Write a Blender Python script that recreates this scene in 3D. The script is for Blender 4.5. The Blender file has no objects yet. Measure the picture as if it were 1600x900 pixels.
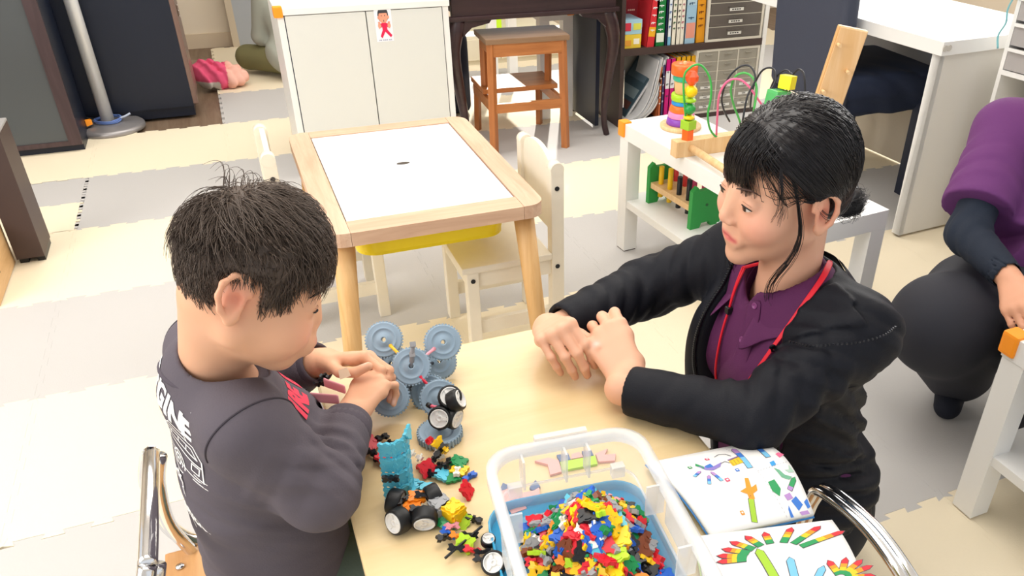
import bpy, bmesh, math, random
import numpy as np
from mathutils import Vector, Matrix

# ---------------------------------------------------------------- camera, light, exposure
SC = bpy.context.scene
COL = SC.collection
F_PX, PPX, PPY = 1272.41, 936.62, 516.17           # focal length and principal point for a 1600x900 frame
PITCH, ROLL, YAW, CAM_H = 0.558025, -0.0236751, 0.429117, 1.277168


def cam_axes():
    cy, sy, cp, sp = math.cos(YAW), math.sin(YAW), math.cos(PITCH), math.sin(PITCH)
    fw = np.array([sy*cp, cy*cp, -sp]); rt = np.array([cy, -sy, 0.]); dn = np.cross(fw, rt)
    c, s = math.cos(ROLL), math.sin(ROLL)
    return c*rt + s*dn, -s*rt + c*dn, fw


RT, DN, FW = cam_axes()
cam = bpy.data.cameras.new('camera'); cam_ob = bpy.data.objects.new('camera', cam); COL.objects.link(cam_ob)
cam.sensor_width = 36.0; cam.sensor_fit = 'HORIZONTAL'; cam.lens = F_PX/1600*36
cam.shift_x = (800-PPX)/1600; cam.shift_y = (PPY-450)/1600
cam.clip_start = 0.05; cam.clip_end = 60
m4 = Matrix.Identity(4)
for i in range(3):
    m4[i][0], m4[i][1], m4[i][2] = RT[i], -DN[i], -FW[i]
m4[2][3] = CAM_H
cam_ob.matrix_world = m4
SC.camera = cam_ob


def srgb(h):
    h = h.lstrip('#'); out = []
    for i in (0, 2, 4):
        c = int(h[i:i+2], 16)/255
        out.append(c/12.92 if c <= .04045 else ((c+.055)/1.055)**2.4)
    return tuple(out)


wd = bpy.data.worlds.new('daylight'); SC.world = wd; wd.use_nodes = True
wd.node_tree.nodes['Background'].inputs[0].default_value = (0.93, 0.96, 1.0, 1)
wd.node_tree.nodes['Background'].inputs[1].default_value = 1.0
SC.view_settings.view_transform = 'Standard'; SC.view_settings.look = 'None'
SC.view_settings.gamma = 1.0; SC.view_settings.use_curve_mapping = False
SC.view_settings.exposure = -0.13
try:
    SC.cycles.use_denoising = True
    SC.cycles.max_bounces = 8; SC.cycles.transparent_max_bounces = 12
    SC.cycles.sample_clamp_indirect = 6
except Exception:
    pass


def area_light(name, loc, target, sx, sy, watts, color=(1, 1, 1)):
    l = bpy.data.lights.new(name, 'AREA'); l.shape = 'RECTANGLE'; l.size = sx; l.size_y = sy
    l.energy = watts; l.color = color
    o = bpy.data.objects.new(name, l); COL.objects.link(o); o.location = loc
    d = Vector(target)-Vector(loc); o.rotation_euler = d.to_track_quat('-Z', 'Y').to_euler()
    return o


sun = bpy.data.lights.new('sun', 'SUN'); sun.energy = 6.5; sun.angle = math.radians(1.2); sun.color = (1, .95, .86)
sun_ob = bpy.data.objects.new('sun', sun); COL.objects.link(sun_ob)
sun_ob.rotation_euler = Vector((-.34, -.80, -.50)).to_track_quat('-Z', 'Y').to_euler()
# soft overhead fill added without any fittings, and the two window walls (the windows themselves lie outside the frame)
area_light('ceiling_fill_light', (0.3, 1.2, 2.42), (0.3, 1.2, 0), 2.2, 1.2, 34, (1, .97, .93))
area_light('ceiling_fill_light', (0.6, 3.6, 2.42), (0.6, 3.6, 0), 2.6, 1.2, 56, (1, .97, .93))
area_light('window_light', (3.7, 3.2, 1.9), (0.4, 1.2, .6), 2.4, 1.5, 75, (1, .98, .95))
area_light('window_light', (-2.0, 1.2, 1.6), (-0.5, 1.8, 0.0), 2.0, 1.4, 55, (1, .98, .95))

# ---------------------------------------------------------------- helpers
rnd = random.Random(7)
_M = {}


def mat(name, hexcol, rough=.5, metal=0., spec=.5, bump=None, vary=None, trans=0., ior=1.45, alpha=1., sheen=0., vcol=False, coat=0., sss=0.):
    """plain principled material; bump=(scale, strength), vary=(scale, amount)"""
    if name in _M: return _M[name]
    m = bpy.data.materials.new(name); m.use_nodes = True; nt = m.node_tree; n = nt.nodes; L = nt.links
    b = n['Principled BSDF']; c = srgb(hexcol)
    b.inputs['Base Color'].default_value = (*c, 1); b.inputs['Roughness'].default_value = rough
    b.inputs['Metallic'].default_value = metal; b.inputs['Specular IOR Level'].default_value = spec
    b.inputs['IOR'].default_value = ior
    if trans: b.inputs['Transmission Weight'].default_value = trans
    if alpha < 1: b.inputs['Alpha'].default_value = alpha
    if sheen: b.inputs['Sheen Weight'].default_value = sheen
    if coat: b.inputs['Coat Weight'].default_value = coat
    if sss:
        b.inputs['Subsurface Weight'].default_value = sss; b.inputs['Subsurface Radius'].default_value = (.012, .005, .003)
        b.inputs['Subsurface Scale'].default_value = .6
    tc = n.new('ShaderNodeTexCoord'); src = None
    if vcol:
        a = n.new('ShaderNodeVertexColor'); a.layer_name = 'Col'; src = a.outputs['Color']; L.new(src, b.inputs['Base Color'])
    if vary:
        t = n.new('ShaderNodeTexNoise'); t.inputs['Scale'].default_value = vary[0]; t.inputs['Detail'].default_value = 4
        L.new(tc.outputs['Object'], t.inputs['Vector'])
        mr = n.new('ShaderNodeMapRange'); mr.inputs['To Min'].default_value = 1-vary[1]; mr.inputs['To Max'].default_value = 1+vary[1]
        L.new(t.outputs['Fac'], mr.inputs['Value'])
        mx = n.new('ShaderNodeVectorMath'); mx.operation = 'MULTIPLY'
        if src: L.new(src, mx.inputs[0])
        else: mx.inputs[0].default_value = c
        L.new(mr.outputs['Result'], mx.inputs[1]); L.new(mx.outputs[0], b.inputs['Base Color'])
    if bump:
        t = n.new('ShaderNodeTexNoise'); t.inputs['Scale'].default_value = bump[0]; t.inputs['Detail'].default_value = 3
        L.new(tc.outputs['Object'], t.inputs['Vector'])
        bp = n.new('ShaderNodeBump'); bp.inputs['Strength'].default_value = bump[1]; bp.inputs['Distance'].default_value = .002
        L.new(t.outputs['Fac'], bp.inputs['Height']); L.new(bp.outputs['Normal'], b.inputs['Normal'])
    _M[name] = m
    return m


def wood(name, h1, h2, axis=0, scale=9., rough=.45, stretch=.08):
    """grain running along an axis of the object"""
    if name in _M: return _M[name]
    m = bpy.data.materials.new(name); m.use_nodes = True; nt = m.node_tree; n = nt.nodes; L = nt.links
    b = n['Principled BSDF']; b.inputs['Roughness'].default_value = rough
    tc = n.new('ShaderNodeTexCoord'); mp = n.new('ShaderNodeMapping')
    s = [scale*4]*3; s[axis] = scale*4*stretch; mp.inputs['Scale'].default_value = s
    L.new(tc.outputs['Object'], mp.inputs['Vector'])
    t = n.new('ShaderNodeTexNoise'); t.inputs['Scale'].default_value = 1.6; t.inputs['Detail'].default_value = 6; t.inputs['Roughness'].default_value = .65
    t.inputs['Distortion'].default_value = .6
    L.new(mp.outputs['Vector'], t.inputs['Vector'])
    r = n.new('ShaderNodeValToRGB'); r.color_ramp.elements[0].color = (*srgb(h1), 1); r.color_ramp.elements[1].color = (*srgb(h2), 1)
    r.color_ramp.elements[0].position = .34; r.color_ramp.elements[1].position = .66
    L.new(t.outputs['Fac'], r.inputs['Fac']); L.new(r.outputs['Color'], b.inputs['Base Color'])
    bp = n.new('ShaderNodeBump'); bp.inputs['Strength'].default_value = .15; bp.inputs['Distance'].default_value = .001
    L.new(t.outputs['Fac'], bp.inputs['Height']); L.new(bp.outputs['Normal'], b.inputs['Normal'])
    _M[name] = m
    return m


def link(name, me, parent=None, mats=None):
    o = bpy.data.objects.new(name, me); COL.objects.link(o)
    if parent is not None: o.parent = parent
    for m in (mats or []): me.materials.append(m)
    return o


class MB:
    """collects shapes and links them as one mesh object"""
    def __init__(s): s.v = []; s.f = []; s.mi = []; s.sm = []; s.cur = 0; s.T = None; s.smooth = False
    def at(s, T): s.T = T; return s
    def mat(s, i): s.cur = i; return s
    def add(s, vs, fs, smooth=None):
        k = len(s.v)
        if s.T is not None: vs = [tuple(s.T @ Vector(v)) for v in vs]
        s.v += [tuple(v) for v in vs]
        for f in fs:
            s.f.append(tuple(k+i for i in f)); s.mi.append(s.cur); s.sm.append(s.smooth if smooth is None else smooth)
        return s
    def box(s, x0, y0, z0, x1, y1, z1, b=0.):
        if b <= 0:
            v = [(x0, y0, z0), (x1, y0, z0), (x1, y1, z0), (x0, y1, z0), (x0, y0, z1), (x1, y0, z1), (x1, y1, z1), (x0, y1, z1)]
            return s.add(v, [(3, 2, 1, 0), (4, 5, 6, 7), (0, 1, 5, 4), (1, 2, 6, 5), (2, 3, 7, 6), (3, 0, 4, 7)], False)
        bm = bmesh.new(); bmesh.ops.create_cube(bm, size=1)
        for w in bm.verts: w.co = Vector(((x0+x1)/2+w.co.x*(x1-x0), (y0+y1)/2+w.co.y*(y1-y0), (z0+z1)/2+w.co.z*(z1-z0)))
        b = min(b, .49*min(abs(x1-x0), abs(y1-y0), abs(z1-z0)))
        bmesh.ops.bevel(bm, geom=bm.edges[:], offset=b, segments=2, affect='EDGES', profile=.7)
        s.bm(bm); return s
    def bm(s, bm, smooth=False):
        bm.verts.index_update()
        s.add([tuple(v.co) for v in bm.verts], [tuple(v.index for v in f.verts) for f in bm.faces], smooth); bm.free(); return s
    def tube(s, pts, r, n=8, closed=False, caps=True, flat=None):
        P = [Vector(p) for p in pts]; N = len(P); rs = r if hasattr(r, '__len__') else [r]*N
        vs = []; up = None
        for i in range(N):
            if closed: t = P[(i+1) % N]-P[i-1]
            else: t = P[min(i+1, N-1)]-P[max(i-1, 0)]
            t.normalize()
            if up is None:
                a = Vector((0, 0, 1)) if abs(t.z) < .9 else Vector((1, 0, 0)); up = (a-t*a.dot(t)).normalized()
            else:
                up = (up-t*up.dot(t)); up = up.normalized() if up.length > 1e-6 else Vector((1, 0, 0))
            sd = t.cross(up)
            for k in range(n):
                a = 2*math.pi*k/n; q = (flat or 1.)
                vs.append(P[i]+sd*(math.cos(a)*rs[i])+up*(math.sin(a)*rs[i]*q))
        fs = []
        for i in range(N if closed else N-1):
            j = (i+1) % N
            for k in range(n):
                fs.append((i*n+k, i*n+(k+1) % n, j*n+(k+1) % n, j*n+k))
        if caps and not closed: fs += [tuple(range(n-1, -1, -1)), tuple((N-1)*n+k for k in range(n))]
        return s.add(vs, fs, n > 5)
    def lathe(s, prof, n=24, c=(0, 0, 0), ax=None, smooth=True):
        """profile of (radius, height) turned about z (or axis ax) through c"""
        R = Matrix.Identity(3)
        if ax is not None: R = Vector(ax).normalized().to_track_quat('Z', 'Y').to_matrix()
        c = Vector(c); vs = []; fs = []
        for (r, z) in prof:
            for k in range(n):
                a = 2*math.pi*k/n; vs.append(c+R @ Vector((r*math.cos(a), r*math.sin(a), z)))
        for i in range(len(prof)-1):
            for k in range(n): fs.append((i*n+k, i*n+(k+1) % n, (i+1)*n+(k+1) % n, (i+1)*n+k))
        s.add(vs, fs, smooth)
        m = len(s.v)-len(vs)
        if tuple(prof[0]) == tuple(prof[-1]): return s
        if prof[0][0] > 1e-6: s.f.append(tuple(m+k for k in range(n-1, -1, -1))); s.mi.append(s.cur); s.sm.append(False)
        if prof[-1][0] > 1e-6: s.f.append(tuple(m+(len(prof)-1)*n+k for k in range(n))); s.mi.append(s.cur); s.sm.append(False)
        return s
    def cyl(s, c, ax, r, h, n=20, r2=None):
        return s.lathe([(r, 0), (r if r2 is None else r2, h)], n, c, ax)
    def prism(s, poly, z0, z1):
        """outline in xy raised from z0 to z1"""
        n = len(poly)
        vs = [(x, y, z0) for x, y in poly]+[(x, y, z1) for x, y in poly]
        return s.add(vs, [tuple(range(n-1, -1, -1)), tuple(range(n, 2*n))]+[(i, (i+1) % n, n+(i+1) % n, n+i) for i in range(n)], False)
    def mesh(s, name):
        me = bpy.data.meshes.new(name); me.from_pydata(s.v, [], s.f)
        me.polygons.foreach_set('material_index', s.mi); me.polygons.foreach_set('use_smooth', s.sm); me.update(); return me
    def build(s, name, m, parent=None):
        return link(name, s.mesh(name), parent, m if isinstance(m, (list, tuple)) else [m])


def tag(o, label, cat, group=None):
    o['label'] = label; o['category'] = cat
    if group: o['group'] = group
    return o


def thing(name, label, cat, loc=(0, 0, 0), rz=0., group=None):
    o = bpy.data.objects.new(name, None); COL.objects.link(o); o.empty_display_size = .05
    o.location = loc; o.rotation_euler = (0, 0, rz)
    return tag(o, label, cat, group)


def structure(o): o['kind'] = 'structure'; return o


def dup(o, parent=None):
    c = o.copy(); COL.objects.link(c); c.parent = parent
    for ch in list(o.children): dup(ch, c)
    return c


def TR(loc=(0, 0, 0), rz=0., rx=0., ry=0.):
    return Matrix.Translation(loc) @ Matrix.Rotation(rz, 4, 'Z') @ Matrix.Rotation(ry, 4, 'Y') @ Matrix.Rotation(rx, 4, 'X')


def bez(pts, n=8):
    """Catmull-Rom through points"""
    P = [np.array(p, float) for p in pts]; P = [2*P[0]-P[1]]+P+[2*P[-1]-P[-2]]; out = []
    for i in range(1, len(P)-2):
        for k in range(n):
            t = k/n; a, b, c, d = P[i-1:i+3]
            out.append(tuple(.5*((2*b)+(c-a)*t+(2*a-5*b+4*c-d)*t*t+(-a+3*b-3*c+d)*t**3)))
    out.append(tuple(P[-2])); return out


# ---------------------------------------------------------------- implicit bodies (smooth unions polygonised by surface nets)
_ng = np.random.default_rng(3)
_nk = _ng.normal(size=(10, 3)); _nk /= np.linalg.norm(_nk, axis=1)[:, None]; _np = _ng.uniform(0, 6.28, 10); _nf = _ng.uniform(.6, 1.7, 10)


def wob(P, scale):
    """cheap smooth noise about -1..1"""
    out = np.zeros(len(P))
    for k, ph, f in zip(_nk, _np, _nf): out += np.sin(P @ k*(scale*f)+ph)
    return out/4.


class SDF:
    def __init__(s): s.ops = []; s.folds = []
    def _add(s, fn, lo, hi, k, sub):
        s.ops.append((fn, np.array(lo, float), np.array(hi, float), k, sub)); return s
    def cone(s, a, b, r1, r2=None, k=.012, sub=False):
        a = np.array(a, float); b = np.array(b, float); r2 = r1 if r2 is None else r2; ab = b-a; l2 = max(ab @ ab, 1e-12)
        def fn(P):
            t = np.clip((P-a) @ ab/l2, 0, 1); return np.linalg.norm(P-a-t[:, None]*ab, axis=1)-(r1+(r2-r1)*t)
        R = max(r1, r2); return s._add(fn, np.minimum(a, b)-R, np.maximum(a, b)+R, k, sub)
    def ell(s, c, r, R=None, k=.012, sub=False):
        c = np.array(c, float); r = np.array(r, float); Rm = np.eye(3) if R is None else np.array(R, float)
        def fn(P):
            q = (P-c) @ Rm; k0 = np.linalg.norm(q/r, axis=1); k1 = np.linalg.norm(q/(r*r), axis=1)
            return np.where(k1 > 1e-9, k0*(k0-1)/np.maximum(k1, 1e-9), -r.min())
        e = np.sqrt(((Rm*r)**2).sum(1)); return s._add(fn, c-e, c+e, k, sub)
    def rbox(s, c, h, R=None, rd=.01, k=.01, sub=False):
        c = np.array(c, float); h = np.array(h, float)-rd; Rm = np.eye(3) if R is None else np.array(R, float)
        def fn(P):
            q = np.abs((P-c) @ Rm)-h; return np.linalg.norm(np.maximum(q, 0), axis=1)+np.minimum(q.max(1), 0)-rd
        e = (np.abs(Rm)*(h+rd)).sum(1); return s._add(fn, c-e, c+e, k, sub)
    def plane(s, c, n, k=.003):
        """keep the side that n points away from"""
        c = np.array(c, float); n = np.array(n, float); n /= np.linalg.norm(n)
        return s._add(lambda P: -((P-c) @ n), (-9, -9, -9), (9, 9, 9), k, True)
    def custom(s, fn, lo, hi, k=.01, sub=False): return s._add(fn, lo, hi, k, sub)
    def fold(s, c, R, d, lam, amp, warp=.5):
        d = np.array(d, float); d /= np.linalg.norm(d); s.folds.append((np.array(c, float), R, d, lam, amp, warp)); return s
    def __call__(s, P, cull=True):
        D = np.full(len(P), 1e3)
        for fn, lo, hi, k, sub in s.ops:
            m = k+.03
            if cull:
                idx = np.nonzero(((P > lo-m) & (P < hi+m)).all(1))[0]
                if not len(idx): continue
            else: idx = slice(None)
            d = fn(P[idx]); o = D[idx]
            if sub: d = -d; h = np.maximum(k-np.abs(o-d), 0)/k; D[idx] = np.maximum(o, d)+h*h*k*.25
            else: h = np.maximum(k-np.abs(o-d), 0)/k; D[idx] = np.minimum(o, d)-h*h*k*.25
        for c, R, d, lam, amp, warp in s.folds:
            q = P-c; r2 = (q*q).sum(1)/(R*R); idx = np.nonzero((r2 < 4) & (np.abs(D) < .05))[0]
            if len(idx):
                w = np.exp(-r2[idx]*1.6); ph = (q[idx] @ d)/lam*6.283+warp*3*wob(P[idx], 9.)
                sn = np.sin(ph); D[idx] -= amp*w*(np.abs(sn)*2-1 if warp < 0 else sn+.35*np.sin(2.3*ph+1.1))
        return D
    def bounds(s):
        lo = np.min([o[1] for o in s.ops if not o[4]], 0)-.02; hi = np.max([o[2] for o in s.ops if not o[4]], 0)+.02; return lo, hi


def nets(f, h, lo=None, hi=None, relax=2):
    """surface nets over the blocks that the surface passes"""
    if lo is None: lo, hi = f.bounds()
    lo = np.array(lo, float); hi = np.array(hi, float); B = 8; H = h*B
    nb = np.maximum(np.ceil((hi-lo)/H).astype(int), 1)
    g = np.stack(np.meshgrid(*[np.arange(k) for k in nb], indexing='ij'), -1).reshape(-1, 3)
    d = f(lo+(g+.5)*H, cull=False); g = g[np.abs(d) < H*1.45]
    if not len(g): return np.zeros((0, 3)), np.zeros((0, 4), int)
    o = np.stack(np.meshgrid(*[np.arange(B+1)]*3, indexing='ij'), -1).reshape(-1, 3)
    N = nb*B+2; V = []; ids = []; E = []
    for c0 in range(0, len(g), 400):
        gb = g[c0:c0+400]; pts = gb[:, None]*B+o[None]
        val = f((lo+pts.reshape(-1, 3)*h)).reshape(-1, B+1, B+1, B+1)
        sg = val < 0; cnt = np.zeros(val.shape[:1]+(B, B, B), int); acc = np.zeros(cnt.shape+(3,)); ne = np.zeros(cnt.shape)
        off = [(i, j, k) for i in (0, 1) for j in (0, 1) for k in (0, 1)]
        sl = lambda A, t: A[:, t[0]:t[0]+B, t[1]:t[1]+B, t[2]:t[2]+B]
        for t in off: cnt += sl(sg, t)
        for t in off:
            for ax in range(3):
                if t[ax]: continue
                u = list(t); u[ax] = 1; a, b = sl(val, t), sl(val, u); cr = (a < 0) != (b < 0)
                tt = np.where(cr, a/np.where(np.abs(a-b) < 1e-12, 1, a-b), 0)
                for q in range(3): acc[..., q] += np.where(cr, t[q]+(tt if q == ax else 0), 0)
                ne += cr
        act = (cnt > 0) & (cnt < 8); w = np.argwhere(act)
        cell = gb[w[:, 0]]*B+w[:, 1:]; p = acc[act]/ne[act][:, None]
        V.append(lo+(cell+p)*h); ids.append((cell[:, 0]*N[1]+cell[:, 1])*N[2]+cell[:, 2])
        for ax in range(3):
            a = sg[:, :B, :B, :B]; u = [slice(0, B)]*3; u[ax] = slice(1, B+1); b = sg[:, u[0], u[1], u[2]]
            w = np.argwhere(a != b)
            if len(w):
                cc = gb[w[:, 0]]*B+w[:, 1:]; E.append(np.concatenate([cc, np.full((len(cc), 1), ax), a[tuple(w.T)][:, None]], 1))
    V = np.concatenate(V); ids = np.concatenate(ids); E = np.concatenate(E)
    od = np.argsort(ids); sid = ids[od]; Q = []
    for ax in range(3):
        e = E[E[:, 3] == ax]; a1, a2 = (ax+1) % 3, (ax+2) % 3; q = []
        for d1, d2 in ((0, 0), (-1, 0), (-1, -1), (0, -1)):
            c = e[:, :3].copy(); c[:, a1] += d1; c[:, a2] += d2
            k = (c[:, 0]*N[1]+c[:, 1])*N[2]+c[:, 2]; j = np.clip(np.searchsorted(sid, k), 0, len(sid)-1)
            q.append(np.where((sid[j] == k) & (c >= 0).all(1), od[j], -1))
        q = np.stack(q, 1); fl = e[:, 4] == 1; q[~fl] = q[~fl][:, ::-1]; Q.append(q[(q >= 0).all(1)])
    Q = np.concatenate(Q)
    for _ in range(relax):
        s = np.zeros_like(V); n = np.zeros(len(V))
        for i in range(4):
            for j in ((i+1) % 4, (i+3) % 4):
                np.add.at(s, Q[:, i], V[Q[:, j]]); np.add.at(n, Q[:, i], 1)
        V = np.where(n[:, None] > 0, .5*V+.5*s/np.maximum(n, 1)[:, None], V)
    return V, Q


def net_mesh(name, V, Q, org=(0, 0, 0), color=None):
    me = bpy.data.meshes.new(name); n = len(V); V = V-np.array(org)
    me.vertices.add(n); me.vertices.foreach_set('co', V.astype(np.float32).ravel())
    me.loops.add(len(Q)*4); me.loops.foreach_set('vertex_index', Q.astype(np.int32).ravel())
    me.polygons.add(len(Q)); me.polygons.foreach_set('loop_start', np.arange(0, len(Q)*4, 4, dtype=np.int32))
    me.polygons.foreach_set('use_smooth', np.ones(len(Q), bool)); me.update(calc_edges=True)
    if color is not None:
        a = me.color_attributes.new('Col', 'FLOAT_COLOR', 'POINT')
        a.data.foreach_set('color', np.concatenate([color, np.ones((n, 1))], 1).astype(np.float32).ravel())
    return me


def strands(name, paths, r0, m, parent, org, taper=.25, n=3):
    """paths: (S, K, 3) array; thin tapering tubes joined into one mesh"""
    S, K, _ = paths.shape; P = paths-np.array(org)
    T = np.gradient(P, axis=1); T /= np.maximum(np.linalg.norm(T, axis=2, keepdims=True), 1e-9)
    a = np.where(np.abs(T[..., 2:3]) < .8, np.array([0, 0, 1.]), np.array([1., 0, 0])); U = np.cross(T, a); U /= np.linalg.norm(U, axis=2, keepdims=True); W = np.cross(T, U)
    rr = r0*(1-(1-taper)*np.linspace(0, 1, K)**1.5); rr = np.broadcast_to(np.asarray(rr), (S, K)) if np.ndim(r0) == 0 else rr
    an = 2*np.pi*np.arange(n)/n
    V = P[:, :, None, :]+(U[:, :, None]*np.cos(an)[:, None]+W[:, :, None]*np.sin(an)[:, None])*rr[..., None, None]
    s, k, j = np.meshgrid(np.arange(S), np.arange(K-1), np.arange(n), indexing='ij'); i0 = (s*K+k)*n
    Q = np.stack([i0+j, i0+(j+1) % n, i0+n+(j+1) % n, i0+n+j], -1).reshape(-1, 4)
    me = net_mesh(name, V.reshape(-1, 3), Q); return link(name, me, parent, [m])


def ray(u, v): return FW+RT*((u-PPX)/F_PX)+DN*((v-PPY)/F_PX)
def on_z(u, v, z): d = ray(u, v); return np.array([0, 0, CAM_H])+d*((z-CAM_H)/d[2])
def on_y(u, v, y): d = ray(u, v); return np.array([0, 0, CAM_H])+d*(y/d[1])
def on_d(u, v, dep): return np.array([0, 0, CAM_H])+ray(u, v)*dep


# ---------------------------------------------------------------- floor, mats and walls
CREAM = mat('foam_cream', '#ecdfc4', .75, spec=.25, bump=(260, .25), vary=(1.2, .03))
GREY = mat('foam_grey', '#bfbcb9', .75, spec=.25, bump=(260, .25), vary=(1.2, .03))
WALLM = mat('wall_paint', '#e9dcc8', .8, vary=(2, .02))
floor = structure(MB().box(-2.4, -1.2, -.06, 4.6, 6.3, -.014).build('floor', wood('floor_wood', '#6d5644', '#84705c', 1, 5), None))
G = .5430


def jig(p0, p1, n=6, dp=.013):
    (x0, y0), (x1, y1) = p0, p1; dx, dy = (x1-x0), (y1-y0); L = math.hypot(dx, dy); tx, ty = dx/L, dy/L; nx, ny = -ty, tx
    out = []; st = L/n
    for i in range(n):
        for a, h in ((.24, 0), (.18, 1), (.82, 1), (.76, 0)):
            s = (i+a)*st; out.append((x0+tx*s+nx*(h-.5)*dp, y0+ty*s+ny*(h-.5)*dp))
    return out


def tile_mesh(g=G, gap=.0006):
    a = g; bt = jig((0, 0), (a, 0)); tp = [(x, y+a) for x, y in bt]; lf = jig((0, 0), (0, a)); rt = [(x+a, y) for x, y in lf]
    poly = [(0, 0)]+bt+[(a, 0)]+rt+[(a, a)]+tp[::-1]+[(0, a)]+lf[::-1]
    return MB().prism([(x*(1-gap), y*(1-gap)) for x, y in poly], -.0135, 0.).mesh('foam_tile')


T_CREAM = tile_mesh(); T_GREY = T_CREAM.copy(); T_CREAM.materials.append(CREAM); T_GREY.materials.append(GREY)
yy = {k: 1.556+G*k for k in range(0, 9)}
rows = [(-.90, .58, 'c'), (-.29, .60, 'g'), (.31, .61, 'c'), (.92, .636, 'g')]+[(yy[k], G, 'cg'[k % 2]) for k in range(0, 8)]
for ri, (y0, hh, c) in enumerate(rows):
    k = ri-4
    off = -.614 if k >= 0 else -.614-.2715
    for j in range(-1, 8):
        x0 = off+G*j
        if k >= 5 and j < 1 or x0 > 3.2: continue
        parts = [(y0, hh, c)]
        if k == 3 and j < 0: parts = [(y0, hh/2, 'c'), (y0+hh/2, hh/2, 'g')]
        if k >= 6: parts = [(y0, hh, 'c')]
        for (ya, ha, cc) in parts:
            o = link('foam_tile', T_CREAM if cc == 'c' else T_GREY, floor); o.location = (x0, ya, 0); o.scale = (1, ha/G, 1)
structure(MB().box(-2.3, 6.0, -.06, 1.75, 6.1, 2.5).box(2.9, 6.0, -.06, 4.6, 6.1, 2.5).box(1.75, 6.0, -.06, 2.9, 6.1, .75).box(1.75, 6.0, 2.0, 2.9, 6.1, 2.5).build('wall_back', WALLM))
structure(MB().box(-2.4, -1.2, -.06, -2.3, 6.1, .7).box(-2.4, -1.2, 2.2, -2.3, 6.1, 2.5).box(-2.4, 3.2, .7, -2.3, 6.1, 2.2).build('wall_left', WALLM))
structure(MB().box(4.5, -1.2, -.06, 4.6, 6.1, .7).box(4.5, -1.2, 2.2, 4.6, 6.1, 2.5).build('wall_right', WALLM))
structure(MB().box(-2.4, -1.2, 2.5, 4.6, 6.1, 2.6).build('ceiling', mat('ceiling_paint', '#f4f2ee', .85)))
structure(MB().box(-2.3, 5.985, -.014, 3.0, 6.0, .075).build('baseboard_back', mat('baseboard', '#d8c6ad', .5)))
# grey sliding door leaf in the back wall behind the sitting grey figure
d1 = structure(MB().box(.10, 5.90, -.01, 1.0, 5.96, 2.0).build('door_1', mat('door_grey', '#a9adb2', .5)))
MB().box(.06, 5.89, -.01, .10, 5.985, 2.04).box(1.0, 5.89, -.01, 1.04, 5.985, 2.04).build('door_frame', mat('door_frame_beige', '#c8b9a2', .5), d1)

# ---------------------------------------------------------------- shared materials
WHITE = mat('white_laminate', '#eeedea', .35, vary=(3, .015))
OFFW = mat('worn_white_paint', '#e9e0cd', .45, vary=(22, .05), bump=(60, .1))
PINE = wood('pine_side', '#c9a184', '#ddbb9f', 1, 7, .5)
PINEX = wood('pine_end', '#c9a184', '#dab698', 0, 7, .5)
PINEZ = wood('pine_leg', '#d3a265', '#e3b980', 2, 7, .5)
ORANGE = mat('orange_guard', '#ff9a1f', .5)
DARKB = wood('dark_lacquer', '#2e1d1f', '#3f2a2b', 0, 4, .3)
CHROME = mat('chrome', '#e6e6e8', .12, 1.)
BLACK = mat('black_plastic', '#17181b', .35)
STEEL = mat('brushed_pole', '#e4e6e8', .32, .25)


# ---------------------------------------------------------------- pine children's table with white lids
def activity_table():
    t = thing('activity_table', 'pine framed children\'s table with two white lids and yellow trays below', 'table', (.385, 2.125, 0))
    W, D, Z = .265, .375, .48; q = .207
    def rr(x0, y0, x1, y1, cs, r=.045):
        out = []
        for (cx, cy, a0, on) in ((x1, y1, 0, cs[0]), (x0, y1, 90, cs[1]), (x0, y0, 180, cs[2]), (x1, y0, 270, cs[3])):
            if not on: out.append((cx, cy)); continue
            sx = -1 if a0 in (0, 270) else 1; sy = -1 if a0 in (0, 90) else 1
            for i in range(7):
                a = math.radians(a0+i*15); out.append((cx+sx*r+r*math.cos(a), cy+sy*r+r*math.sin(a)))
        return out
    def slab(poly, z0, z1):
        return MB().prism(poly, z0, z1)
    slab(rr(-W, -D, -q, D, (0, 1, 1, 0)), Z-.034, Z).build('side_rail', PINE, t)
    slab(rr(q, -D, W, D, (1, 0, 0, 1)), Z-.034, Z).build('side_rail', PINE, t)
    MB().box(-q+.0008, -D, Z-.034, q-.0008, -D+.068, Z-.0005).build('end_rail', PINEX, t)
    MB().box(-q+.0008, D-.052, Z-.034, q-.0008, D, Z-.0005).build('end_rail', PINEX, t)
    lidm = mat('white_lid', '#f1f3f5', .3)
    y0, y1 = -D+.0695, D-.0535; ym = (y0+y1)/2+.02
    MB().box(-q+.003, y0, Z-.012, q-.003, ym-.001, Z-.003, .0015).build('lid', lidm, t)
    MB().box(-q+.003, ym+.001, Z-.012, q-.003, y1, Z-.003, .0015).build('lid', lidm, t)
    MB().prism([(.018*math.cos(a*.5236), ym+.009*math.sin(a*.5236)) for a in range(12)], Z-.0032, Z-.0022).build('finger_hole', mat('dark_hole', '#4b4238', .8), t)
    for sx in (-1, 1):
        for sy in (-1, 1):
            a = (sx*(W-.045), sy*(D-.05), Z-.034); b = (sx*(W-.012), sy*(D-.012), 0)
            MB().tube([a, b], [.026, .021], 14).build('leg', PINEZ, t)
    for y in (-.15, .155):
        m = MB(); m.prism(rr(-.185, y-.14, .185, y+.14, (1, 1, 1, 1), .05), .372, .38)
        pr = rr(-.185, y-.14, .185, y+.14, (1, 1, 1, 1), .05); po = rr(-.203, y-.15, .203, y+.15, (1, 1, 1, 1), .055); n = len(pr)
        m.add([(x, yv, .38) for x, yv in pr]+[(x, yv, .462) for x, yv in po], [(i, (i+1) % n, n+(i+1) % n, n+i) for i in range(n)], True)
        m.build('tray', mat('yellow_plastic', '#f7dc10', .35), t)
    return t


activity_table()


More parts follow.
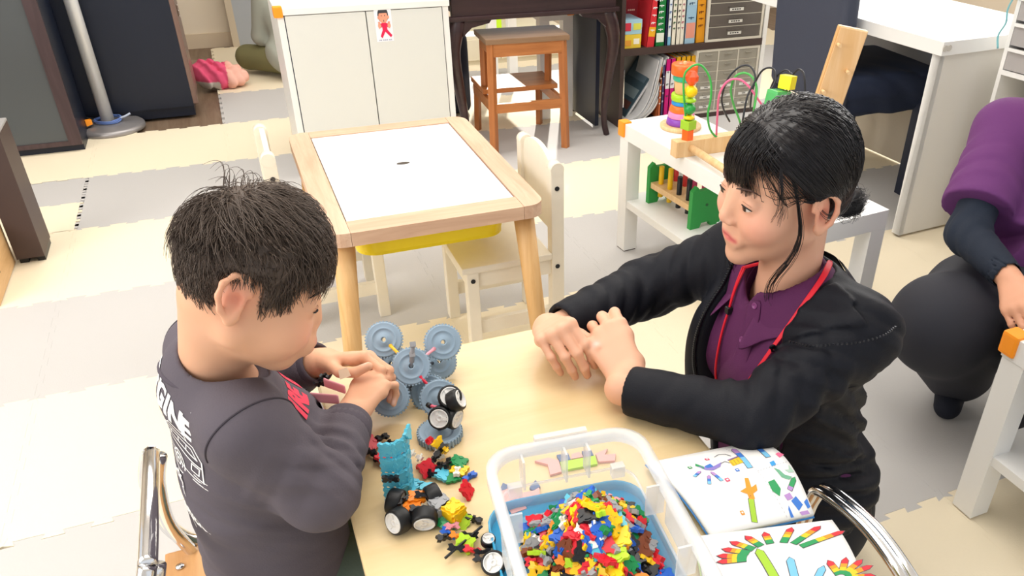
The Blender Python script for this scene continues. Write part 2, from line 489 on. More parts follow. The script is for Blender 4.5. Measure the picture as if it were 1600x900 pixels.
def child_chair(label, loc, rz):
    """front of the seat is local -x"""
    t = thing('child_chair', label, 'chair', loc, rz, 'worn white chairs at the pine table')
    a = .135; s = .016
    def leg(x, y, z): return MB().box(x-s, y-s, 0, x+s, y+s, z, .003)
    for y in (-1, 1):
        leg(-a+s, y*(a-s), .268).build('leg', OFFW, t)
        o = MB().box(a-2*s, y*(a-s)-s, 0, a+.004, y*(a-s)+s, .52, .003).cyl((a-s+.002, y*(a-s)-s-.0006, .52), (0, 1, 0), s+.0022, 2*s+.0012, 16).build('back_post', OFFW, t)
        for x, z in ((a-s, .47), (a-s, .245), (-a+s, .245)): MB().cyl((x, y*(a+.0005), z), (0, y, 0), .0065, .0012, 12).build('screw_cap', BLACK, t)
        MB().box(-a+2*s, y*(a-s)-.008, .075, a-2*s, y*(a-s)+.008, .115).build('stretcher', OFFW, t)
        MB().box(-a+2*s, y*(a-s)-.009, .222, a-2*s, y*(a-s)+.009, .268).build('apron', OFFW, t)
    MB().box(-a+.004, -a+2*s, .222, -a+.022, a-2*s, .268).build('apron', OFFW, t)
    MB().box(-a-.012, -a-.002, .268, a-2*s, a+.002, .286, .004).build('seat', OFFW, t)
    prof = [(-a+2*s, .34), (a-2*s, .34), (a-2*s, .50)]+[((a-2*s)*math.cos(k*.2618), .50+.055*math.sin(k*.2618)**.8) for k in range(1, 12)]+[(-a+2*s, .50)]
    m = MB(); m.T = Matrix(((0, 0, 1, a-s-.007), (1, 0, 0, 0), (0, 1, 0, 0), (0, 0, 0, 1))); m.prism(prof, 0, .013); m.build('backrest', OFFW, t)
    return t


child_chair('worn white child chair on the right of the pine table, rounded back facing the woman', (.597, 1.985, 0), 0)
child_chair('worn white child chair behind the boy\'s head, tucked under the table\'s left side', (.168, 2.31, 0), math.pi)


# ---------------------------------------------------------------- white two-door cabinet
cb = thing('white_cabinet', 'low white two-door cabinet with a notice taped on it', 'cabinet', (.533, 3.42, 0))
cb.scale = (.910, 1, 1.075)
MB().box(-.36, .004, 0, -.334, .42, .60).box(.334, .004, 0, .36, .42, .60).box(-.334, .004, .02, .334, .42, .05).build('body', WHITE, cb)
MB().box(-.365, -.004, .592, .365, .43, .614, .002).build('cabinet_top', WHITE, cb)
MB().box(-.334, .40, .05, .334, .42, .59).build('back_panel', WHITE, cb)
dm = mat('cabinet_door', '#dcddd8', .4)
for x0, x1 in ((-.330, -.003), (.001, .330)):
    MB().box(x0, -.001, .05, x1, .016, .589, .002).build('door', dm, cb)
MB().box(-.334, .010, .05, -.330, .03, .589).build('door_gap', mat('gap_blue', '#23284a', .6), cb); MB().box(.330, .010, .05, .334, .03, .589).build('door_gap', mat('gap_blue', '#23284a'), cb)
MB().box(-.372, -.008, .585, -.335, .03, .622, .006).build('corner_guard', ORANGE, cb)

# notice with a cartoon child holding both palms up
P = on_y(583, 10, 3.416); Q = on_y(616, 64, 3.416)
nt = thing('paper_notice', 'small white notice with a child in red holding up both palms, on white cabinet', 'notice', (P[0], 3.4185, Q[2]))
nw, nh = Q[0]-P[0], P[2]-Q[2]


def flat(pts, d, m, name, par):
    """flat outline in the notice's plane, d = how far in front"""
    mb = MB(); mb.T = Matrix(((1, 0, 0, 0), (0, 0, 1, 0), (0, 1, 0, 0), (0, 0, 0, 1))); mb.prism([(x*nw, z*nh) for x, z in pts], -d-.0004, -d); return mb.build(name, m, par)


def disc(cx, cz, rx, rz, n=18, a0=0, a1=360): return [(cx+rx*math.cos(math.radians(a0+(a1-a0)*i/(n-1 if a1-a0 < 360 else n))), cz+rz*math.sin(math.radians(a0+(a1-a0)*i/(n-1 if a1-a0 < 360 else n)))) for i in range(n)]


flat([(0, 0), (1, 0), (1, 1), (0, 1)], .0, mat('notice_paper', '#eef0f8', .7), 'sheet', nt)
sk = mat('cartoon_skin', '#f0a184', .7); rd = mat('cartoon_red', '#e01c4f', .7); hr = mat('cartoon_hair', '#3c3b40', .7)
flat(disc(.50, .75, .31, .235), .0005, hr, 'hair', nt)
flat(disc(.50, .70, .26, .19), .001, sk, 'face', nt)
flat(disc(.22, .68, .05, .05), .001, sk, 'ear', nt); flat(disc(.80, .68, .05, .05), .001, sk, 'ear', nt)
flat(disc(.50, .80, .27, .15, 14, 0, 180), .0014, hr, 'fringe', nt)
for x in (.40, .60): flat(disc(x, .73, .022, .02, 10), .0018, hr, 'eye', nt)
flat(disc(.52, .585, .02, .03, 10), .0018, hr, 'mouth', nt)
flat([(.38, .53), (.66, .53), (.68, .28), (.40, .28)], .0012, rd, 'body', nt)
flat([(.40, .33), (.54, .28), (.34, .10), (.24, .15)], .0013, rd, 'leg', nt)
flat([(.54, .28), (.68, .33), (.93, .17), (.84, .11)], .0013, rd, 'leg', nt)
for s in (-1, 1):
    flat([(.52+s*.14, .52), (.52+s*.14, .42), (.52+s*.32, .36), (.52+s*.26, .50)], .0011, rd, 'arm', nt)
    flat(disc(.52+s*.28, .45, .09, .075, 12), .0014, sk, 'palm', nt)
    for k in range(4): flat(disc(.52+s*(.24+.03*k), .53+.012*(k % 2), .018, .03, 8), .0014, sk, 'finger', nt)
cap = MB(); cap.T = Matrix(((1, 0, 0, 0), (0, 0, 1, 0), (0, 1, 0, 0), (0, 0, 0, 1)))
for i in range(13):
    if i in (3, 9): continue
    x = .14+i*.058
    cap.prism([(x*nw, .035*nh), ((x+.035)*nw, .035*nh), ((x+.035)*nw, .045*nh), (x*nw, .045*nh)], -.0010, -.0006)
    cap.prism([((x+.012)*nw, .025*nh), ((x+.022)*nw, .025*nh), ((x+.022)*nw, .065*nh), ((x+.012)*nw, .065*nh)], -.0010, -.0006)
cap.build('caption', mat('caption_blue', '#3b4a8c', .7), nt)

# ---------------------------------------------------------------- dark desk with curved legs, step stool, things behind
pd = thing('dark_desk', 'dark lacquered desk with curved cabriole legs behind the step stool', 'desk', (1.255, 3.46, 0))
pd.scale = (.965, 1, 1)
MB().box(-.385, 0, .575, .385, .03, .68, .004).box(-.40, -.012, .565, .40, .012, .585, .005).build('front_apron', DARKB, pd)
MB().box(-.42, -.03, .70, .42, .52, .73, .006).build('desk_top', DARKB, pd)
for x in (-.385, .365): MB().box(x, .03, .60, x+.02, .48, .70).build('side_apron', DARKB, pd)


def cabriole(sx, y):
    pts = bez([(sx*.352, y, .57), (sx*.375, y-.008, .50), (sx*.385, y-.012, .42), (sx*.368, y-.004, .28), (sx*.350, y, .14), (sx*.352, y-.006, .05), (sx*.362, y-.014, 0)], 5)
    return MB().tube(pts, [.036 if i < 3 else max(.015, .040-.0011*i) for i in range(len(pts))], 10)


for sx in (-1, 1):
    for y in (.03, .44): cabriole(sx, y).build('leg', DARKB, pd)
    m = MB(); m.T = Matrix(((1, 0, 0, 0), (0, 0, -1, .02), (0, 1, 0, 0), (0, 0, 0, 1)))
    m.prism([(sx*.34, .575), (sx*.34, .50), (sx*.30, .535), (sx*.22, .55), (sx*.20, .575)][::sx], -.015, .015); m.build('knee_bracket', DARKB, pd)
MB().box(.335, .10, .02, .355, .40, .60).build('side_panel', mat('navy_panel', '#161b2c', .4), pd)

SW = wood('stool_wood', '#a86634', '#c07c45', 0, 6, .4); SWZ = wood('stool_wood_leg', '#a2602f', '#b9743e', 2, 6, .4)
ss = thing('step_stool', 'brown wooden two-step stool standing under the dark desk', 'stool', (1.185, 3.39, 0), math.radians(-3))
MB().box(-.185, -.012, .478, .185, .205, .50, .004).build('top_step', wood('stool_top', '#7d6148', '#97775a', 0, 6, .4), ss)
MB().box(-.175, .13, .235, .175, .365, .257, .004).build('lower_step', SW, ss)
for sx in (-1, 1):
    MB().tube([(sx*.158, .012, .478), (sx*.168, .0, 0)], .020, 4).build('front_leg', SWZ, ss)
    MB().tube([(sx*.150, .185, .478), (sx*.150, .20, .22)], .017, 4).build('upper_leg', SWZ, ss)
    MB().tube([(sx*.150, .345, .235), (sx*.155, .365, 0)], .017, 4).build('rear_leg', SWZ, ss)
    MB().box(sx*.158-.009, .01, .18, sx*.158+.009, .36, .225).build('side_rail', SW, ss)
    MB().box(sx*.155-.009, .01, .43, sx*.155+.009, .19, .478).build('side_rail', SW, ss)
MB().box(-.155, -.002, .425, .155, .014, .478).build('front_rail', SW, ss)
MB().box(-.16, -.002, .185, .16, .014, .225).build('front_rail', SW, ss)
MB().box(-.15, .345, .195, .15, .36, .235).build('rear_rail', SW, ss)

wb = thing('white_bench', 'narrow white bench with an orange corner guard behind the dark desk', 'bench', (1.56, 3.80, 0))
MB().box(-.17, 0, .47, 0, .9, .52, .002).build('bench_top', WHITE, wb)
for x in (-.17, -.05):
    for y in (.001, .849): MB().box(x, y, 0, x+.05, y+.05, .47).build('leg', WHITE, wb)
MB().box(-.03, -.006, .49, .006, .03, .526, .006).build('corner_guard', ORANGE, wb)

nb = thing('navy_backpack', 'dark navy bag standing on the floor behind the dark desk', 'bag', (1.00, 4.08, 0))
m = SDF().rbox((0, 0, .20), (.10, .07, .20), rd=.04).rbox((0, -.07, .12), (.07, .03, .09), rd=.03, k=.02)
V, Qd = nets(m, .012); link('bag_body', net_mesh('bag_body', V, Qd), nb, [mat('navy_cloth', '#161c30', .8)])
MB().tube(bez([(-.04, 0, .39), (-.03, 0, .43), (.03, 0, .43), (.04, 0, .39)]), .008).build('handle', mat('navy_cloth', '#161c30'), nb)
MB().box(-.05, -.101, .13, .05, -.098, .137).build('zip', CHROME, nb)
lg = thing('lime_folder', 'lime green folder standing on the low beige chest behind the dark desk', 'folder', (1.54, 5.02, .1702))
MB().box(0, 0, 0, .003, .20, .30, .001).box(.045, 0, 0, .048, .20, .30, .001).box(.003, 0, 0, .045, .003, .30, .001).build('cover', mat('lime_plastic', '#b5dc1e', .4), lg)
MB().box(.004, .004, .002, .044, .195, .292).build('sheets', mat('pages', '#efe9dc', .8), lg)
lc = thing('beige_chest', 'low beige chest of doors seen through the dark desk', 'chest', (1.55, 4.95, 0))
MB().box(-.45, 0, 0, .45, .4, .17).build('chest_body', mat('beige_board', '#d9cfb8', .5), lc)
MB().box(-.44, -.015, .03, -.005, 0, .15).build('door', mat('beige_board', '#d9cfb8', .5), lc)
MB().box(.005, -.015, .03, .44, 0, .15).build('door', mat('beige_board', '#d9cfb8', .5), lc)


# ---------------------------------------------------------------- bookshelf and what stands on it
SH = mat('shelf_brown', '#4a3a36', .5, vary=(5, .05)); SIV = mat('shelf_ivory', '#d9d3c4', .5)
bs = thing('bookshelf', 'open bookshelf with brown boards full of books and drawer units', 'shelf', (1.72, 3.55, 0))
MB().box(-.02, 0, 0, 0, .32, 1.15).build('side_panel', SH, bs)
MB().box(.768, 0, 0, .790, .32, 1.15).build('side_panel', WHITE, bs)
MB().box(0, .305, 0, .768, .32, 1.15).build('back_panel', SIV, bs)
MB().box(0, 0, .340, .768, .305, .372).build('shelf_board', SH, bs)
MB().box(0, 0, .0, .768, .305, .02).build('shelf_board', SH, bs)
MB().box(0, 0, .78, .768, .305, .81).build('shelf_board', SH, bs)
MB().box(-.001, -.003, .10, .004, 0, .28).build('metal_strip', CHROME, bs)
BX, BY = 1.72, 3.55


def sx_of(u, z): # x on the shelf's front plane for a picture column at height z
    lo, hi = BX-.1, BX+1.
    for _ in range(40):
        mid = (lo+hi)/2; v = np.array([mid, BY, z-CAM_H]); uu = PPX+F_PX*(v @ RT)/(v @ FW)
        if uu < u: lo = mid
        else: hi = mid
    return lo


def book(name, label, x0, x1, z0, h, col, cat='book', lean=0., depth=.2, dy=.01, strip=None, group=None, marks=None, text=None, tcol='#ffffff'):
    t = thing(name, label, cat, (x0, BY+dy, z0), 0, group); t.rotation_euler = (0, lean, 0); w = x1-x0
    MB().box(0, 0, 0, w, .002, h).box(0, 0, 0, .002, depth, h).box(w-.002, 0, 0, w, depth, h).build('cover', mat('cover_'+col[1:], col, .4), t)
    MB().box(.002, .002, .003, w-.002, depth-.003, h-.003).build('pages', mat('pages', '#efe9dc', .8), t)
    if strip:
        for k, (za, zb, c) in enumerate(strip):
            MB().box(w*.08, -.0008, za*h, w*.92, 0, zb*h).build('spine_band', mat('band_'+c[1:], c, .5), t)
    if marks:
        mb = MB()
        for i in range(marks):
            zz = h*(.78-.62*i/marks); k = w*.26
            mb.box(w/2-k, -.0014, zz, w/2+k, -.0004, zz+h*.012).box(w/2-k*.15, -.0014, zz-h*.018, w/2+k*.15, -.0004, zz+h*.018)
            if i % 2: mb.box(w/2-k, -.0014, zz-h*.02, w/2-k*.6, -.0004, zz+h*.004)
        mb.build('spine_lettering', mat('ink_'+tcol[1:], tcol, .6), t)
    return t


zb = .373
def X(u): return sx_of(u, .42)
def gbox(name, label, x0, x1, y0, z0, z1, d, c1, spots):
    t = thing(name, label, 'box', (x0, y0, z0)); w = x1-x0; h = z1-z0
    MB().box(0, 0, 0, w, d, h*.62, .001).build('box_base', mat('bx_'+c1[1:], c1, .45), t)
    MB().box(-.001, -.001, h*.45, w+.001, d+.001, h, .001).build('box_lid', mat('bx_'+c1[1:], c1, .45), t)
    for k, (a, b, c, e, col) in enumerate(spots):
        MB().box(a*w, -.0022, c*h, b*w, -.001, e*h).build('printed_patch', mat('pp_'+col[1:], col, .5), t)
    return t


gbox('card_box', 'yellow game box lying on the brown shelf, lower of two', BX+.002, X(1003), BY+.01, zb, zb+.062, .16, '#f0cf45', [(.55, .9, .3, .7, '#f7f3e2'), (.05, .4, .2, .6, '#e8a23a')])
gbox('card_box', 'pale blue game box with a red picture, on top of the yellow box', BX+.002, X(1004), BY+.012, zb+.063, zb+.128, .15, '#a9d3e6', [(.5, .95, .3, .75, '#e3e25d'), (.04, .36, .25, .8, '#d8384c')])
rb = thing('red_card_set', 'dark red card set standing at the back behind the game boxes', 'card set', (X(992), BY+.15, zb))
MB().box(0, 0, 0, .095, .04, .27, .001).build('case', mat('dark_red', '#9c2c36', .45), rb)


def text_obj(s, size, m, parent, T, name='lettering', ext=.0004, bold=0.):
    cu = bpy.data.curves.new(name, 'FONT'); cu.body = s; cu.size = size; cu.extrude = ext; cu.offset = bold; cu.align_x = 'CENTER'; cu.align_y = 'CENTER'; cu.resolution_u = 3
    tmp = bpy.data.objects.new(name, cu); COL.objects.link(tmp); dg = bpy.context.evaluated_depsgraph_get()
    me = bpy.data.meshes.new_from_object(tmp.evaluated_get(dg)); bpy.data.objects.remove(tmp); bpy.data.curves.remove(cu)
    me.materials.clear(); me.transform(T); me.name = name
    return link(name, me, parent, [m])


FRONT = Matrix(((1, 0, 0, 0), (0, 0, -1, 0), (0, 1, 0, 0), (0, 0, 0, 1)))
text_obj('カード', .026, mat('ink_e9c9b8', '#e9c9b8', .6), rb, Matrix.Translation((.048, -.001, .215)) @ FRONT)
mb = MB()
for i in range(4): mb.box(.030+i*.01, -.0012, .14, .037+i*.01, 0, .147)
mb.build('small_lettering', mat('ink_e9c9b8', '#e9c9b8'), rb)
book('picture_book', 'red picture book leaning on the green one, yellow ball on its spine', X(1012), X(1024), zb, .27, '#d8343c', lean=.10, marks=5, strip=[(.18, .34, '#f2b327')])
book('picture_book', 'dark green book with white spine lettering on the brown shelf', X(1026), X(1040), zb, .30, '#1f7a3d', marks=7, strip=[(.06, .2, '#e8eee0')])
book('picture_book', 'thin navy book beside the green book', X(1040.5), X(1044), zb, .32, '#1f2748')
book('picture_book', 'white book with a blue foot between navy and cream books', X(1044.5), X(1050), zb, .32, '#e6eef2', marks=6, tcol='#3a5a9a', strip=[(.0, .12, '#79b6d8')])
for i, (u, c, n) in enumerate(((1051, '#3f7a2f', 'first'), (1058, '#d58b2b', 'middle'), (1064, '#3f66b5', 'last'))):
    book('picture_book', ['cream spined workbook with orange top mark, next to the white book', 'cream spined workbook with blue top mark, middle of three', 'cream spined workbook with yellow top mark, beside the pale blue box'][i], X(u), X(u+6.4), zb, .30, '#efe9d8', marks=7, tcol=['#3a6a36', '#4a4a4a', '#b04a6a'][i], strip=[(.70, .86, ['#e38c2b', '#3f78c2', '#e8b13a'][i])], group='cream workbooks on the shelf')
book('picture_book', 'wide pale blue book with pink and orange pictures on its spine', X(1071.5), X(1088), zb, .32, '#9fc3da', marks=3, tcol='#2e4d72', strip=[(.08, .30, '#e59a86'), (.55, .9, '#b9d3df')])
book('picture_book', 'orange book beside the ivory drawer unit', X(1089.5), X(1103), zb, .30, '#e39a26', lean=-.03, marks=6, tcol='#7a3c10')


def drawer_unit(name, label, x0, y0, z0, w, d, h, cols, rows, body, face, labels):
    t = thing(name, label, 'drawers', (x0, y0, z0)); e = .012
    MB().box(0, .0, 0, e, d, h).box(w-e, 0, 0, w, d, h).box(e, 0, 0, w-e, d, e).box(e, 0, h-e, w-e, d, h).box(e, d-.006, e, w-e, d, h-e).build('case', body, t)
    iw = (w-2*e)/cols; ih = (h-2*e)/rows
    m = MB()
    for c in range(1, cols): m.box(e+c*iw-.003, 0, e, e+c*iw+.003, d-.006, h-e)
    for r in range(1, rows): m.box(e, .002, e+r*ih-.0015, w-e, d-.006, e+r*ih+.0015)
    m.build('dividers', body, t)
    for c in range(cols):
        for r in range(rows):
            xa, za = e+c*iw+.0035, e+r*ih+.002; xb, zc = xa+iw-.007, za+ih-.004
            o = MB().box(xa, .001, za, xb, .006, zc, .001).box(xa, .006, za, xb, d-.02, za+.002).box(xa, .006, za, xa+.002, d-.02, zc-.006).box(xb-.002, .006, za, xb, d-.02, zc-.006).build('drawer', face, t)
            MB().box((xa+xb)/2-iw*.16, -.007, za+ih*.62, (xa+xb)/2+iw*.16, .001, za+ih*.70).build('pull', face, o)
            if labels(c, r):
                MB().box((xa+xb)/2-iw*(.13 if cols == 1 else .28), -.001, za+ih*.26, (xa+xb)/2+iw*(.13 if cols == 1 else .28), .001, za+ih*.52).build('label_card', mat('label_paper', '#f1efe8', .7), o)
                mm = MB()
                for i in range(4): mm.box((xa+xb)/2-iw*.09+i*iw*.045, -.0016, za+ih*.34, (xa+xb)/2-iw*.09+i*iw*.045+iw*.03, -.0009, za+ih*.44)
                mm.build('label_lettering', mat('ink_333333', '#333333'), o)
    return t


SMOKE = mat('smoky_plastic', '#6f6862', .2, alpha=.86); FROST = mat('frosted_plastic', '#aaa598', .25, alpha=.86)
xr = BX+.768
drawer_unit('drawer_unit', 'ivory drawer unit with four smoky drawers on the upper shelf', X(1104), BY+.002, zb, xr-X(1104)-.008, .28, .30, 1, 5, SIV, SMOKE, lambda c, r: True)
drawer_unit('drawer_unit', 'parts drawer unit of three columns under the brown shelf board', sx_of(1086, .2), BY+.002, .022, xr-sx_of(1086, .2)-.006, .28, .316, 3, 6, SIV, FROST, lambda c, r: r < 3)
# lower compartment: leaning magazines, papers, files
PAPERM = mat('paper_grey', '#d8d8d8', .6)
t = thing('magazine', 'dark covered magazine leaning in the lower compartment of the bookshelf', 'magazine', (BX+.03, BY+.05, .022)); t.rotation_euler = (0, .62, 0)
MB().box(0, 0, 0, .004, .22, .34).build('cover', mat('mag_teal', '#4c6470', .5), t)
MB().box(.0041, .002, .002, .016, .218, .338).build('pages', PAPERM, t)
for k, (a, b, c) in enumerate(((.05, .09, '#7c4f45'), (.11, .16, '#93a7ac'), (.2, .28, '#6c8390'))):
    MB().box(-.0006, .02, a, .0, .20, b).build('printed_patch', mat('mp_'+c[1:], c, .6), t)
for i in range(6):
    t = thing('curled_booklet', ['pale booklet lying outermost in the curled bunch, nearest the desk leg','grey booklet second in the curled bunch on the bottom shelf','off-white booklet third in the curled bunch on the bottom shelf','pale booklet in the middle right of the curled bunch','grey booklet next to last in the curled bunch','off-white booklet of the curled bunch, touching the orange spined book'][i], 'booklet', (BX+.015+.021*i, BY+.004+.002*i, .022), 0, 'curled booklets on the bottom shelf')
    pts = [(.0, .005), (.075-.004*i, .03+.004*i), (.125-.006*i, .10+.006*i), (.150-.008*i, .19), (.172-.010*i, .285+.006*(i % 3))]
    c = bez([(x, 0, z) for x, z in pts], 4); th = .004+.002*(i % 2)
    vs = []; fs = []
    for j, (x, _, z) in enumerate(c):
        for yv in (0, .2): vs += [(x, yv, z), (x+th, yv, z-th*.5)]
    n = len(c)
    for j in range(n-1):
        a, b = 4*j, 4*j+4
        fs += [(a, b, b+2, a+2), (a+1, a+3, b+3, b+1), (a, a+1, b+1, b), (a+2, b+2, b+3, a+3)]
    fs += [(0, 2, 3, 1), (4*n-4, 4*n-3, 4*n-1, 4*n-2)]
    MB().add(vs, fs, False).build('cover', mat('booklet_%d' % (i % 3), ['#dcdcdc', '#c9cccf', '#e6e3dc'][i % 3], .4), t)
    MB().add([(x+th*1.05, yy_, z-th*.55) for (x, _, z) in c for yy_ in (.003, .197)]+[(x+th*1.6, yy_, z-th*.8) for (x, _, z) in c for yy_ in (.003, .197)], [(2*j, 2*j+2, 2*j+3, 2*j+1) for j in range(n-1)]+[(2*n+2*j, 2*n+2*j+1, 2*n+2*j+3, 2*n+2*j+2) for j in range(n-1)]+[(2*j, 2*n+2*j, 2*n+2*j+2, 2*j+2) for j in range(n-1)], False).build('pages', PAPERM, t)


def Y(u): return sx_of(u, .15)
book('file_box', 'thin orange spined book beside the curled booklets', Y(1031), Y(1035), .022, .25, '#c4673a', marks=5)
book('file_box', 'thin dark blue spined book left of the magenta files', Y(1035.5), Y(1039), .022, .26, '#45406e', marks=4)
for i, u in enumerate((1040, 1047.5)): book('magenta_file', ['magenta file with a white title strip, next to the dark blue book', 'magenta file with a white title strip, next to the yellow files'][i], Y(u), Y(u+7), .022, .285, '#d4147c', 'file', strip=[(.5, .80, '#f3eef0')], marks=3, tcol='#555555', group='magenta files')
for i, u in enumerate((1055.5, 1063, 1070.5, 1078)): book('yellow_file', ['yellow file beside the magenta files', 'yellow file, second in from the magenta files', 'yellow file with white edge, third in from the magenta files', 'yellow file against the parts drawers'][i], Y(u), Y(u+7), .022, .29, '#eeb01c', 'file', group='yellow files on the bottom shelf')

# ---------------------------------------------------------------- white bench with toys
lk = thing('toy_bench', 'long white toy bench with a lower shelf and an orange corner guard', 'bench', (1.136, 2.354, 0), math.radians(5))
BW, BL, BH = .262, .92, .45
MB().box(0, -BL, BH-.052, BW, 0, BH, .0015).build('bench_top', WHITE, lk)
for x in (0, BW-.05):
    for y in (-.05, -BL): 
        MB().box(x, y, .004, x+.05, y+.05, BH-.052).build('leg', WHITE, lk)
MB().box(.004, -BL+.004, .165, BW-.004, -.004, .19, .001).build('lower_shelf', WHITE, lk)
MB().box(-.007, -.03, BH-.045, .025, .007, BH+.006, .006).build('corner_guard', ORANGE, lk)
MB().box(.002, -.048, 0, .048, -.002, .004).build('felt_foot', mat('felt', '#4a3b33', .9), lk)
LKM = lk.matrix_basis.copy()
def onb(u, v, z=BH): return on_z(u, v, z)


# ring stacker
P = onb(1063, 199)
st = thing('ring_stacker', 'wooden ring stacker with coloured rings on the white toy bench', 'toy', (P[0], P[1], BH))
NAT = wood('toy_wood', '#ddb27c', '#ebc998', 2, 9, .45)
MB().lathe([(.064, 0), (.066, .003), (.066, .010), (.063, .0125)], 32).build('base', NAT, st)
MB().lathe([(.006, .0125), (.006, .204), (.004, .208)], 10).build('peg', NAT, st)
for (z0, z1, r0, r1, c) in ((.0128, .034, .047, .044, '#8a47b5'), (.0343, .053, .043, .041, '#ee8cc0'), (.0533, .074, .040, .036, '#ff7424'), (.0743, .088, .034, .033, '#2793d8'), (.0883, .109, .036, .036, '#a9d726'), (.1093, .150, .026, .030, '#e2b77f'), (.1503, .168, .034, .034, '#35b58e'), (.1683, .200, .041, .041, '#ff6b21')):
    MB().lathe([(.007, z0), (r0-.002, z0), (r0, z0+.003), (r1, z1-.003), (r1-.002, z1), (.007, z1), (.007, z0)], 32).build('ring', mat('toy_'+c[1:], c, .35), st)

# bead maze
z0 = BH; A = on_z(1056, 248, z0)
bf = thing('bead_maze', 'wooden bead maze with looping green, pink and black wires, on white bench', 'toy', (A[0], A[1], z0))
ax0, ay0 = A[0], A[1]
def L3(p): return (p[0]-ax0, p[1]-ay0, p[2]-z0)
e1 = Vector((1, .03, 0)).normalized()
MB().box(0, 0, 0, .235, .036, .048, .002).build('beam', NAT, bf)
MB().box(0, -.30, 0, .235, -.264, .048, .002).build('beam', NAT, bf)
MB().tube([(.05, .0, .026), (.05, -.264, .026)], .011, 12).build('dowel', NAT, bf)
MB().tube([(.20, .0, .026), (.20, -.264, .026)], .011, 12).build('dowel', NAT, bf)
yb = ay0+.018
def wire(pts, c, r=.0032, nm='wire'):
    q = bez([L3(on_y(u, v, yv)) for u, v, yv in pts], 6)
    return MB().tube(q, r, 8).build(nm, mat('wire_'+c[1:], c, .3), bf)
wire([(1073, 205, yb), (1068, 128, yb), (1078, 106, yb), (1095, 102, yb-.01), (1109, 122, yb-.02), (1111, 150, yb-.03), (1106, 180, yb-.03), (1110, 203, yb-.02), (1122, 216, yb-.01), (1134, 219, yb)], '#3fae4e')
wire([(1119, 217, yb), (1121, 180, yb-.02), (1124, 148, yb-.04), (1137, 127, yb-.06), (1155, 124, yb-.08), (1170, 135, yb-.10), (1185, 156, yb-.12), (1202, 180, yb-.14)], '#f0709c')
wire([(1162, 219, yb), (1156, 190, yb-.02), (1147, 166, yb-.03), (1142, 142, yb-.05), (1148, 121, yb-.06), (1162, 114, yb-.08), (1175, 120, yb-.1), (1182, 136, yb-.12), (1180, 160, yb-.14), (1172, 200, yb-.16)], '#4db454')
wire([(1140, 190, yb), (1131, 172, yb-.02), (1128, 152, yb-.03), (1137, 124, yb-.05), (1152, 107, yb-.06), (1166, 102, yb-.08), (1176, 108, yb-.1), (1180, 125, yb-.12), (1168, 150, yb-.14), (1160, 190, yb-.16)], '#24262c', .0028)
wire([(1172, 170, yb-.02), (1176, 140, yb-.04), (1188, 114, yb-.06), (1200, 106, yb-.08), (1210, 110, yb-.1), (1211, 128, yb-.12), (1200, 150, yb-.14), (1190, 190, yb-.16)], '#24262c', .0028)
wire([(1196, 175, yb-.06), (1200, 150, yb-.08), (1212, 122, yb-.1), (1226, 110, yb-.12), (1234, 114, yb-.14), (1236, 124, yb-.16), (1226, 200, yb-.2)], '#24262c', .0028)
wire([(1226, 165, yb-.14), (1232, 130, yb-.16), (1244, 111, yb-.18), (1252, 110, yb-.2), (1257, 122, yb-.22), (1258, 160, yb-.24), (1256, 200, yb-.26)], '#24262c', .0028)
bx = L3(on_y(1074, 214, yb))[0]; by = .018
def bead(z, kind, c, r, h):
    m = MB(); M_ = mat('bead_'+c[1:], c, .3)
    if kind == 'ball': m.lathe([(.001, -h/2)]+[(r*math.cos(a), h/2*math.sin(a)) for a in np.linspace(-1.4, 1.4, 11)]+[(.001, h/2)], 20, (bx, by, z))
    elif kind == 'facet': m.lathe([(r*.45, -h/2), (r, -h*.16), (r, h*.16), (r*.45, h/2)], 8, (bx, by, z), smooth=False)
    elif kind == 'hex': m.lathe([(r, -h/2), (r, h/2)], 6, (bx, by, z), smooth=False)
    else: m.at(TR((bx, by, z), .3)).box(-r, -r, -h/2, r, r, h/2, .002)
    m.build('bead', M_, bf)
zz = .048
for k, c, r, h in (('hex', '#fb6a1f', .019, .030), ('cube', '#a5d336', .0165, .026), ('ball', '#f2d21a', .017, .015), ('ball', '#2f9e49', .0175, .033), ('ball', '#9fd22c', .0175, .015), ('ball', '#ffd712', .019, .035), ('facet', '#fb5a2a', .019, .038)):
    bead(zz+h/2, k, c, r, h); zz += h+.0005

# peg board plank and the green and yellow toy
A = on_y(1262, 190, 1.59); B = on_y(1300, 34, 1.62)
pk = thing('peg_board', 'upright pale wooden board with two rows of pegs standing on the toy bench', 'toy', (A[0], A[1], BH))
d = Vector(B-A); lean = math.atan2(d.x, d.z); Lh = (B[2]-BH)
pk.rotation_euler = (0, 0, math.radians(-24))
ln = math.atan2(.17, 1.0)
m = MB(); m.T = TR(ry=ln); m.box(-.036, 0, .0, .036, .018, Lh*1.005, .006); m.build('board', wood('plank_wood', '#d9a86a', '#e6bd88', 2, 6, .4), pk)
m = MB(); m.T = TR(ry=ln); m.box(-.033, -.004, .0, .033, .0, Lh*1.0, .003); m.build('face_board', wood('plank_wood2', '#e0b278', '#edc898', 2, 6, .4), pk)
for i in range(7):
    zc = Lh*.96-.055*i-.02
    if zc < .05: break
    m = MB(); m.T = TR(ry=ln); m.cyl(((-.027 if i % 2 == 0 else .014), -.004, zc), (0, -1, 0), .0042, .022, 10); m.build('peg', NAT, pk)
MB().box(-.07, -.05, 0, .07, .07, .018, .003).build('foot', NAT, pk)
A = on_z(1222, 190, BH)
gt = thing('shape_tower', 'green and yellow toy tower behind the woman\'s head', 'toy', (1.365, 1.73, BH))
zt = on_y(1224, 132, gt.location[1])[2]-BH; xs = on_y(1216, 150, gt.location[1])[0]-gt.location[0]; xt = on_y(1230, 132, gt.location[1])[0]-gt.location[0]
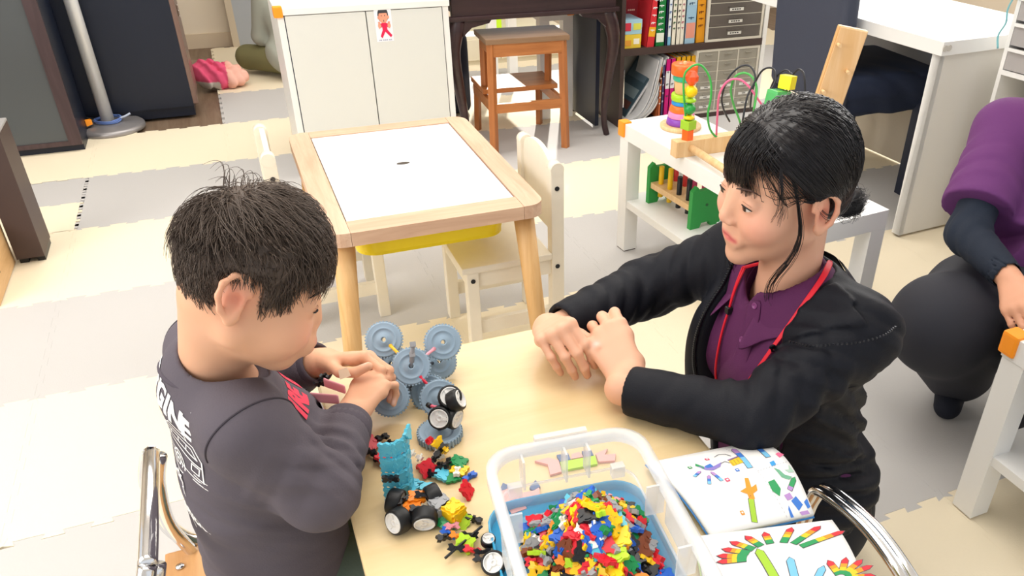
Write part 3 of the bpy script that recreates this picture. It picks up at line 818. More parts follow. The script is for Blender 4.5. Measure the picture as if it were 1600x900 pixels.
MB().box(-.03, -.02, 0, .04, .02, .02, .003).build('foot', NAT, gt)
MB().tube([(0, 0, .02), (xs, 0, zt-.06)], .014, 10).build('stem', mat('toy_green', '#2f9e49'), gt)
MB().at(TR((xs, 0, zt-.035), .2, 0, .15)).box(-.028, -.02, -.03, .028, .02, .022, .008).build('block', mat('green_translucent', '#5bbf6e', .2, alpha=.9), gt)
MB().at(TR((xt, 0, zt+.005), .5, 0, .15)).box(-.017, -.017, -.017, .017, .017, .017, .002).build('cube', mat('lemon', '#f4ea12', .4), gt)

# hammer bench and tissue box on the lower shelf
P = on_z(1001, 288, .22)
A = on_z(1004, 318, .19); B = on_z(1066, 358, .19)
d = Vector((B[0]-A[0], B[1]-A[1], 0)); L_ = d.length
hb = thing('pounding_bench', 'green and wood pounding bench with coloured pegs under the white toy bench', 'toy', (A[0]+.01, A[1], .19), math.atan2(d.y, d.x))
GR = mat('toy_green', '#2c8f45', .35)
def endp(x):
    pts = [(-.058, 0), (-.022, 0), (-.016, .016), (.016, .016), (.022, 0), (.058, 0), (.058, .125), (.04, .14), (.03, .125), (-.03, .125), (-.04, .14), (-.058, .125)]
    m = MB(); m.T = Matrix(((0, 0, 1, x), (1, 0, 0, .065), (0, 1, 0, 0), (0, 0, 0, 1))); m.prism(pts, 0, .017); return m
endp(-.008).build('end_panel', GR, hb); endp(L_).build('end_panel', GR, hb)
MB().cyl((L_+.017, .065, .075), (1, 0, 0), .005, .0015, 10).build('screw', mat('gap_green', '#1d5a30'), hb)
MB().box(.009, .012, .055, L_, .118, .075, .001).build('peg_plank', NAT, hb)
pc = ['#f4c416', '#f4c416', '#1c1e24', '#1c1e24', '#d63a3a', '#d63a3a', '#c23163', '#c23163']
for i in range(8):
    x = .04+(i//2)*(L_-.06)/3.2 if i < 4 else .04+((i-4)//1)*(L_-.07)/3.4; y = (.035 if i < 4 else .095); x = .035+(i % 4)*(L_-.06)/3.3
    MB().cyl((x, y, .030), (0, 0, 1), .0085, .115 if i % 2 else .105, 12).build('peg', mat('peg_'+pc[i][1:], pc[i], .4), hb)
A = on_z(1092, 384, .19)
tb = thing('tissue_box', 'tissue box with a teal dot pattern beside the green pounding bench', 'box', (A[0]+.035, A[1]-.03, .19), math.radians(-86))
TEAL = mat('tissue_teal', '#6fb7bb', .6)
MB().box(0, 0, 0, .22, .115, .085, .001).build('carton', mat('tissue_white', '#e6efee', .6), tb)
m = MB()
for i in range(14):
    for j in range(6):
        x = .008+i*.0155; z = .006+j*.0135+(.0068 if i % 2 else 0)
        if z < .08:
            m.T = Matrix(((1, 0, 0, x), (0, 0, 1, -.0012), (0, 1, 0, z), (0, 0, 0, 1))); m.prism([(.006*math.cos(a*1.047), .006*math.sin(a*1.047)) for a in range(6)], 0, .001)
            if i < 7: m.T = Matrix(((0, 0, 1, -.0012), (1, 0, 0, x), (0, 1, 0, z), (0, 0, 0, 1))); m.prism([(.006*math.cos(a*1.047), .006*math.sin(a*1.047)) for a in range(6)], 0, .001)
m.T = None; m.build('printed_dots', TEAL, tb)


# ---------------------------------------------------------------- dark furniture on the left
DK = mat('charcoal_glass', '#505456', .25); FRM = wood('frame_brown', '#3a2a2c', '#4a383a', 2, 4, .4)
gd = thing('dark_glass_cabinet', 'tall dark cabinet with a grey glass door in brown frame', 'cabinet', (-.65, 4.08, 0))
MB().box(-.80, .022, .0, 0, .30, 1.4).build('body', mat('navy_black', '#0f1728', .4), gd)
dr = MB().box(-.05, 0, .03, 0, .02, 1.38).box(-.80, 0, .03, -.77, .02, 1.38).box(-.77, 0, .03, -.05, .02, .05).box(-.77, 0, 1.34, -.05, .02, 1.38).build('door', FRM, gd)
MB().box(-.77, .006, .05, -.05, .014, 1.34).build('glass', DK, dr)

dc = thing('black_cabinet', 'black tall cabinet with a brown door edge and brass hinges', 'cabinet', (-.19, 4.45, 0))
MB().box(-.58, 0, .05, 0, .36, 1.45).build('body', mat('navy_black', '#0f1728', .4), dc)
MB().box(-.57, .02, 0, -.002, .34, .05).build('plinth', mat('navy_black', '#0f1728'), dc)
MB().box(.0, .0, .06, .022, .36, 1.44, .003).build('door', wood('door_brown', '#6a5148', '#7d6357', 2, 4, .35), dc)
for z in (.62, .56):
    MB().cyl((.022, .10, z), (1, 0, 0), .008, .014, 12).lathe([(.004, 0), (.012, .004), (.012, .012), (.004, .016)], 12, (.034, .10, z), (1, 0, 0)).build('knob', mat('brass_dark', '#6d5a4c', .25, .8), dc)
MB().box(.022, .094, .45, .026, .108, .50).build('key_plate', mat('brass_dark', '#6d5a4c'), dc)
for z in (.45, .475, .50): MB().lathe([(.0, -.003), (.004, 0), (.0, .003)], 8, (.028, .10, z)).build('rivet', CHROME, dc)
MB().box(-.1, .68, -.012, .12, 1.0, .04, .002).build('step_board', wood('step_brown', '#7f6a58', '#95806c', 0, 5, .5), dc)

po = thing('floor_pole', 'silver pole on a round grey base, blue cable around its foot', 'pole', (-.565, 4.375, 0))
MB().lathe([(.150, 0), (.152, .006), (.150, .018), (.140, .026), (.05, .034), (.02, .036)], 40).build('base', mat('base_grey', '#9a9696', .35, .5), po)
MB().tube([(0, 0, .03), (-.012, .0, 1.6)], .028, 20).build('pole', STEEL, po)
m = MB(); 
cp = [(.055*math.cos(a*.5)*(1+.05*math.sin(a*1.7)), .055*math.sin(a*.5), .040+.0035*(a//12)+.002*math.sin(a)) for a in range(40)]
m.tube(bez(cp, 2), .004, 6).build('cable', mat('cable_blue', '#5d78b5', .5), po)
MB().tube(bez([(-.05, .02, .045), (-.10, .03, .06), (-.14, .02, .10), (-.16, -.01, .07), (-.19, -.03, .01), (-.16, -.06, .006), (-.10, -.07, .03), (-.05, -.05, .045)], 6), .0035, 6).build('cable', mat('cable_black', '#15161a', .5), po)
MB().tube(bez([(.05, -.01, .048), (.075, -.01, .055), (.10, -.005, .065)], 4), .005, 6).build('cable_end', mat('cable_pale', '#b9c2d4', .5), po)
MB().at(TR((-.075, -.05, .052), .4)).box(-.014, -.012, -.014, .014, .012, .014, .003).build('plug', ORANGE, po)
MB().at(TR((-.12, -.02, .015))).box(-.05, -.03, -.012, .05, .03, .012, .006).build('adapter', BLACK, po)

bp = thing('brown_table_leg_panel', 'dark brown side panel with pale edge strip at the left wall', 'panel', (-.76, 2.95, 0))
MB().box(0, 0, .018, .08, .16, .43, .003).build('panel', mat('chocolate', '#43332f', .45, vary=(6, .08)), bp)
MB().box(0, .0, .43, .08, .16, .438, .002).build('edge_strip', mat('strip_grey', '#a09d9b', .4), bp)
MB().box(.004, .012, 0, .03, .15, .018).box(.055, .012, 0, .078, .15, .018).build('glide', BLACK, bp)
wc = thing('pine_box', 'light wooden box partly in view at the left edge', 'box', (-.77, 2.66, 0))
MB().box(-.30, 0, .004, 0, .31, .022).box(-.30, 0, .022, -.282, .31, .16).box(-.018, 0, .022, 0, .31, .16).box(-.282, .292, .022, -.018, .31, .16).box(-.282, 0, .022, -.018, .018, .16).build('box_body', wood('box_wood', '#c39a68', '#d9b484', 1, 5, .5), wc)
MB().box(.0005, .04, .06, .0015, .12, .072).build('slot', mat('dark_hole', '#4b4238'), wc)

# pink cloth heap
pc_ = thing('cloth_heap', 'crumpled pink and white cloth lying by the black cabinet', 'cloth', (-.055, 4.95, 0))
pc_.scale = (1.15, 1.0, 1.35)
s = SDF().ell((0, 0, .045), (.11, .08, .05)).ell((.05, -.03, .035), (.08, .06, .035), k=.03).ell((-.06, .02, .07), (.05, .05, .035), k=.03)
s.fold((0, 0, .05), .14, (1, .5, .3), .045, .010, .6).fold((.03, 0, .05), .14, (-.4, 1, .6), .06, .008, .6)
V, Q_ = nets(s, .006, relax=1); V = V[:]; V[:, 2] = np.maximum(V[:, 2], .001)
pk_ = wob(V, 14); cc = np.where((pk_+V[:, 0]*6 > .35)[:, None], np.array(srgb('#f0b8a6')), np.array(srgb('#e2577c'))); cc = np.where((V[:, 2] < .035)[:, None] & (V[:, 0] < .0)[:, None], np.array(srgb('#d9d3cc')), cc)
link('cloth', net_mesh('cloth', V, Q_, color=cc), pc_, [mat('cloth_col', '#e2577c', .9, vcol=True)])

# ---------------------------------------------------------------- right side: navy chair, white desk, drawers, bench
NV = mat('navy_fabric', '#232d45', .8, vary=(8, .05), bump=(300, .3)); NVB = mat('slate_back', '#3d4252', .7, bump=(300, .2))
nc = thing('navy_chair', 'navy high-backed chair pushed under the white desk', 'chair', (2.22, 2.60, 0), math.radians(-4))
# facing +x
s = SDF().rbox((-.17, 0, .70), (.035, .24, .33), np.array(Matrix.Rotation(-.06, 3, 'Y')), .03)
V, Q_ = nets(s, .012); link('backrest', net_mesh('backrest', V, Q_), nc, [NVB])
s = SDF().rbox((.08, 0, .455), (.24, .235, .045), rd=.03).rbox((.09, -.02, .385), (.21, .19, .05), rd=.04, k=.05)
s.fold((.1, -.2, .44), .2, (.6, .3, .8), .09, .006)
V, Q_ = nets(s, .012); link('seat', net_mesh('seat', V, Q_), nc, [NV])
for x in (-.15, .235):
    for y in (-.21, .21): MB().box(x-.018, y-.018, 0, x+.018, y+.018, .42).build('leg', mat('navy_leg', '#1b2336', .5), nc)

wd_ = thing('white_desk', 'white desk with solid end panels at the right', 'desk', (2.13, 2.035, 0), math.radians(3))
MB().box(-.012, -.012, .655, .60, 1.25, .70, .002).build('desk_top', WHITE, wd_)
EP = mat('end_panel_white', '#dcd8d0', .5)
MB().box(0, 0, .01, .58, .03, .655).build('end_panel', EP, wd_)
MB().box(0, 0, .01, .02, .035, .655).build('front_edge', WHITE, wd_)
MB().box(.565, .03, .01, .58, 1.22, .655).build('back_panel', mat('desk_back', '#c9bfae', .6), wd_)
MB().box(.545, .03, .30, .564, 1.2, .655).build('modesty_panel', mat('modesty_grey', '#9d9fa6', .6), wd_)
for x in (-.004, .014): MB().cyl((x+.0, -.012, .68), (0, -1, 0), .010, .004, 12).build('corner_tape', mat('tape_clear', '#c9c4ba', .3), wd_)

DL, DRZ = (2.315, 1.955, 0), math.radians(-84)
du = thing('white_drawer_tower', 'white drawer tower with clear drawers and a light blue tape band', 'drawers', DL, DRZ)
MB().box(0, .0, 0, .014, .30, 1.1).box(.386, 0, 0, .40, .30, 1.1).box(.014, .286, 0, .386, .30, 1.1).box(.014, 0, 1.086, .386, .286, 1.1).box(.014, 0, .60, .386, .286, .616).box(.014, 0, .34, .386, .286, .355).box(.014, 0, 0, .386, .286, .02).build('case', WHITE, du)
CL = mat('clear_drawer', '#c9c4c2', .15, alpha=.6)
for i in range(6):
    z = .620+i*.076
    o = MB().box(.018, -.004, z, .382, .0, z+.068, .001).box(.018, 0, z, .382, .27, z+.003).box(.018, 0, z, .021, .27, z+.06).box(.379, 0, z, .382, .27, z+.06).build('drawer', CL, du)
    MB().box(.02, -.014, z+.058, .38, -.004, z+.068, .002).build('pull', WHITE, o)
MB().box(-.003, -.017, .838, .403, -.0145, .862).box(-.003, -.017, .838, -.001, .16, .862).build('blue_tape', mat('tape_blue', '#8ed3da', .4), du)
MB().tube(bez([(-.004, -.016, .84), (-.012, -.02, .80), (-.006, -.02, .76), (-.018, -.024, .72), (-.010, -.02, .68)], 5), .005, 6, flat=.3).build('tape_tail', mat('tape_blue', '#8ed3da'), du)
ct = ['#f2e6c8', '#cfae8c', '#b4a0b8']
for i in range(3):
    z = .620+i*.076+.004
    pp_ = thing('paper_bundle', ['cream paper bundle in the lowest clear drawer', 'tan paper bundle in the second clear drawer', 'mauve cloth bundle in the third clear drawer'][i], 'papers', DL, DRZ)
    MB().box(.10, .05, z, .34, .24, z+.02+.006*i, .003).box(.14, .03, z+.021+.006*i, .32, .2, z+.030+.006*i, .002).build('sheets', mat('pb_'+ct[i][1:], ct[i], .7), pp_)
sb = thing('straw_basket', 'pale woven ball in the drawer tower\'s open compartment', 'basket', (2.485, 1.772, .356), 0)
MB().lathe([(.06, .0), (.10, .03), (.122, .10), (.115, .16), (.09, .20), (.05, .225)], 24).build('basket_body', mat('straw', '#d8cda8', .8, vary=(40, .15), bump=(60, .6)), sb)

rb_ = thing('right_bench', 'white bench with lower shelf and orange corner guard at the right edge', 'bench', (1.285, .632, 0))
MB().box(-.002, -.002, .40, .90, .265, .45, .0015).build('bench_top', WHITE, rb_)
for x in (0, .85):
    for y in (0, .21): MB().box(x, y, .004, x+.05, y+.052, .40).build('leg', WHITE, rb_)
MB().box(.004, .004, .155, .896, .258, .178, .001).build('lower_shelf', WHITE, rb_)
MB().box(-.008, .235, .408, .03, .272, .456, .006).build('corner_guard', ORANGE, rb_)

# ---------------------------------------------------------------- front table
TOPM = wood('table_top_beech', '#dfc391', '#e6cd9f', 0, 3, .35, stretch=.15)
TZ = .50
ft = thing('play_table', 'beige topped children\'s table in the foreground holding toys, box and picture book', 'table', (.283, .72, 0))
MB().box(-.253, -.62, TZ-.022, .253, .462, TZ, .004).build('table_top', TOPM, ft)
for y in (-.58, .41): MB().box(-.22, y, TZ-.07, .22, y+.02, TZ-.022).build('apron', mat('table_edge', '#c9ab78', .5), ft)
for x in (-.22, .22):
    for y in (-.57, .42): MB().tube([(x, y, TZ-.022), (x*1.02, y, 0)], .018, 14).build('leg', CHROME, ft)


# ---------------------------------------------------------------- people: shared anatomy
def nrm(a): a = np.array(a, float); return a/np.linalg.norm(a)


class Head:
    """local axes: x to the person's right, y forward, z up; origin between the ear holes"""
    def __init__(s, t, R): s.t = np.array(t, float); s.R = np.array(R, float)
    def __call__(s, p): return s.R @ np.array(p, float)+s.t
    def loc(s, P): return (np.asarray(P)-s.t) @ s.R
    def w(s, P): return np.asarray(P) @ s.R.T+s.t
    def cone(s, S, a, b, r1, r2=None, k=.01, sub=False): S.cone(s(a), s(b), r1, r2, k, sub)
    def ell(s, S, c, r, k=.01, sub=False, Rl=None): S.ell(s(c), r, s.R if Rl is None else s.R @ Rl, k, sub)


def face(S, H, q, cran_c, cran_r):
    """q: dictionary of face measures"""
    H.ell(S, cran_c, cran_r, .02)
    H.ell(S, q['face_c'], q['face_r'], .03)
    for sx in (-1, 1):
        c = q['cheek']; H.ell(S, (sx*c[0], c[1], c[2]), (c[3],)*3, .025)
        H.cone(S, (sx*q['jaw'][0], q['jaw'][1], q['jaw'][2]), (sx*.008, q['chin'][1]-.010, q['chin'][2]+.006), .017, .015, .025)
    H.cone(S, q['chin'], q['chin'], q['chin_r'], k=.02)
    for sx in (-1, 1):
        e = q['eye']; H.ell(S, (sx*e[0]*1.12, e[1]+.0205, e[2]+.003), (.0135, .012, .010), .014, True)
        H.cone(S, (sx*e[0], e[1], e[2]), (sx*e[0], e[1], e[2]), q['eye_r']+.0012, k=.006)
    n = q['nose']
    H.ell(S, (0, n[0]-.036*q['s'], q['eye'][2]-.008), (.026*q['s'], .016, .030), .016)
    H.cone(S, (0, n[0]-.0245*q['s'], q['eye'][2]+.010), (0, n[0]-.0095*q['s'], n[1]+.007), .0085, .0088, .016)
    H.cone(S, (0, n[0]-q['tip'], n[1]), (0, n[0]-q['tip'], n[1]), q['tip'], k=.008)
    for sx in (-1, 1):
        H.ell(S, (sx*.0105*q['s'], n[0]-.013*q['s'], n[1]-.004), (.0062*q['s'], .008*q['s'], .0062*q['s']), .005)
        H.ell(S, (sx*.0055, n[0]-.010, n[1]-.0115), (.0026, .004, .0022), .002, True)
    m = q['mouth']; w = q['lipw']
    po = q.get('pout', 0.)
    H.ell(S, (0, m[0]-.008, m[1]), (w*1.25, .0075+.003*po, .016), .014)
    for sx in (-1, 1): H.ell(S, (sx*w*.33, m[0]-.0060+.003*po, m[1]+.0045), (w*.62, .0056, .0042), .004)
    H.ell(S, (0, m[0]-.0062+.002*po, m[1]-.0055), (w*.70, .0062, .0052), .0035)
    H.ell(S, (0, m[0]+.0035, m[1]-.0004), (w*.95, .0062, .0010), .0018, True)
    for sx in (-1, 1):
        a = q['ear']; s = q['ear_s']
        H.ell(S, (sx*(a[0]+.002), a[1]-.004, a[2]), (.0045*s, .014*s, .025*s), .004, Rl=np.array(Matrix.Rotation(-sx*.35, 3, 'Z')))
        pts = [(a[1]+.011*s, a[2]+.008*s), (a[1]+.010*s, a[2]+.020*s), (a[1]+.002*s, a[2]+.029*s), (a[1]-.010*s, a[2]+.028*s), (a[1]-.019*s, a[2]+.017*s), (a[1]-.020*s, a[2]+.002*s), (a[1]-.014*s, a[2]-.013*s), (a[1]-.004*s, a[2]-.023*s)]
        pts = [(sx*(a[0]+.003+.22*max(0, a[1]+.010*s-y)), y, z) for y, z in pts]
        for u, v in zip(pts[:-1], pts[1:]): H.cone(S, u, v, .0036*s, .0036*s, .003)
        H.cone(S, (sx*(a[0]+.004), a[1]-.001*s, a[2]-.024*s), (sx*(a[0]+.004), a[1]+.001*s, a[2]-.020*s), .006*s, k=.006)
        H.ell(S, (sx*(a[0]+.009), a[1]-.003*s, a[2]+.001*s), (.006*s, .0075*s, .010*s), .003, True)
        H.ell(S, (sx*(a[0]+.009), a[1]-.006*s, a[2]+.017*s), (.0045*s, .006*s, .006*s), .003, True)


def hand(S, wrist, d, n, right, sc=1., curl=None, thumb=None, spread=0.05, nails=None, thumb_len=1.):
    """wrist point, direction to the knuckles, outward normal of the back of the hand; curl: joint bends in degrees per finger"""
    W = np.array(wrist, float); d = nrm(d); n = np.array(n, float); n = nrm(n-d*(n @ d)); s = np.cross(d, n)*(1 if not right else -1)   # s: towards the thumb
    curl = curl or [(40, 60, 35)]*4
    mc = [(.026, .086), (.0085, .090), (-.0095, .086), (-.0265, .077)]; ph = [(.041, .025, .019), (.045, .029, .020), (.041, .027, .020), (.032, .020, .018)]; rd = [.0087, .0088, .0083, .0074]
    M0 = []
    for (a, b), r in zip(mc, rd):
        K = W+(s*a+d*b)*sc+n*(.001*sc); M0.append(K); S.cone(W+s*(a*.55*sc)+d*(.008*sc), K, .0135*sc, (r+.0022)*sc, .010*sc)
    S.cone(M0[0]-d*.02*sc-n*.004*sc, M0[3]-d*.015*sc-n*.004*sc, .0115*sc, .0095*sc, .008*sc)
    for i in range(4):
        p = M0[i]; ang = 0.; tw = (1.5-i)*spread
        base = nrm(d+s*tw)
        for j in range(3):
            ang += math.radians(curl[i][j]); di = base*math.cos(ang)-n*math.sin(ang)
            L = ph[i][j]*sc; r1 = rd[i]*sc*(1-.07*j); r2 = rd[i]*sc*(1-.07*(j+1))
            S.cone(p, p+di*L, r1, r2, .0022*sc if j else .005*sc)
            if j: S.cone(p, p, r1*1.05, k=.003*sc)
            p = p+di*L
        if nails is not None: nails.append((p-di*.004*sc+np.cross(di, np.cross(n, di))*0+nrm(np.cross(np.cross(di, n), di)+1e-9)*rd[i]*.8*sc, .0062*sc))
    t = thumb or [(.55, .75, -.35), (.85, .5, -.25), (.95, .2, -.2)]
    p = W+(s*.020+d*.022-n*.006)*sc; tl = (.044, .033*thumb_len, .027*thumb_len); tr = (.0125, .0102, .0095, .0078)
    S.cone(W+d*.01*sc+s*.008*sc, p, .013*sc, .0125*sc, .01*sc)
    for j in range(3):
        v = nrm(d*t[j][0]+s*t[j][1]+n*t[j][2]); S.cone(p, p+v*tl[j]*sc, tr[j]*sc, tr[j+1]*sc, .006*sc if j == 0 else .003*sc); p = p+v*tl[j]*sc
    if nails is not None: nails.append((p-v*.003*sc+nrm(np.cross(np.cross(v, n), v))*.006*sc, .0065*sc))
    return p


def trace(S, O, D, tmax=2.0, n=70):
    O = np.atleast_2d(O); D = np.atleast_2d(D); D = D/np.linalg.norm(D, axis=1)[:, None]; t = np.zeros(len(D))
    for _ in range(n): t += np.clip(S(O+D*t[:, None], cull=False)*.8, -.05, .2)
    return O+D*t[:, None]


CAMP = np.array([0, 0, CAM_H])
def hit(S, u, v, lift=0.):
    d = nrm(ray(u, v)); P = trace(S, CAMP+d*.5, d)[0]; return P+sdf_n(S, P[None])[0]*lift if lift else P
def sdf_n(S, P, e=.002):
    g = np.stack([S(P+np.eye(3)[i]*e, cull=False)-S(P-np.eye(3)[i]*e, cull=False) for i in range(3)], 1); return g/np.maximum(np.linalg.norm(g, axis=1)[:, None], 1e-9)


def blend(col, P, spots):
    for c, r, hexc, a in spots:
        r = np.array(r, float); d = (P-np.array(c))
        w = np.exp(-((d*d).sum(1)/(r*r)) if r.ndim == 0 else -1)*a; col = col*(1-w[:, None])+np.array(srgb(hexc))*w[:, None]
    return col


def ribbon(name, A, B, m, parent, org, th=.0022):
    """sheet between two rows of points, given a thickness"""
    A = np.array(A)-org; B = np.array(B)-org; n = len(A); mb = MB(); mb.smooth = True
    mid = [A+(B-A)*t for t in (0, .35, .7, 1)]; vs = np.concatenate(mid); fs = [(r*n+i, r*n+i+1, (r+1)*n+i+1, (r+1)*n+i) for r in range(3) for i in range(n-1)]
    mb.add([tuple(v) for v in vs], fs, True); o = mb.build(name, m, parent)
    md = o.modifiers.new('thick', 'SOLIDIFY'); md.thickness = th; md.offset = 0
    sb = o.modifiers.new('sub', 'SUBSURF'); sb.levels = 1; sb.render_levels = 1
    return o


def eye_parts(H, q, parent, org, side, look=-.35, slit=.42, wide=.0125, lash='#1c1412'):
    """almond of white with a dark iris between lowered lids, plus the lash line"""
    e = q['eye']; r = q['eye_r']+.0016; cx = side*e[0]; c = np.array((cx, e[1], e[2]))
    def sp(ax, az): # point on the eye sphere, ax sideways angle, az height angle
        return H(c+np.array((math.sin(ax)*math.cos(az), math.cos(ax)*math.cos(az), math.sin(az)))*r)-org
    n = 21; am = wide/r
    up = [(-am+2*am*i/(n-1), -.22+slit*.55*math.sin(math.pi*i/(n-1))**.8+.10*side*(i/(n-1)-.5)) for i in range(n)]
    lo = [(-am+2*am*i/(n-1), -.22-slit*.42*math.sin(math.pi*i/(n-1))+.10*side*(i/(n-1)-.5)) for i in range(n)]
    mb = MB(); mb.smooth = True; vs = [sp(*p) for p in up]+[sp(*p) for p in lo]
    mb.add([tuple(v) for v in vs], [(i, i+1, n+i+1, n+i) for i in range(n-1)], True); mb.build('eye', mat('eye_white', '#d9cfc8', .25), parent)
    r += .0009; k = [i for i in range(n) if abs(up[i][0]-look*.3) < .34]
    mb = MB(); mb.smooth = True; vs = [sp(*up[i]) for i in k]+[sp(lo[i][0], lo[i][1]+.02) for i in k]; m = len(k)
    mb.add([tuple(v) for v in vs], [(i, i+1, m+i+1, m+i) for i in range(m-1)], True); mb.build('iris', mat('iris_dark', '#2a1a14', .15), parent)
    r -= .0001
    MB().tube([sp(a, z+.02) for a, z in up], [.0003]+[.0007+.0003*math.sin(math.pi*i/(n-1)) for i in range(1, n-1)]+[.0003], 6).build('eyelashes', mat('lash', lash, .6), parent)
    MB().tube([sp(a, z+.36) for a, z in up[1:-1]], .0004, 5).build('lid_crease', mat('crease_skin', '#b98a72', .7), parent)


def person(label, base): return thing('person', label, 'person', base)


SKIN_W = mat('skin_woman', '#e6b79c', .45, spec=.35, vcol=True, sss=.12)
SKIN_B = mat('skin_boy', '#e9ba9a', .45, spec=.35, vcol=True, sss=.12)


def spots_head(H, lst): return [(H(c), r, h, a) for c, r, h, a in lst]


def cap_mesh(S, name, par, org, m, h=.004):
    V, Q_ = nets(S, h, relax=2); return link(name, net_mesh(name, V, Q_, org), par, [m])


def ell_pts(H, c, r, n, seed):
    g = np.random.default_rng(seed); u = g.normal(size=(n, 3)); u /= np.linalg.norm(u, axis=1)[:, None]; return u, g


def grow(c, r, roots, flow, length, lift, K, g, curl=.0, grav=None):
    """strands that follow an ellipsoid: roots are unit directions"""
    c = np.array(c); r = np.array(r); p = c+roots*r; out = [p]
    for k in range(1, K):
        d = flow(p, k/(K-1)); nn = (p-c)/(r*r); nn /= np.linalg.norm(nn, axis=1)[:, None]
        d = d-nn*(d*nn).sum(1)[:, None]*.9; d /= np.maximum(np.linalg.norm(d, axis=1)[:, None], 1e-9)
        p = p+d*(length/(K-1))[:, None]
        q = (p-c)/r; ql = np.linalg.norm(q, axis=1); tgt = 1+lift(k/(K-1), len(p))/r.mean()
        p = c+q/ql[:, None]*tgt[:, None]*r; out.append(p)
    return np.stack(out, 1)


def sub_union(S, T, k=.0008):
    """joins a finished part to the figure without melting it into what it touches"""
    lo, hi = T.bounds(); S.custom(lambda P: T(P, cull=False), lo, hi, k)


def cut_end(S, w, n, back, rad):
    """squares off a sleeve just before the wrist w; n points to the hand"""
    w = np.array(w, float); n = nrm(n); c = w-n*back
    S.ops.append((lambda P: np.maximum(-((P-c) @ n), np.linalg.norm(P-w, axis=1)-rad), w-rad, w+rad, .002, True))

# ---------------------------------------------------------------- the boy
BO = np.array((-.075, .95, 0.))
boy = person('boy in charcoal long-sleeved shirt with truck print seated at the table, joining pink strips', tuple(BO))
HB = Head((-.033, .915, .813), [[.2420, .8827, .4029], [-.9559, .1457, .2550], [.1664, -.4468, .8790]])
HB.R = np.array(Matrix.Rotation(-.26, 3, 'Z')) @ HB.R
HB.R[:, 0] = nrm(HB.R[:, 0]); HB.R[:, 1] = nrm(HB.R[:, 1]-HB.R[:, 0]*(HB.R[:, 0] @ HB.R[:, 1])); HB.R[:, 2] = np.cross(HB.R[:, 0], HB.R[:, 1])
qb = dict(face_c=(0, .028, -.016), face_r=(.055, .053, .060), cheek=(.031, .050, -.032, .0265), jaw=(.046, .0, -.040), chin=(0, .060, -.070), chin_r=.016,
          eye=(.027, .066, .004), eye_r=.0115, nose=(.0915, -.020), tip=.0085, mouth=(.0925, -.047), lipw=.0165, ear=(.0655, -.010, .004), ear_s=1.0, s=.9, pout=1.)
CB, RB = (0, -.001, .038), (.067, .069, .075)
FA, LA = nrm((.985, .17, 0)), nrm((.17, -.985, 0))        # the boy's forward and right
C7 = np.array((-.102, .948, .705)); RSH = np.array((-.063, .855, .660)); LSH = np.array((-.102, 1.048, .662))
REL = np.array((.000, .826, .560)); RWR = np.array((.058, .955, .566)); LEL = np.array((-.010, 1.135, .548)); LWR = np.array((.038, 1.085, .584))
TB = np.stack([LA, FA, (0, 0, 1)], 1)
sk = SDF(); face(sk, HB, qb, CB, RB)
sk.cone(C7+FA*.012+(0, 0, -.02), HB((0, -.022, -.02)), .041, .043, .03)
sk.ell((-.075, .95, .56), (.10, .07, .12), TB, .03).ell((-.070, .95, .40), (.095, .075, .12), TB, .03)
for a, b, c, dd in ((RSH, REL, RWR, 1), (LSH, LEL, LWR, 0)):
    sk.cone(a, b, .036, .029, .02).cone(b, c, .030, .0215, .012)
nb_ = []
dL_ = np.array((.86, -.36, .12)); dR = np.array((.60, .70, .22)); nR = np.array((-.28, -.30, .90))
hR, hL = SDF(), SDF(); hR.cone(RWR-.03*nrm(RWR-REL), RWR+dR*.01, .0215, .021); hL.cone(LWR-.03*nrm(LWR-LEL), LWR+dL_*.01, .0215, .021)
hand(hR, RWR+dR*.004, dR, nR, True, .82, [(28, 62, 40), (34, 66, 40), (40, 66, 42), (46, 60, 40)], [(.7, .4, -.5), (.9, .1, -.4), (.95, -.1, -.3)], .02, nb_)
dL = np.array((.86, -.36, .12)); nL = np.array((.30, .45, .80))
hand(hL, LWR+dL*.004, dL, nL, False, .82, [(42, 70, 40), (40, 66, 40), (44, 66, 40), (46, 62, 40)], [(.55, .62, -.35), (.9, .3, -.1), (.9, .1, .30)], .04, nb_)
sub_union(sk, hR); sub_union(sk, hL)
V, Q_ = nets(sk, .0022, relax=2)
Ll = HB.loc(V); col = np.tile(np.array(srgb('#e2ad8b')), (len(V), 1))
isd = (np.linalg.norm(Ll, axis=1) < .16)
col = blend(col, V, spots_head(HB, [((.034, .066, -.028), .020, '#f0988a', .55), ((-.034, .066, -.028), .020, '#f0988a', .55), ((0, .092, -.021), .010, '#f0a594', .4),
    ((0, .093, -.0420), .0060, '#cf6a6c', .85), ((.008, .0915, -.0430), .006, '#cf6a6c', .8), ((-.008, .0915, -.0430), .006, '#cf6a6c', .8), ((0, .093, -.053), .0066, '#d27070', .85), ((.007, .091, -.052), .005, '#d27070', .7), ((-.007, .091, -.052), .005, '#d27070', .7),
    ((.070, -.012, .008), .020, '#ee9b82', .6), ((-.070, -.012, .008), .020, '#ee9b82', .6), ((.074, -.013, .006), .008, '#c9674f', .6)]))
for c, r in nb_: col = blend(col, V, [(c, r, '#f6cfc0', .8)])


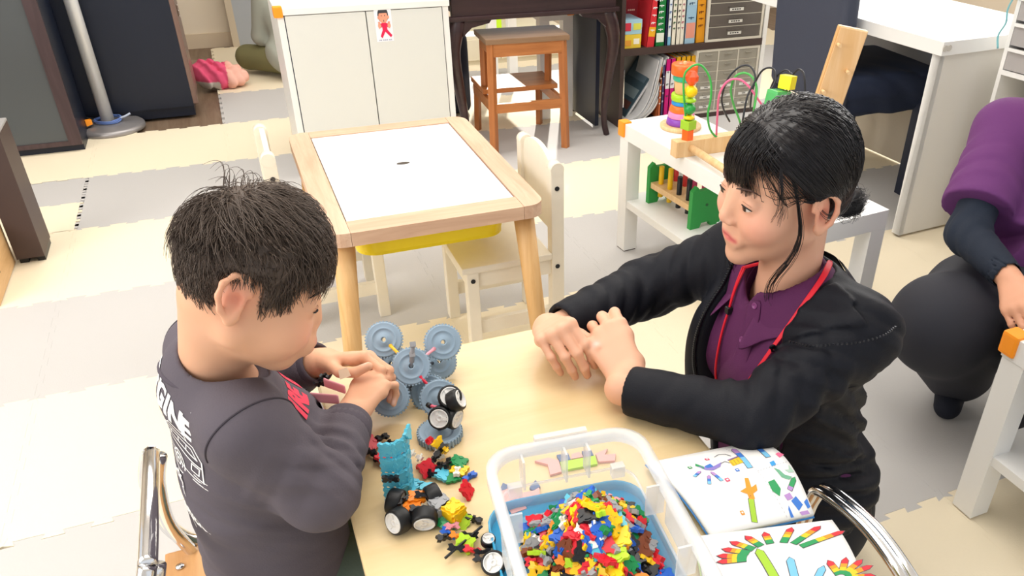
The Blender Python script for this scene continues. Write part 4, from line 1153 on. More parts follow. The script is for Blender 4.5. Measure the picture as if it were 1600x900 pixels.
def scalp_b(p):
    x, y, z = p[:, 0], p[:, 1], p[:, 2]
    hl = np.where(y > .040, .060, np.where(y > .032, .03, np.where(y > .012, -.004, np.where(y > -.030, .031, -.046))))
    return z-hl
sc_ = np.where(isd & (np.linalg.norm((Ll-np.array(CB))/np.array(RB), axis=1) < 1.12) & (Ll[:, 2] > -.05) & (np.abs(Ll[:, 0]) < .069), np.clip(scalp_b(Ll)/.012, 0, 1), 0)[:, None]
col = col*(1-sc_)+np.array(srgb('#2a2624'))*sc_
link('body', net_mesh('body', V, Q_, BO, col), boy, [SKIN_B])
for sd in (-1, 1): eye_parts(HB, qb, boy, BO, sd, 0, .34, .0118)
for sd in (-1, 1):
    MB().tube([HB((sd*x, y, z))-BO for x, y, z in ((.014, .0775, .020), (.022, .0765, .0235), (.032, .072, .0235), (.040, .065, .019))], [.0008, .0016, .0015, .0006], 6).build('eyebrow', mat('brow_dark', '#3a2c26', .8), boy)

# hair
HAIR_B = mat('hair_boy', '#57493f', .5, spec=.5)
cap = SDF()
HB.ell(cap, CB, tuple(np.array(RB)+.0075), .01)
cap.ops.append((lambda P: scalp_b(HB.loc(P))*.55, np.full(3, -9.), np.full(3, 9.), .008, True))
cap.fold(HB((0, 0, .1)), .12, HB.R @ np.array((.6, .8, 0)), .016, .0016, .8)
hair_b = cap_mesh(cap, 'hair', boy, BO, HAIR_B)
u, g = ell_pts(HB, CB, RB, 26000, 5)
pr = np.array(CB)+u*np.array(RB); ok = scalp_b(pr) > -.002; u = u[ok][:9000]; pr = pr[ok][:9000]; N = len(u)
wh = np.array((-.012, -.030, .115)); ja = g.normal(size=(N, 3))*.32
def flow_b(p, t):
    d = p-wh; d = d/np.maximum(np.linalg.norm(d, axis=1)[:, None], .02); d[:, 2] -= .55; d[:, 1] += np.where(p[:, 2] > .07, .55, .0); tw = np.cross(np.array((0, 0, 1.)), d); return d+ja+tw*.25
ln = np.where(pr[:, 2] > .07, .060, np.where(pr[:, 1] > .02, .040, .036)); ln = np.where(pr[:, 2] < .0, .016, ln); ln = np.where((np.abs(pr[:, 0]) > .045) & (pr[:, 1] > -.042) & (pr[:, 1] < .018), .013, ln)*g.uniform(.75, 1.15, N)
hl_ = g.uniform(.004, .018, N)*np.where(pr[:, 2] > .06, 1.25, .75)*np.where(pr[:, 2] < 0, .5, 1)
S_ = grow(CB, RB, u, flow_b, ln, lambda t, n: .001+hl_*math.sin(min(t*1.9, 1.5)), 7, g)
o = strands('hair_strands', HB.w(S_), .00062, HAIR_B, hair_b, BO); o['kind'] = 'stuff'
# unruly tufts on the crown
n = 34; a = g.uniform(-1.2, 1.2, n); b0 = np.stack([np.sin(a)*.02+g.uniform(-.016, .016, n), -.030+g.uniform(-.022, .022, n), np.full(n, .104)], 1); P5 = []
for t in np.linspace(0, 1, 9):
    P5.append(b0+np.stack([np.sin(a)*.012*t+.003*np.sin(t*5+a*3), -.012*t+.022*t*t*np.cos(a*2), .019*np.sin(t*2.6)*(1+.3*np.sin(a*5))], 1))
o = strands('stray_hairs', HB.w(np.stack(P5, 1)), .0005, HAIR_B, hair_b, BO); o['kind'] = 'stuff'

# shirt
SHIRT = mat('charcoal_jersey', '#5a535b', .85, vary=(30, .04), bump=(420, .25))
sh = SDF()
sh.ell((-.083, .95, .585), (.122, .076, .125), TB, .03).ell((-.073, .95, .46), (.112, .092, .14), TB, .05).ell((-.070, .95, .365), (.118, .095, .085), TB, .05)
sht = SDF(); sht.ops = list(sh.ops)
sh.cone(C7+FA*.006+(0, 0, -.030), C7+FA*.006+(0, 0, -.012), .062, .052, .03)
sh.cone(C7+FA*.01+(0, 0, -.03)+LA*.02, RSH, .045, .047, .03).cone(C7+FA*.01+(0, 0, -.03)-LA*.02, LSH, .045, .047, .03)
sh.ell((-.048, .962, .545), (.098, .082, .085), TB, .04); sht = SDF(); sht.ops = list(sh.ops)
nsh = len(sh.ops)
sh.cone(RSH, REL, .050, .046, .022).cone(REL, RWR-.012*nrm(RWR-REL), .045, .034, .016)
sh.cone(LSH, LEL, .048, .044, .022).cone(LEL, LWR-.012*nrm(LWR-LEL), .043, .033, .016)
ea = nrm(REL-RSH); fa = nrm(RWR-REL); eb = nrm(LEL-LSH); fb = nrm(LWR-LEL)
sh.fold(REL+(.0, .02, .02), .062, nrm(fa*.9+ea*.2+(0, 0, .35)), .027, .0058, .35).fold(REL*.6+RWR*.4, .05, nrm(fa+(0, .3, -.4)), .026, .0030, .4).fold((REL+RSH)/2, .06, nrm(ea+(.4, 0, .3)), .042, .0026, .5)
sh.fold((-.06, .88, .56), .08, (.5, .3, .8), .038, .004, .6).fold(REL+(.02, .04, .0), .045, nrm(fa*.7+(0, .2, .7)), .020, .0042, .6).fold((REL*.5+RSH*.5)+(.02, -.02, 0), .05, (.3, .5, .8), .03, .003, .6)
sh.fold(LEL, .05, nrm(fb+(0, .3, .4)), .028, .003, .4).fold((-.03, .90, .52), .09, (.4, .6, .9), .045, .0035, .5).fold((-.12, .9, .5), .09, (.3, .5, -.8), .055, .003, .5).fold((-.08, .93, .40), .10, (.1, .2, 1), .040, .0035, .6)
NA, NB2 = C7+FA*.012+(0, 0, -.05), HB((0, -.022, -.02))
sh.cone(NA+FA*.006, NB2+FA*.01, .0475, .056, .006, True)
for e, w, r in ((REL, RWR, .0275), (LEL, LWR, .027)): sh.cone(w-.03*nrm(w-e), w+.04*nrm(w-e), r*.86, r*.86, .004, True)
for e, w in ((REL, RWR), (LEL, LWR)): cut_end(sh, w, w-e, .012, .05)
sh.plane((0, 0, .335), (0, 0, -1), .01)
V, Q_ = nets(sh, .0034, relax=2)
shirt = link('shirt', net_mesh('shirt', V, Q_, BO), boy, [SHIRT])
shirt['label'] = 'charcoal long-sleeved shirt with white and red truck print'
rib = mat('charcoal_rib', '#524b54', .9, bump=(900, .3))
for e, w, r in ((REL, RWR, .0335), (LEL, LWR, .0325)):
    ax = nrm(w-e); a0 = w-ax*.040; mb = MB(); mb.lathe([(r*.80, .0), (r*1.06, .0), (r*1.07, .012), (r*.98, .034), (r*.92, .0365), (r*.82, .036), (r*.80, .0)], 28, tuple(a0-BO), tuple(ax)); mb.build('cuff', rib, shirt)
ring = []
for i in range(36):
    th = 2*math.pi*i/36; base = C7+FA*(.014)+(0, 0, -.022); p = base+(FA*math.cos(th)*.053+LA*math.sin(th)*.055); p = p+np.array((0, 0, -.017*math.cos(th)+.004)); ring.append(p-BO)
MB().tube(ring, .0105, 10, closed=True, flat=.45).build('neckband', rib, shirt)


def text_me(s, size, bold=.0, shear=0.):
    cu = bpy.data.curves.new('t', 'FONT'); cu.body = s; cu.size = size; cu.offset = bold; cu.shear = shear; cu.align_x = 'CENTER'; cu.align_y = 'CENTER'; cu.resolution_u = 2
    tmp = bpy.data.objects.new('t', cu); COL.objects.link(tmp); me = bpy.data.meshes.new_from_object(tmp.evaluated_get(bpy.context.evaluated_depsgraph_get()))
    bpy.data.objects.remove(tmp); me.materials.clear(); return me


def poly_me(polys):
    mb = MB()
    for p in polys: mb.add([(x, y, 0) for x, y in p], [tuple(range(len(p)))], False)
    return mb.mesh('print')


def line_polys(pts, w):
    out = []
    for (x0, y0), (x1, y1) in zip(pts[:-1], pts[1:]):
        L = math.hypot(x1-x0, y1-y0)+1e-9; nx, ny = -(y1-y0)/L*w/2, (x1-x0)/L*w/2; ex, ey = (x1-x0)/L*w*.3, (y1-y0)/L*w*.3
        out.append([(x0-nx-ex, y0-ny-ey), (x1-nx+ex, y1-ny+ey), (x1+nx+ex, y1+ny+ey), (x0+nx-ex, y0+ny-ey)])
    return out


WINK = mat('print_white', '#f2f0ee', .7); RINK = mat('print_red', '#e8405a', .7); RINK2 = mat('print_crimson', '#b5142c', .6); SINK = mat('print_silver', '#b9b7bd', .5); DINK = mat('print_dark', '#26212a', .6); GINK = mat('print_green', '#b6bfa0', .6)
seam = mat('charcoal_seam', '#3d373f', .9)
for sp_, ep_, sg in ((RSH, REL, 1), (LSH, LEL, -1)):
    n_ = nrm(nrm(ep_-sp_)*.55+LA*sg*.8); c_ = sp_+n_*.004; a_ = nrm(np.cross(n_, (0, 0, 1))); b_ = np.cross(n_, a_); th_ = np.linspace(-2.0, 2.0, 40)
    dd = np.array([a_*math.sin(t)*(-1)-b_*math.cos(t)*np.sign(b_[2])*-1 for t in th_]); Pt = trace(sh, c_+dd*.12, -dd); MB().tube([tuple(q-BO) for q in Pt+dd*.0002], .0013, 5).build('shoulder_seam', seam, shirt)


CYL = np.array((-.08, .95, 0.))


def print_round(S, me, th0, z0, front, name, m, lift=.0008, R0=.088, rot=0., sc=1., step=.005):
    """lays a flat mesh round the trunk: x becomes an angle about the spine, y a height"""
    bm = bmesh.new(); bm.from_mesh(me); bmesh.ops.transform(bm, matrix=Matrix.Rotation(rot, 4, 'Z') @ Matrix.Scale(sc, 4), verts=bm.verts[:])
    for ax in ((1, 0, 0), (0, 1, 0)):
        cs = np.array([v.co for v in bm.verts]) @ np.array(ax)
        for t in np.arange(cs.min()+step, cs.max(), step): bmesh.ops.bisect_plane(bm, geom=bm.verts[:]+bm.edges[:]+bm.faces[:], plane_co=Vector(ax)*t, plane_no=Vector(ax), dist=1e-6)
    bm.verts.ensure_lookup_table(); P = np.array([v.co[:] for v in bm.verts]); a = math.radians(th0)+P[:, 0]/R0; sg = 1 if front else -1
    d = sg*(FA[None]*np.cos(a)[:, None]-LA[None]*np.sin(a)[:, None]); O = CYL+d*.3+np.stack([0*a, 0*a, z0+P[:, 1]], 1)
    H_ = trace(S, O, -d, n=110); H_ = H_+sdf_n(S, H_)*lift-BO
    for v, q in zip(bm.verts, H_): v.co = q
    out = bpy.data.meshes.new(name); bm.to_mesh(out); bm.free(); return link(name, out, shirt, [m])


shb = SDF(); shb.ops = list(sh.ops[:nsh]); 
for i, ch in enumerate('ENGINE'): print_round(shb, text_me(ch, .038, .0018), -16+12.2*i, .703-.0085*i, False, 'lettering', WINK, rot=-.30)
print_round(shb, poly_me([[(-.014, .012), (-.004, .012), (-.002, .002), (.006, .006), (.006, -.004), (.016, -.012), (-.002, -.004), (-.004, -.001), (-.010, -.004)]]), 60, .668, False, 'lightning_mark', WINK, rot=-.35, sc=1.15)
tr_ = []
for pts in ([(-.06, .03), (.05, .03), (.068, .012), (.072, -.008), (.076, -.030), (-.06, -.030)], [(-.06, .022), (.046, .022), (.060, .010), (-.06, .010)], [(-.05, .022), (-.05, .010)], [(-.03, .022), (-.03, .010)], [(-.01, .022), (-.01, .010)], [(.012, .022), (.012, .010)], [(.034, .022), (.034, .010)], [(-.06, .0), (.070, .0)], [(.05, -.004), (.066, -.004), (.066, -.018), (.05, -.018), (.05, -.004)], [(-.06, -.02), (.02, -.02)], [(.056, -.024), (.08, -.026), (.082, -.036), (.054, -.036)], [(-.02, .030), (-.012, .038), (.03, .038), (.036, .030)]):
    tr_ += line_polys(pts, .0024)
for r in (.021, .013, .006): tr_ += line_polys([(.012+r*math.cos(k*.3491), -.034+r*math.sin(k*.3491)) for k in range(19)], .0028)
print_round(shb, poly_me(tr_), 20, .626, False, 'truck_outline', WINK, rot=-.28, sc=.78)
print_round(shb, text_me('truck', .024, .0008), 2, .571, False, 'lettering', WINK, rot=-.1)
print_round(shb, poly_me(line_polys([(0, .03), (.012, .03), (.014, .02), (.006, .016), (.014, -.05), (.024, -.07)], .0025)+line_polys([(.010, .03), (.018, -.06)], .002)), 12, .540, False, 'ladder_outline', WINK, sc=.7)
print_round(shb, text_me('vehicle.', .024, .0010), 22, .510, False, 'lettering', WINK, rot=-.12)
# front print, seen from the front x runs from his right to his left
for i, ch in enumerate('FIRE ENG'):
    if ch != ' ': print_round(sht, text_me(ch, .042, .0022), -46+12.5*i, .628, True, 'lettering', RINK, rot=.0)
print_round(sht, poly_me([[(-.062, -.055), (.07, -.055), (.07, .012), (.03, .022), (-.052, .022), (-.062, .0)]]), -6, .560, True, 'truck_body', RINK2)
print_round(sht, poly_me([[(-.056, -.010), (-.022, -.010), (-.022, .016), (-.048, .016)]]), -6, .560, True, 'truck_window', GINK, .0014)
print_round(sht, poly_me(line_polys([(-.064, -.022), (.07, -.022)], .008)), -6, .560, True, 'truck_stripe', SINK, .0015)
print_round(sht, poly_me(line_polys([(-.06, .027), (.07, .027)], .006)), -6, .560, True, 'truck_stripe', SINK, .0015)
print_round(sht, poly_me([[(-.05, -.046), (-.02, -.046), (-.02, -.032), (-.05, -.032)]]), -6, .560, True, 'truck_grille', DINK, .0016)
print_round(sht, poly_me([[(.0, -.05), (.05, -.05), (.05, -.034), (.0, -.034)]]), -6, .560, True, 'truck_grille', DINK, .0016)

# trousers
TRO = mat('green_trousers', '#55645a', .85, bump=(300, .3)); tr = SDF()
tr.ell((-.075, .95, .345), (.112, .092, .062), TB, .03)
for sd in (-1, 1):
    hp = np.array((-.07, .95, .335))+LA*sd*.055; kn = np.array((.15, .965, .335))+LA*sd*.075; an = np.array((.16, .97, .06))+LA*sd*.07
    tr.cone(hp, kn, .060, .048, .03).cone(kn, an, .048, .036, .02)
V, Q_ = nets(tr, .006); trs = link('trousers', net_mesh('trousers', V, Q_, BO), boy, [TRO])
for sd in (-1, 1):
    s = SDF(); an = np.array((.16, .97, .05))+LA*sd*.07; s.cone(an-FA*.02-(0, 0, .02), an+FA*.085-(0, 0, .026), .028, .022, .01); s.plane((0, 0, .002), (0, 0, -1))
    V, Q_ = nets(s, .005); link('sock', net_mesh('sock', V, Q_, BO), boy, [mat('sock_white', '#e4e1da', .9)])

# ---------------------------------------------------------------- the woman across the table
WO = np.array((.83, .93, 0.))
wo = person('young woman in dark jacket and purple polo shirt leaning on the table, hands clasped', tuple(WO))
HW = Head((.730, .935, .812), [[.0017, -.9974, -.0719], [.9956, .0085, -.0936], [.0940, -.0714, .9930]])
HW.R[:, 0] = nrm(HW.R[:, 0]); HW.R[:, 1] = nrm(HW.R[:, 1]-HW.R[:, 0]*(HW.R[:, 0] @ HW.R[:, 1])); HW.R[:, 2] = np.cross(HW.R[:, 0], HW.R[:, 1])
qw = dict(face_c=(0, .032, -.022), face_r=(.058, .056, .076), cheek=(.035, .060, -.022, .030), jaw=(.050, .0, -.048), chin=(0, .074, -.091), chin_r=.014,
          eye=(.031, .079, .010), eye_r=.0122, nose=(.1110, -.020), tip=.0085, mouth=(.0945, -.056), lipw=.0205, ear=(.0745, -.008, -.002), ear_s=1.15, s=1.0)
CW, RW = (0, -.006, .046), (.071, .088, .083)
FW_, LW_ = np.array((-.996, .087, 0.)), np.array((.087, .996, 0.))      # forward and her right
WT = np.stack([LW_, FW_, (0, 0, 1)], 1)
WC7 = np.array((.780, .93, .69)); WLS = np.array((.803, .800, .622)); WRS = np.array((.775, 1.075, .640))
WLE = np.array((.598, .760, .548)); WLW = np.array((.456, .912, .536)); WRE = np.array((.635, 1.185, .535)); WRW = np.array((.425, 1.108, .538))
sk = SDF(); face(sk, HW, qw, CW, RW)
NB = HW((0, -.030, -.030)); NA_ = WC7+FW_*.022+(0, 0, -.035)
sk.cone(NA_, NB, .049, .048, .03).ell(WC7+FW_*.03+(0, 0, -.12), (.10, .045, .08), WT, .03)
for a, b, c in ((WLS, WLE, WLW), (WRS, WRE, WRW)): sk.cone(a, b, .042, .035, .02).cone(b, c, .036, .026, .02)
nw_ = []
# her left hand, a loose fist seen from its back
dW = nrm((-.02, .80, .45)); nW = nrm((-.45, -.52, .72))
hl_w, hr_w = SDF(), SDF()
hand(hl_w, np.array((.474, .920, .543)), nrm((-.06, .86, .42)), nrm((-.36, -.42, .84)), False, 1.08, [(36, 94, 60), (40, 94, 60), (42, 94, 60), (42, 90, 58)], [(.70, .05, -.72), (.55, -.55, -.60), (.30, -.88, -.35)], .06, nw_)
# her right hand, fingers draped down over the thumb
hand(hr_w, np.array((.406, 1.100, .552)), nrm((-.12, -.78, .36)), nrm((-.35, .40, .85)), True, 1.0, [(66, 36, 18), (68, 38, 20), (68, 40, 20), (66, 40, 20)], [(.75, .35, -.55), (.92, .2, -.35), (.95, .0, -.3)], .08, nw_)
hl_w.cone(WLW, (.474, .920, .543), .025, .024, .01); hr_w.cone(WRW, (.406, 1.100, .552), .025, .023, .01); sub_union(sk, hr_w); sub_union(sk, hl_w)
V, Q_ = nets(sk, .0023, relax=2); Ll = HW.loc(V); col = np.tile(np.array(srgb('#e2ae90')), (len(V), 1))
col = blend(col, V, spots_head(HW, [((.040, .070, -.022), .024, '#ec8f85', .55), ((-.040, .070, -.022), .024, '#ec8f85', .55), ((0, .110, -.024), .010, '#eda495', .4),
    ((.031, .088, .016), .012, '#d99d86', .22), ((-.031, .088, .016), .012, '#d99d86', .22)]+[((x, .0955-abs(x)*.30, z), .0038, '#cf5f62', .85) for x in (-.018, -.0135, -.009, -.0045, 0, .0045, .009, .0135, .018) for z in (-.0520+abs(x)*-.12, -.0585+abs(x)*.15)]+[
    ((.076, -.012, .0), .022, '#ea9079', .6), ((-.076, -.012, .0), .022, '#ea9079', .6), ((-.080, -.012, .0), .010, '#c2604e', .5)]))
for c, r in nw_: col = blend(col, V, [(c, r, '#f3bdb2', .8)])


def scalp_w(p):
    x, y, z = p[:, 0], p[:, 1], p[:, 2]
    hl = np.where(y > .062, .098, np.where(y > .020, .045+(y-.020)*1.26, np.where(y > -.020, .026, np.where(y > -.034, .014, -.050))))
    return z-hl
isd = np.linalg.norm(Ll, axis=1) < .17
m_ = np.where(isd & (Ll[:, 2] > -.05) & (np.linalg.norm((Ll-np.array(CW))/np.array(RW), axis=1) < 1.1) & (np.abs(Ll[:, 0]) < .075), np.clip(scalp_w(Ll)/.010, 0, 1), 0)[:, None]
col = col*(1-m_)+np.array(srgb('#231d1d'))*m_
link('body', net_mesh('body', V, Q_, WO, col), wo, [SKIN_W])
for sd in (-1, 1): eye_parts(HW, qw, wo, WO, sd, 0, .62, .0142)
for sd in (-1, 1):
    MB().tube([HW((sd*x, y, z))-WO for x, y, z in ((.013, .0965, .032), (.024, .0945, .0365), (.036, .0875, .038), (.047, .077, .032))], [.0012, .0026, .0025, .0008], 6, flat=.6).build('eyebrow', mat('brow_brown', '#4a342c', .8), wo)

HAIR_W = mat('hair_woman', '#191518', .33, spec=.6)
cap = SDF(); HW.ell(cap, CW, tuple(np.array(RW)+.014), .01); HW.ell(cap, (0, -.068, -.012), (.050, .038, .050), .03)
cap.ops.append((lambda P: scalp_w(HW.loc(P))*.6, np.full(3, -9.), np.full(3, 9.), .010, True))
HW.ell(cap, (0, .075, -.02), (.062, .062, .088), .006, True)
for sd in (-1, 1): HW.ell(cap, (sd*.088, -.010, -.004), (.032, .028, .036), .005, True)
cap.fold(HW((0, -.02, .10)), .16, HW.R @ np.array((1, .15, .2)), .013, .0016, .5)
hair_w = cap_mesh(cap, 'hair', wo, WO, HAIR_W)
BUN = np.array((.004, -.120, -.045))
b_ = SDF(); HW.ell(b_, BUN, (.026, .026, .026), .01); HW.cone(b_, (0, -.080, -.03), BUN, .024, .018, .02); b_.fold(HW(BUN), .05, HW.R @ np.array((.3, 1, .4)), .012, .003, .8)
bun = cap_mesh(b_, 'hair_bun', wo, WO, HAIR_W)
g = np.random.default_rng(11)
t_ = np.linspace(0, 2*np.pi, 24); MB().tube([HW((.022*math.cos(a), -.098+.004*math.sin(a), -.037+.022*math.sin(a)))-WO for a in t_[:-1]], .0035, 8, closed=True).build('hair_tie', BLACK, bun)
n = 900; a = g.uniform(0, 6.28, n); r = .018+.012*g.random(n); P5 = []; tw = g.normal(size=(n, 3))*.4
for t in np.linspace(0, 1, 9):
    th = a+t*3.6; P5.append(BUN+np.stack([r*np.cos(th), r*np.sin(th)*np.cos(tw[:, 0]), r*np.sin(th)*np.sin(tw[:, 0])+r*np.cos(th)*np.sin(tw[:, 1])*.6], 1)*(1+.10*t*g.random(n)[:, None])+np.stack([0*t*r, -.016*t*(g.random(n) < .16), -.018*t*(g.random(n) < .16)], 1))
o = strands('bun_strands', HW.w(np.stack(P5, 1)), .00055, HAIR_W, bun, WO); o['kind'] = 'stuff'
# swept-back strands
u, g = ell_pts(HW, CW, RW, 30000, 21); pr = np.array(CW)+u*np.array(RW); ok = (scalp_w(pr) > -.004) & (pr[:, 1] > -.085); u = u[ok][:7000]; N = len(u)
ub = nrm((np.array((0, -.100, -.035))-np.array(CW))/np.array(RW)); jit = g.normal(size=(N, 3))*.05; lay = g.uniform(.010, .0185, N); out = []
part = np.array((.012, .045, .125)); sidew = np.where(u[:, 0] > .1, 1, -1)
for t in np.linspace(0, 1, 11):
    s_ = t**.9; d = u*(1-s_)[..., None] if np.ndim(s_) else u*(1-s_)+(ub+jit*(1-t))*s_
    d = d+np.stack([np.sign(u[:, 0])*.34*np.sin(np.pi*t)*np.minimum(1, np.abs(u[:, 0])*3), 0*u[:, 0], -.10*np.sin(np.pi*t)*np.ones(N)], 1)
    d /= np.linalg.norm(d, axis=1)[:, None]; out.append(np.array(CW)+d*(np.array(RW)+(lay*min(1, .45+t*3))[:, None]))
out = np.stack(out, 1); zf = .034-.040*((out[..., 1]+.010)/.034)**2; out[..., 2] = np.where(np.abs(out[..., 0]) > .045, np.maximum(out[..., 2], zf+.10*(out[..., 2]-zf)*(out[..., 2] < zf)), out[..., 2])
o = strands('hair_strands', HW.w(out), .00062, HAIR_W, hair_w, WO, taper=.6); o['kind'] = 'stuff'


def lock(name, guides, n, spread, r, seed, K=24):
    g = np.random.default_rng(seed); P = np.array(bez(guides, 8)); P = P[np.linspace(0, len(P)-1, K).astype(int)]; off = g.normal(size=(n, 1, 3))*np.array(spread); ex = g.normal(size=(n, 1, 3))*np.array(spread)*1.2; tt = np.linspace(0, 1, K)[None, :, None]
    tl = g.uniform(.8, 1, n)[:, None, None]; Q = P[None]+off*(.12+.88*tt)+ex*tt*tt
    return Q


# fringe: forward and down over the brow, thinning towards her left temple
n = 900; x0 = g.uniform(-.056, .066, n); fr_ = []
x1 = x0*1.08+g.normal(size=n)*.005; zt = np.where(x0 < -.030, .052+(-.030-x0)*.6, np.where(x0 > .01, .012, .024))+g.normal(size=n)*.007; bul = g.uniform(0, .008, n); K = 10
yb_ = lambda x, z: np.array(CW)[1]+(RW[1])*np.sqrt(np.maximum(.05, 1-(x/RW[0])**2*.92-np.maximum(0, (z-CW[2])/RW[2])**2*.85))
zr = .046+.076*np.sqrt(1-(x0/.082)**2)+g.normal(size=n)*.003
for t in np.linspace(0, 1, K):
    x = x0*(1-t)+x1*t; z = zr+(zt-zr)*t**1.15; y = yb_(x, z)+.006+bul+.010*np.sin(np.pi*min(1, t*1.1))-.004*t
    fr_.append(np.stack([x, y, z], 1))
keep = (np.sin(x0*260)+.5*np.sin(x0*610+1) > -.75) | (g.random(n) < .35)
o = strands('fringe', HW.w(np.stack(fr_, 1)[keep]), .00062, HAIR_W, hair_w, WO, taper=.2); o['kind'] = 'stuff'
for sd in (-1, 1):
    q = np.concatenate([lock('l', [(sd*.060, .052, .085), (sd*.071, .040, .050), (sd*.075, .030, .015), (sd*.078, .022, -.030), (sd*.076, .030, -.070), (sd*.064, .046, -.110), (sd*.055, .044, -.145), (sd*.058, .036, -.165)], 26, (.0035, .0045, .003), .0006, 31+sd),
                        lock('l', [(sd*.058, .058, .085), (sd*.068, .060, .050), (sd*.070, .055, .022), (sd*.068, .058, .002)], 16, (.003, .005, .004), .0006, 41+sd),
                        lock('l', [(sd*.070, .018, .050), (sd*.078, .005, .022), (sd*.0825, -.015, -.002), (sd*.072, -.05, -.012), (sd*.03, -.10, -.01)], 5, (.002, .004, .004), .0006, 51+sd)])
    o = strands('side_lock', HW.w(q), .00058, HAIR_W, hair_w, WO, taper=.4); o['kind'] = 'stuff'

# polo shirt
POLO = mat('plum_polo', '#551b4b', .8, vary=(18, .05), bump=(520, .25)); JK = mat('navy_black_jacket', '#0d0f18', .62, spec=.28, vary=(14, .12), bump=(480, .2))
UPW = np.array((0, 0, 1.))
po_ = SDF(); po_.ell((.765, .93, .545), (.158, .098, .130), WT, .03).ell((.790, .93, .40), (.145, .108, .16), WT, .05).ell((.82, .93, .27), (.165, .125, .12), WT, .05)
po_.cone(WC7+FW_*.02+(0, 0, -.05), WLS, .060, .060, .04).cone(WC7+FW_*.02+(0, 0, -.05), WRS, .060, .060, .04)
po_.ell((.765, .93, .50)+FW_*.062+LW_*.055, (.058, .045, .058), WT, .04).ell((.765, .93, .50)+FW_*.062-LW_*.055, (.058, .045, .058), WT, .04)
trunk = SDF(); trunk.ops = list(po_.ops)
po_.cone(WC7+FW_*.030+(0, 0, -.055), NB+FW_*.02, .056, .070, .006, True)
po_.cone(WC7+FW_*.070+(0, 0, .0), WC7+FW_*.108+(0, 0, -.075), .032, .004, .006, True)
po_.plane((0, 0, .17), (0, 0, -1))
po_.fold((.70, .93, .45), .10, (.3, .8, .6), .05, .0035, .5)
V, Q_ = nets(po_, .004); polo = link('polo_shirt', net_mesh('polo_shirt', V, Q_, WO), wo, [POLO]); polo['label'] = 'plum purple polo shirt'
# collar of the polo
def coll(name, r0, r1, up0, up1, a0, a1, m, S, par, dz=(0, 0), n=30, cen=None, lift=.004, tip=0.):
    A, B = [], []; cen = WC7+FW_*.028+(0, 0, -.045) if cen is None else cen
    for i in range(n+1):
        th = math.radians(a0+(a1-a0)*i/n); dr = FW_*math.cos(th)+LW_*math.sin(th); f = (1+math.cos(th))/2; e = 1-abs(2*i/n-1)
        A.append(cen+dr*r0*(1+.10*f)+UPW*(up0+dz[0]*f))
        p = cen+dr*(r1+tip*max(0, 1-e*7))*(1+.10*f)+UPW*(up1+dz[1]*f-tip*.9*max(0, 1-e*7)); d = S(p[None], cull=False)[0]
        if d < lift: p = p+sdf_n(S, p[None])[0]*(lift-d)
        B.append(p)
    return ribbon(name, A, B, m, par, WO, .003)
coll('collar', .052, .086, .058, -.004, 26, 334, POLO, trunk, polo, dz=(-.060, -.055), tip=.022)
for u, v in ((1180, 478), (1160, 531)):
    p = hit(trunk, u, v, .001); nn = sdf_n(trunk, p[None])[0]; MB().lathe([(.0, .0), (.0052, 0), (.0055, .0012), (.0045, .002), (.0038, .0012), (0, .0012)], 16, tuple(p-WO), tuple(nn)).build('button', mat('button_plum', '#7c3a70', .3), polo)
pl = [hit(trunk, u, v, .0012) for u, v in ((1171, 466), (1165, 500), (1153, 540), (1138, 580), (1130, 612))]; pr_ = [hit(trunk, u, v, .0012) for u, v in ((1192, 468), (1187, 503), (1176, 545), (1160, 587), (1150, 620))]
ribbon('placket', pl, pr_, POLO, polo, WO, .0022)

# jacket: open in front
jk = SDF()
jk.ell((.765, .93, .54), (.172, .112, .140), WT, .03).ell((.790, .93, .40), (.162, .124, .17), WT, .05).ell((.835, .93, .26), (.185, .145, .11), WT, .05)
jk.cone(WC7+FW_*.01+(0, 0, -.055), WLS, .066, .060, .04).cone(WC7+FW_*.01+(0, 0, -.055), WRS, .066, .060, .04)
jk.ell((.765, .93, .50)+FW_*.064+LW_*.06, (.062, .052, .064), WT, .04).ell((.765, .93, .50)+FW_*.064-LW_*.06, (.062, .052, .064), WT, .04)
jk.ell((.765, .93, .46)+FW_*.085+LW_*.085, (.035, .045, .13), WT, .04)
body_j = SDF(); body_j.ops = list(jk.ops)
# front opening between the two zip edges
cn = np.array((.765, .93, 0.))
def opening(P):
    q = P-cn; f = q @ FW_; l = q @ LW_; z = P[:, 2]
    k = np.clip((z-.36)/.32, 0, 1); near = -.118+.030*np.clip((z-.60)/.1, 0, 1); far = .040+.035*k
    return np.maximum(np.maximum(l-far, near-l), .015-f)
jk.ops.append((opening, np.full(3, -9.), np.full(3, 9.), .010, True))
jk.cone(WC7+FW_*.030+(0, 0, -.06), NB+FW_*.02, .075, .085, .01, True)
jk.cone(WLS, WLE, .058, .048, .03).cone(WLE, WLW-.02*nrm(WLW-WLE), .047, .039, .02)
jk.cone(WRS, WRE, .060, .053, .03).cone(WRE, WRW-.02*nrm(WRW-WRE), .055, .041, .02)
el = nrm(WLE-WLS); fl = nrm(WLW-WLE); er = nrm(WRE-WRS); f2 = nrm(WRW-WRE)
jk.fold(WLE+(.02, .02, .01), .08, nrm(fl*.9+el*.3+(0, 0, .4)), .040, .0060, .35).fold((WLE+WLS)/2, .09, nrm(el+(0, .5, .5)), .055, .0045, .4).fold((WLE+WLW)/2, .06, nrm(fl+(.2, 0, .5)), .05, .003, .5)
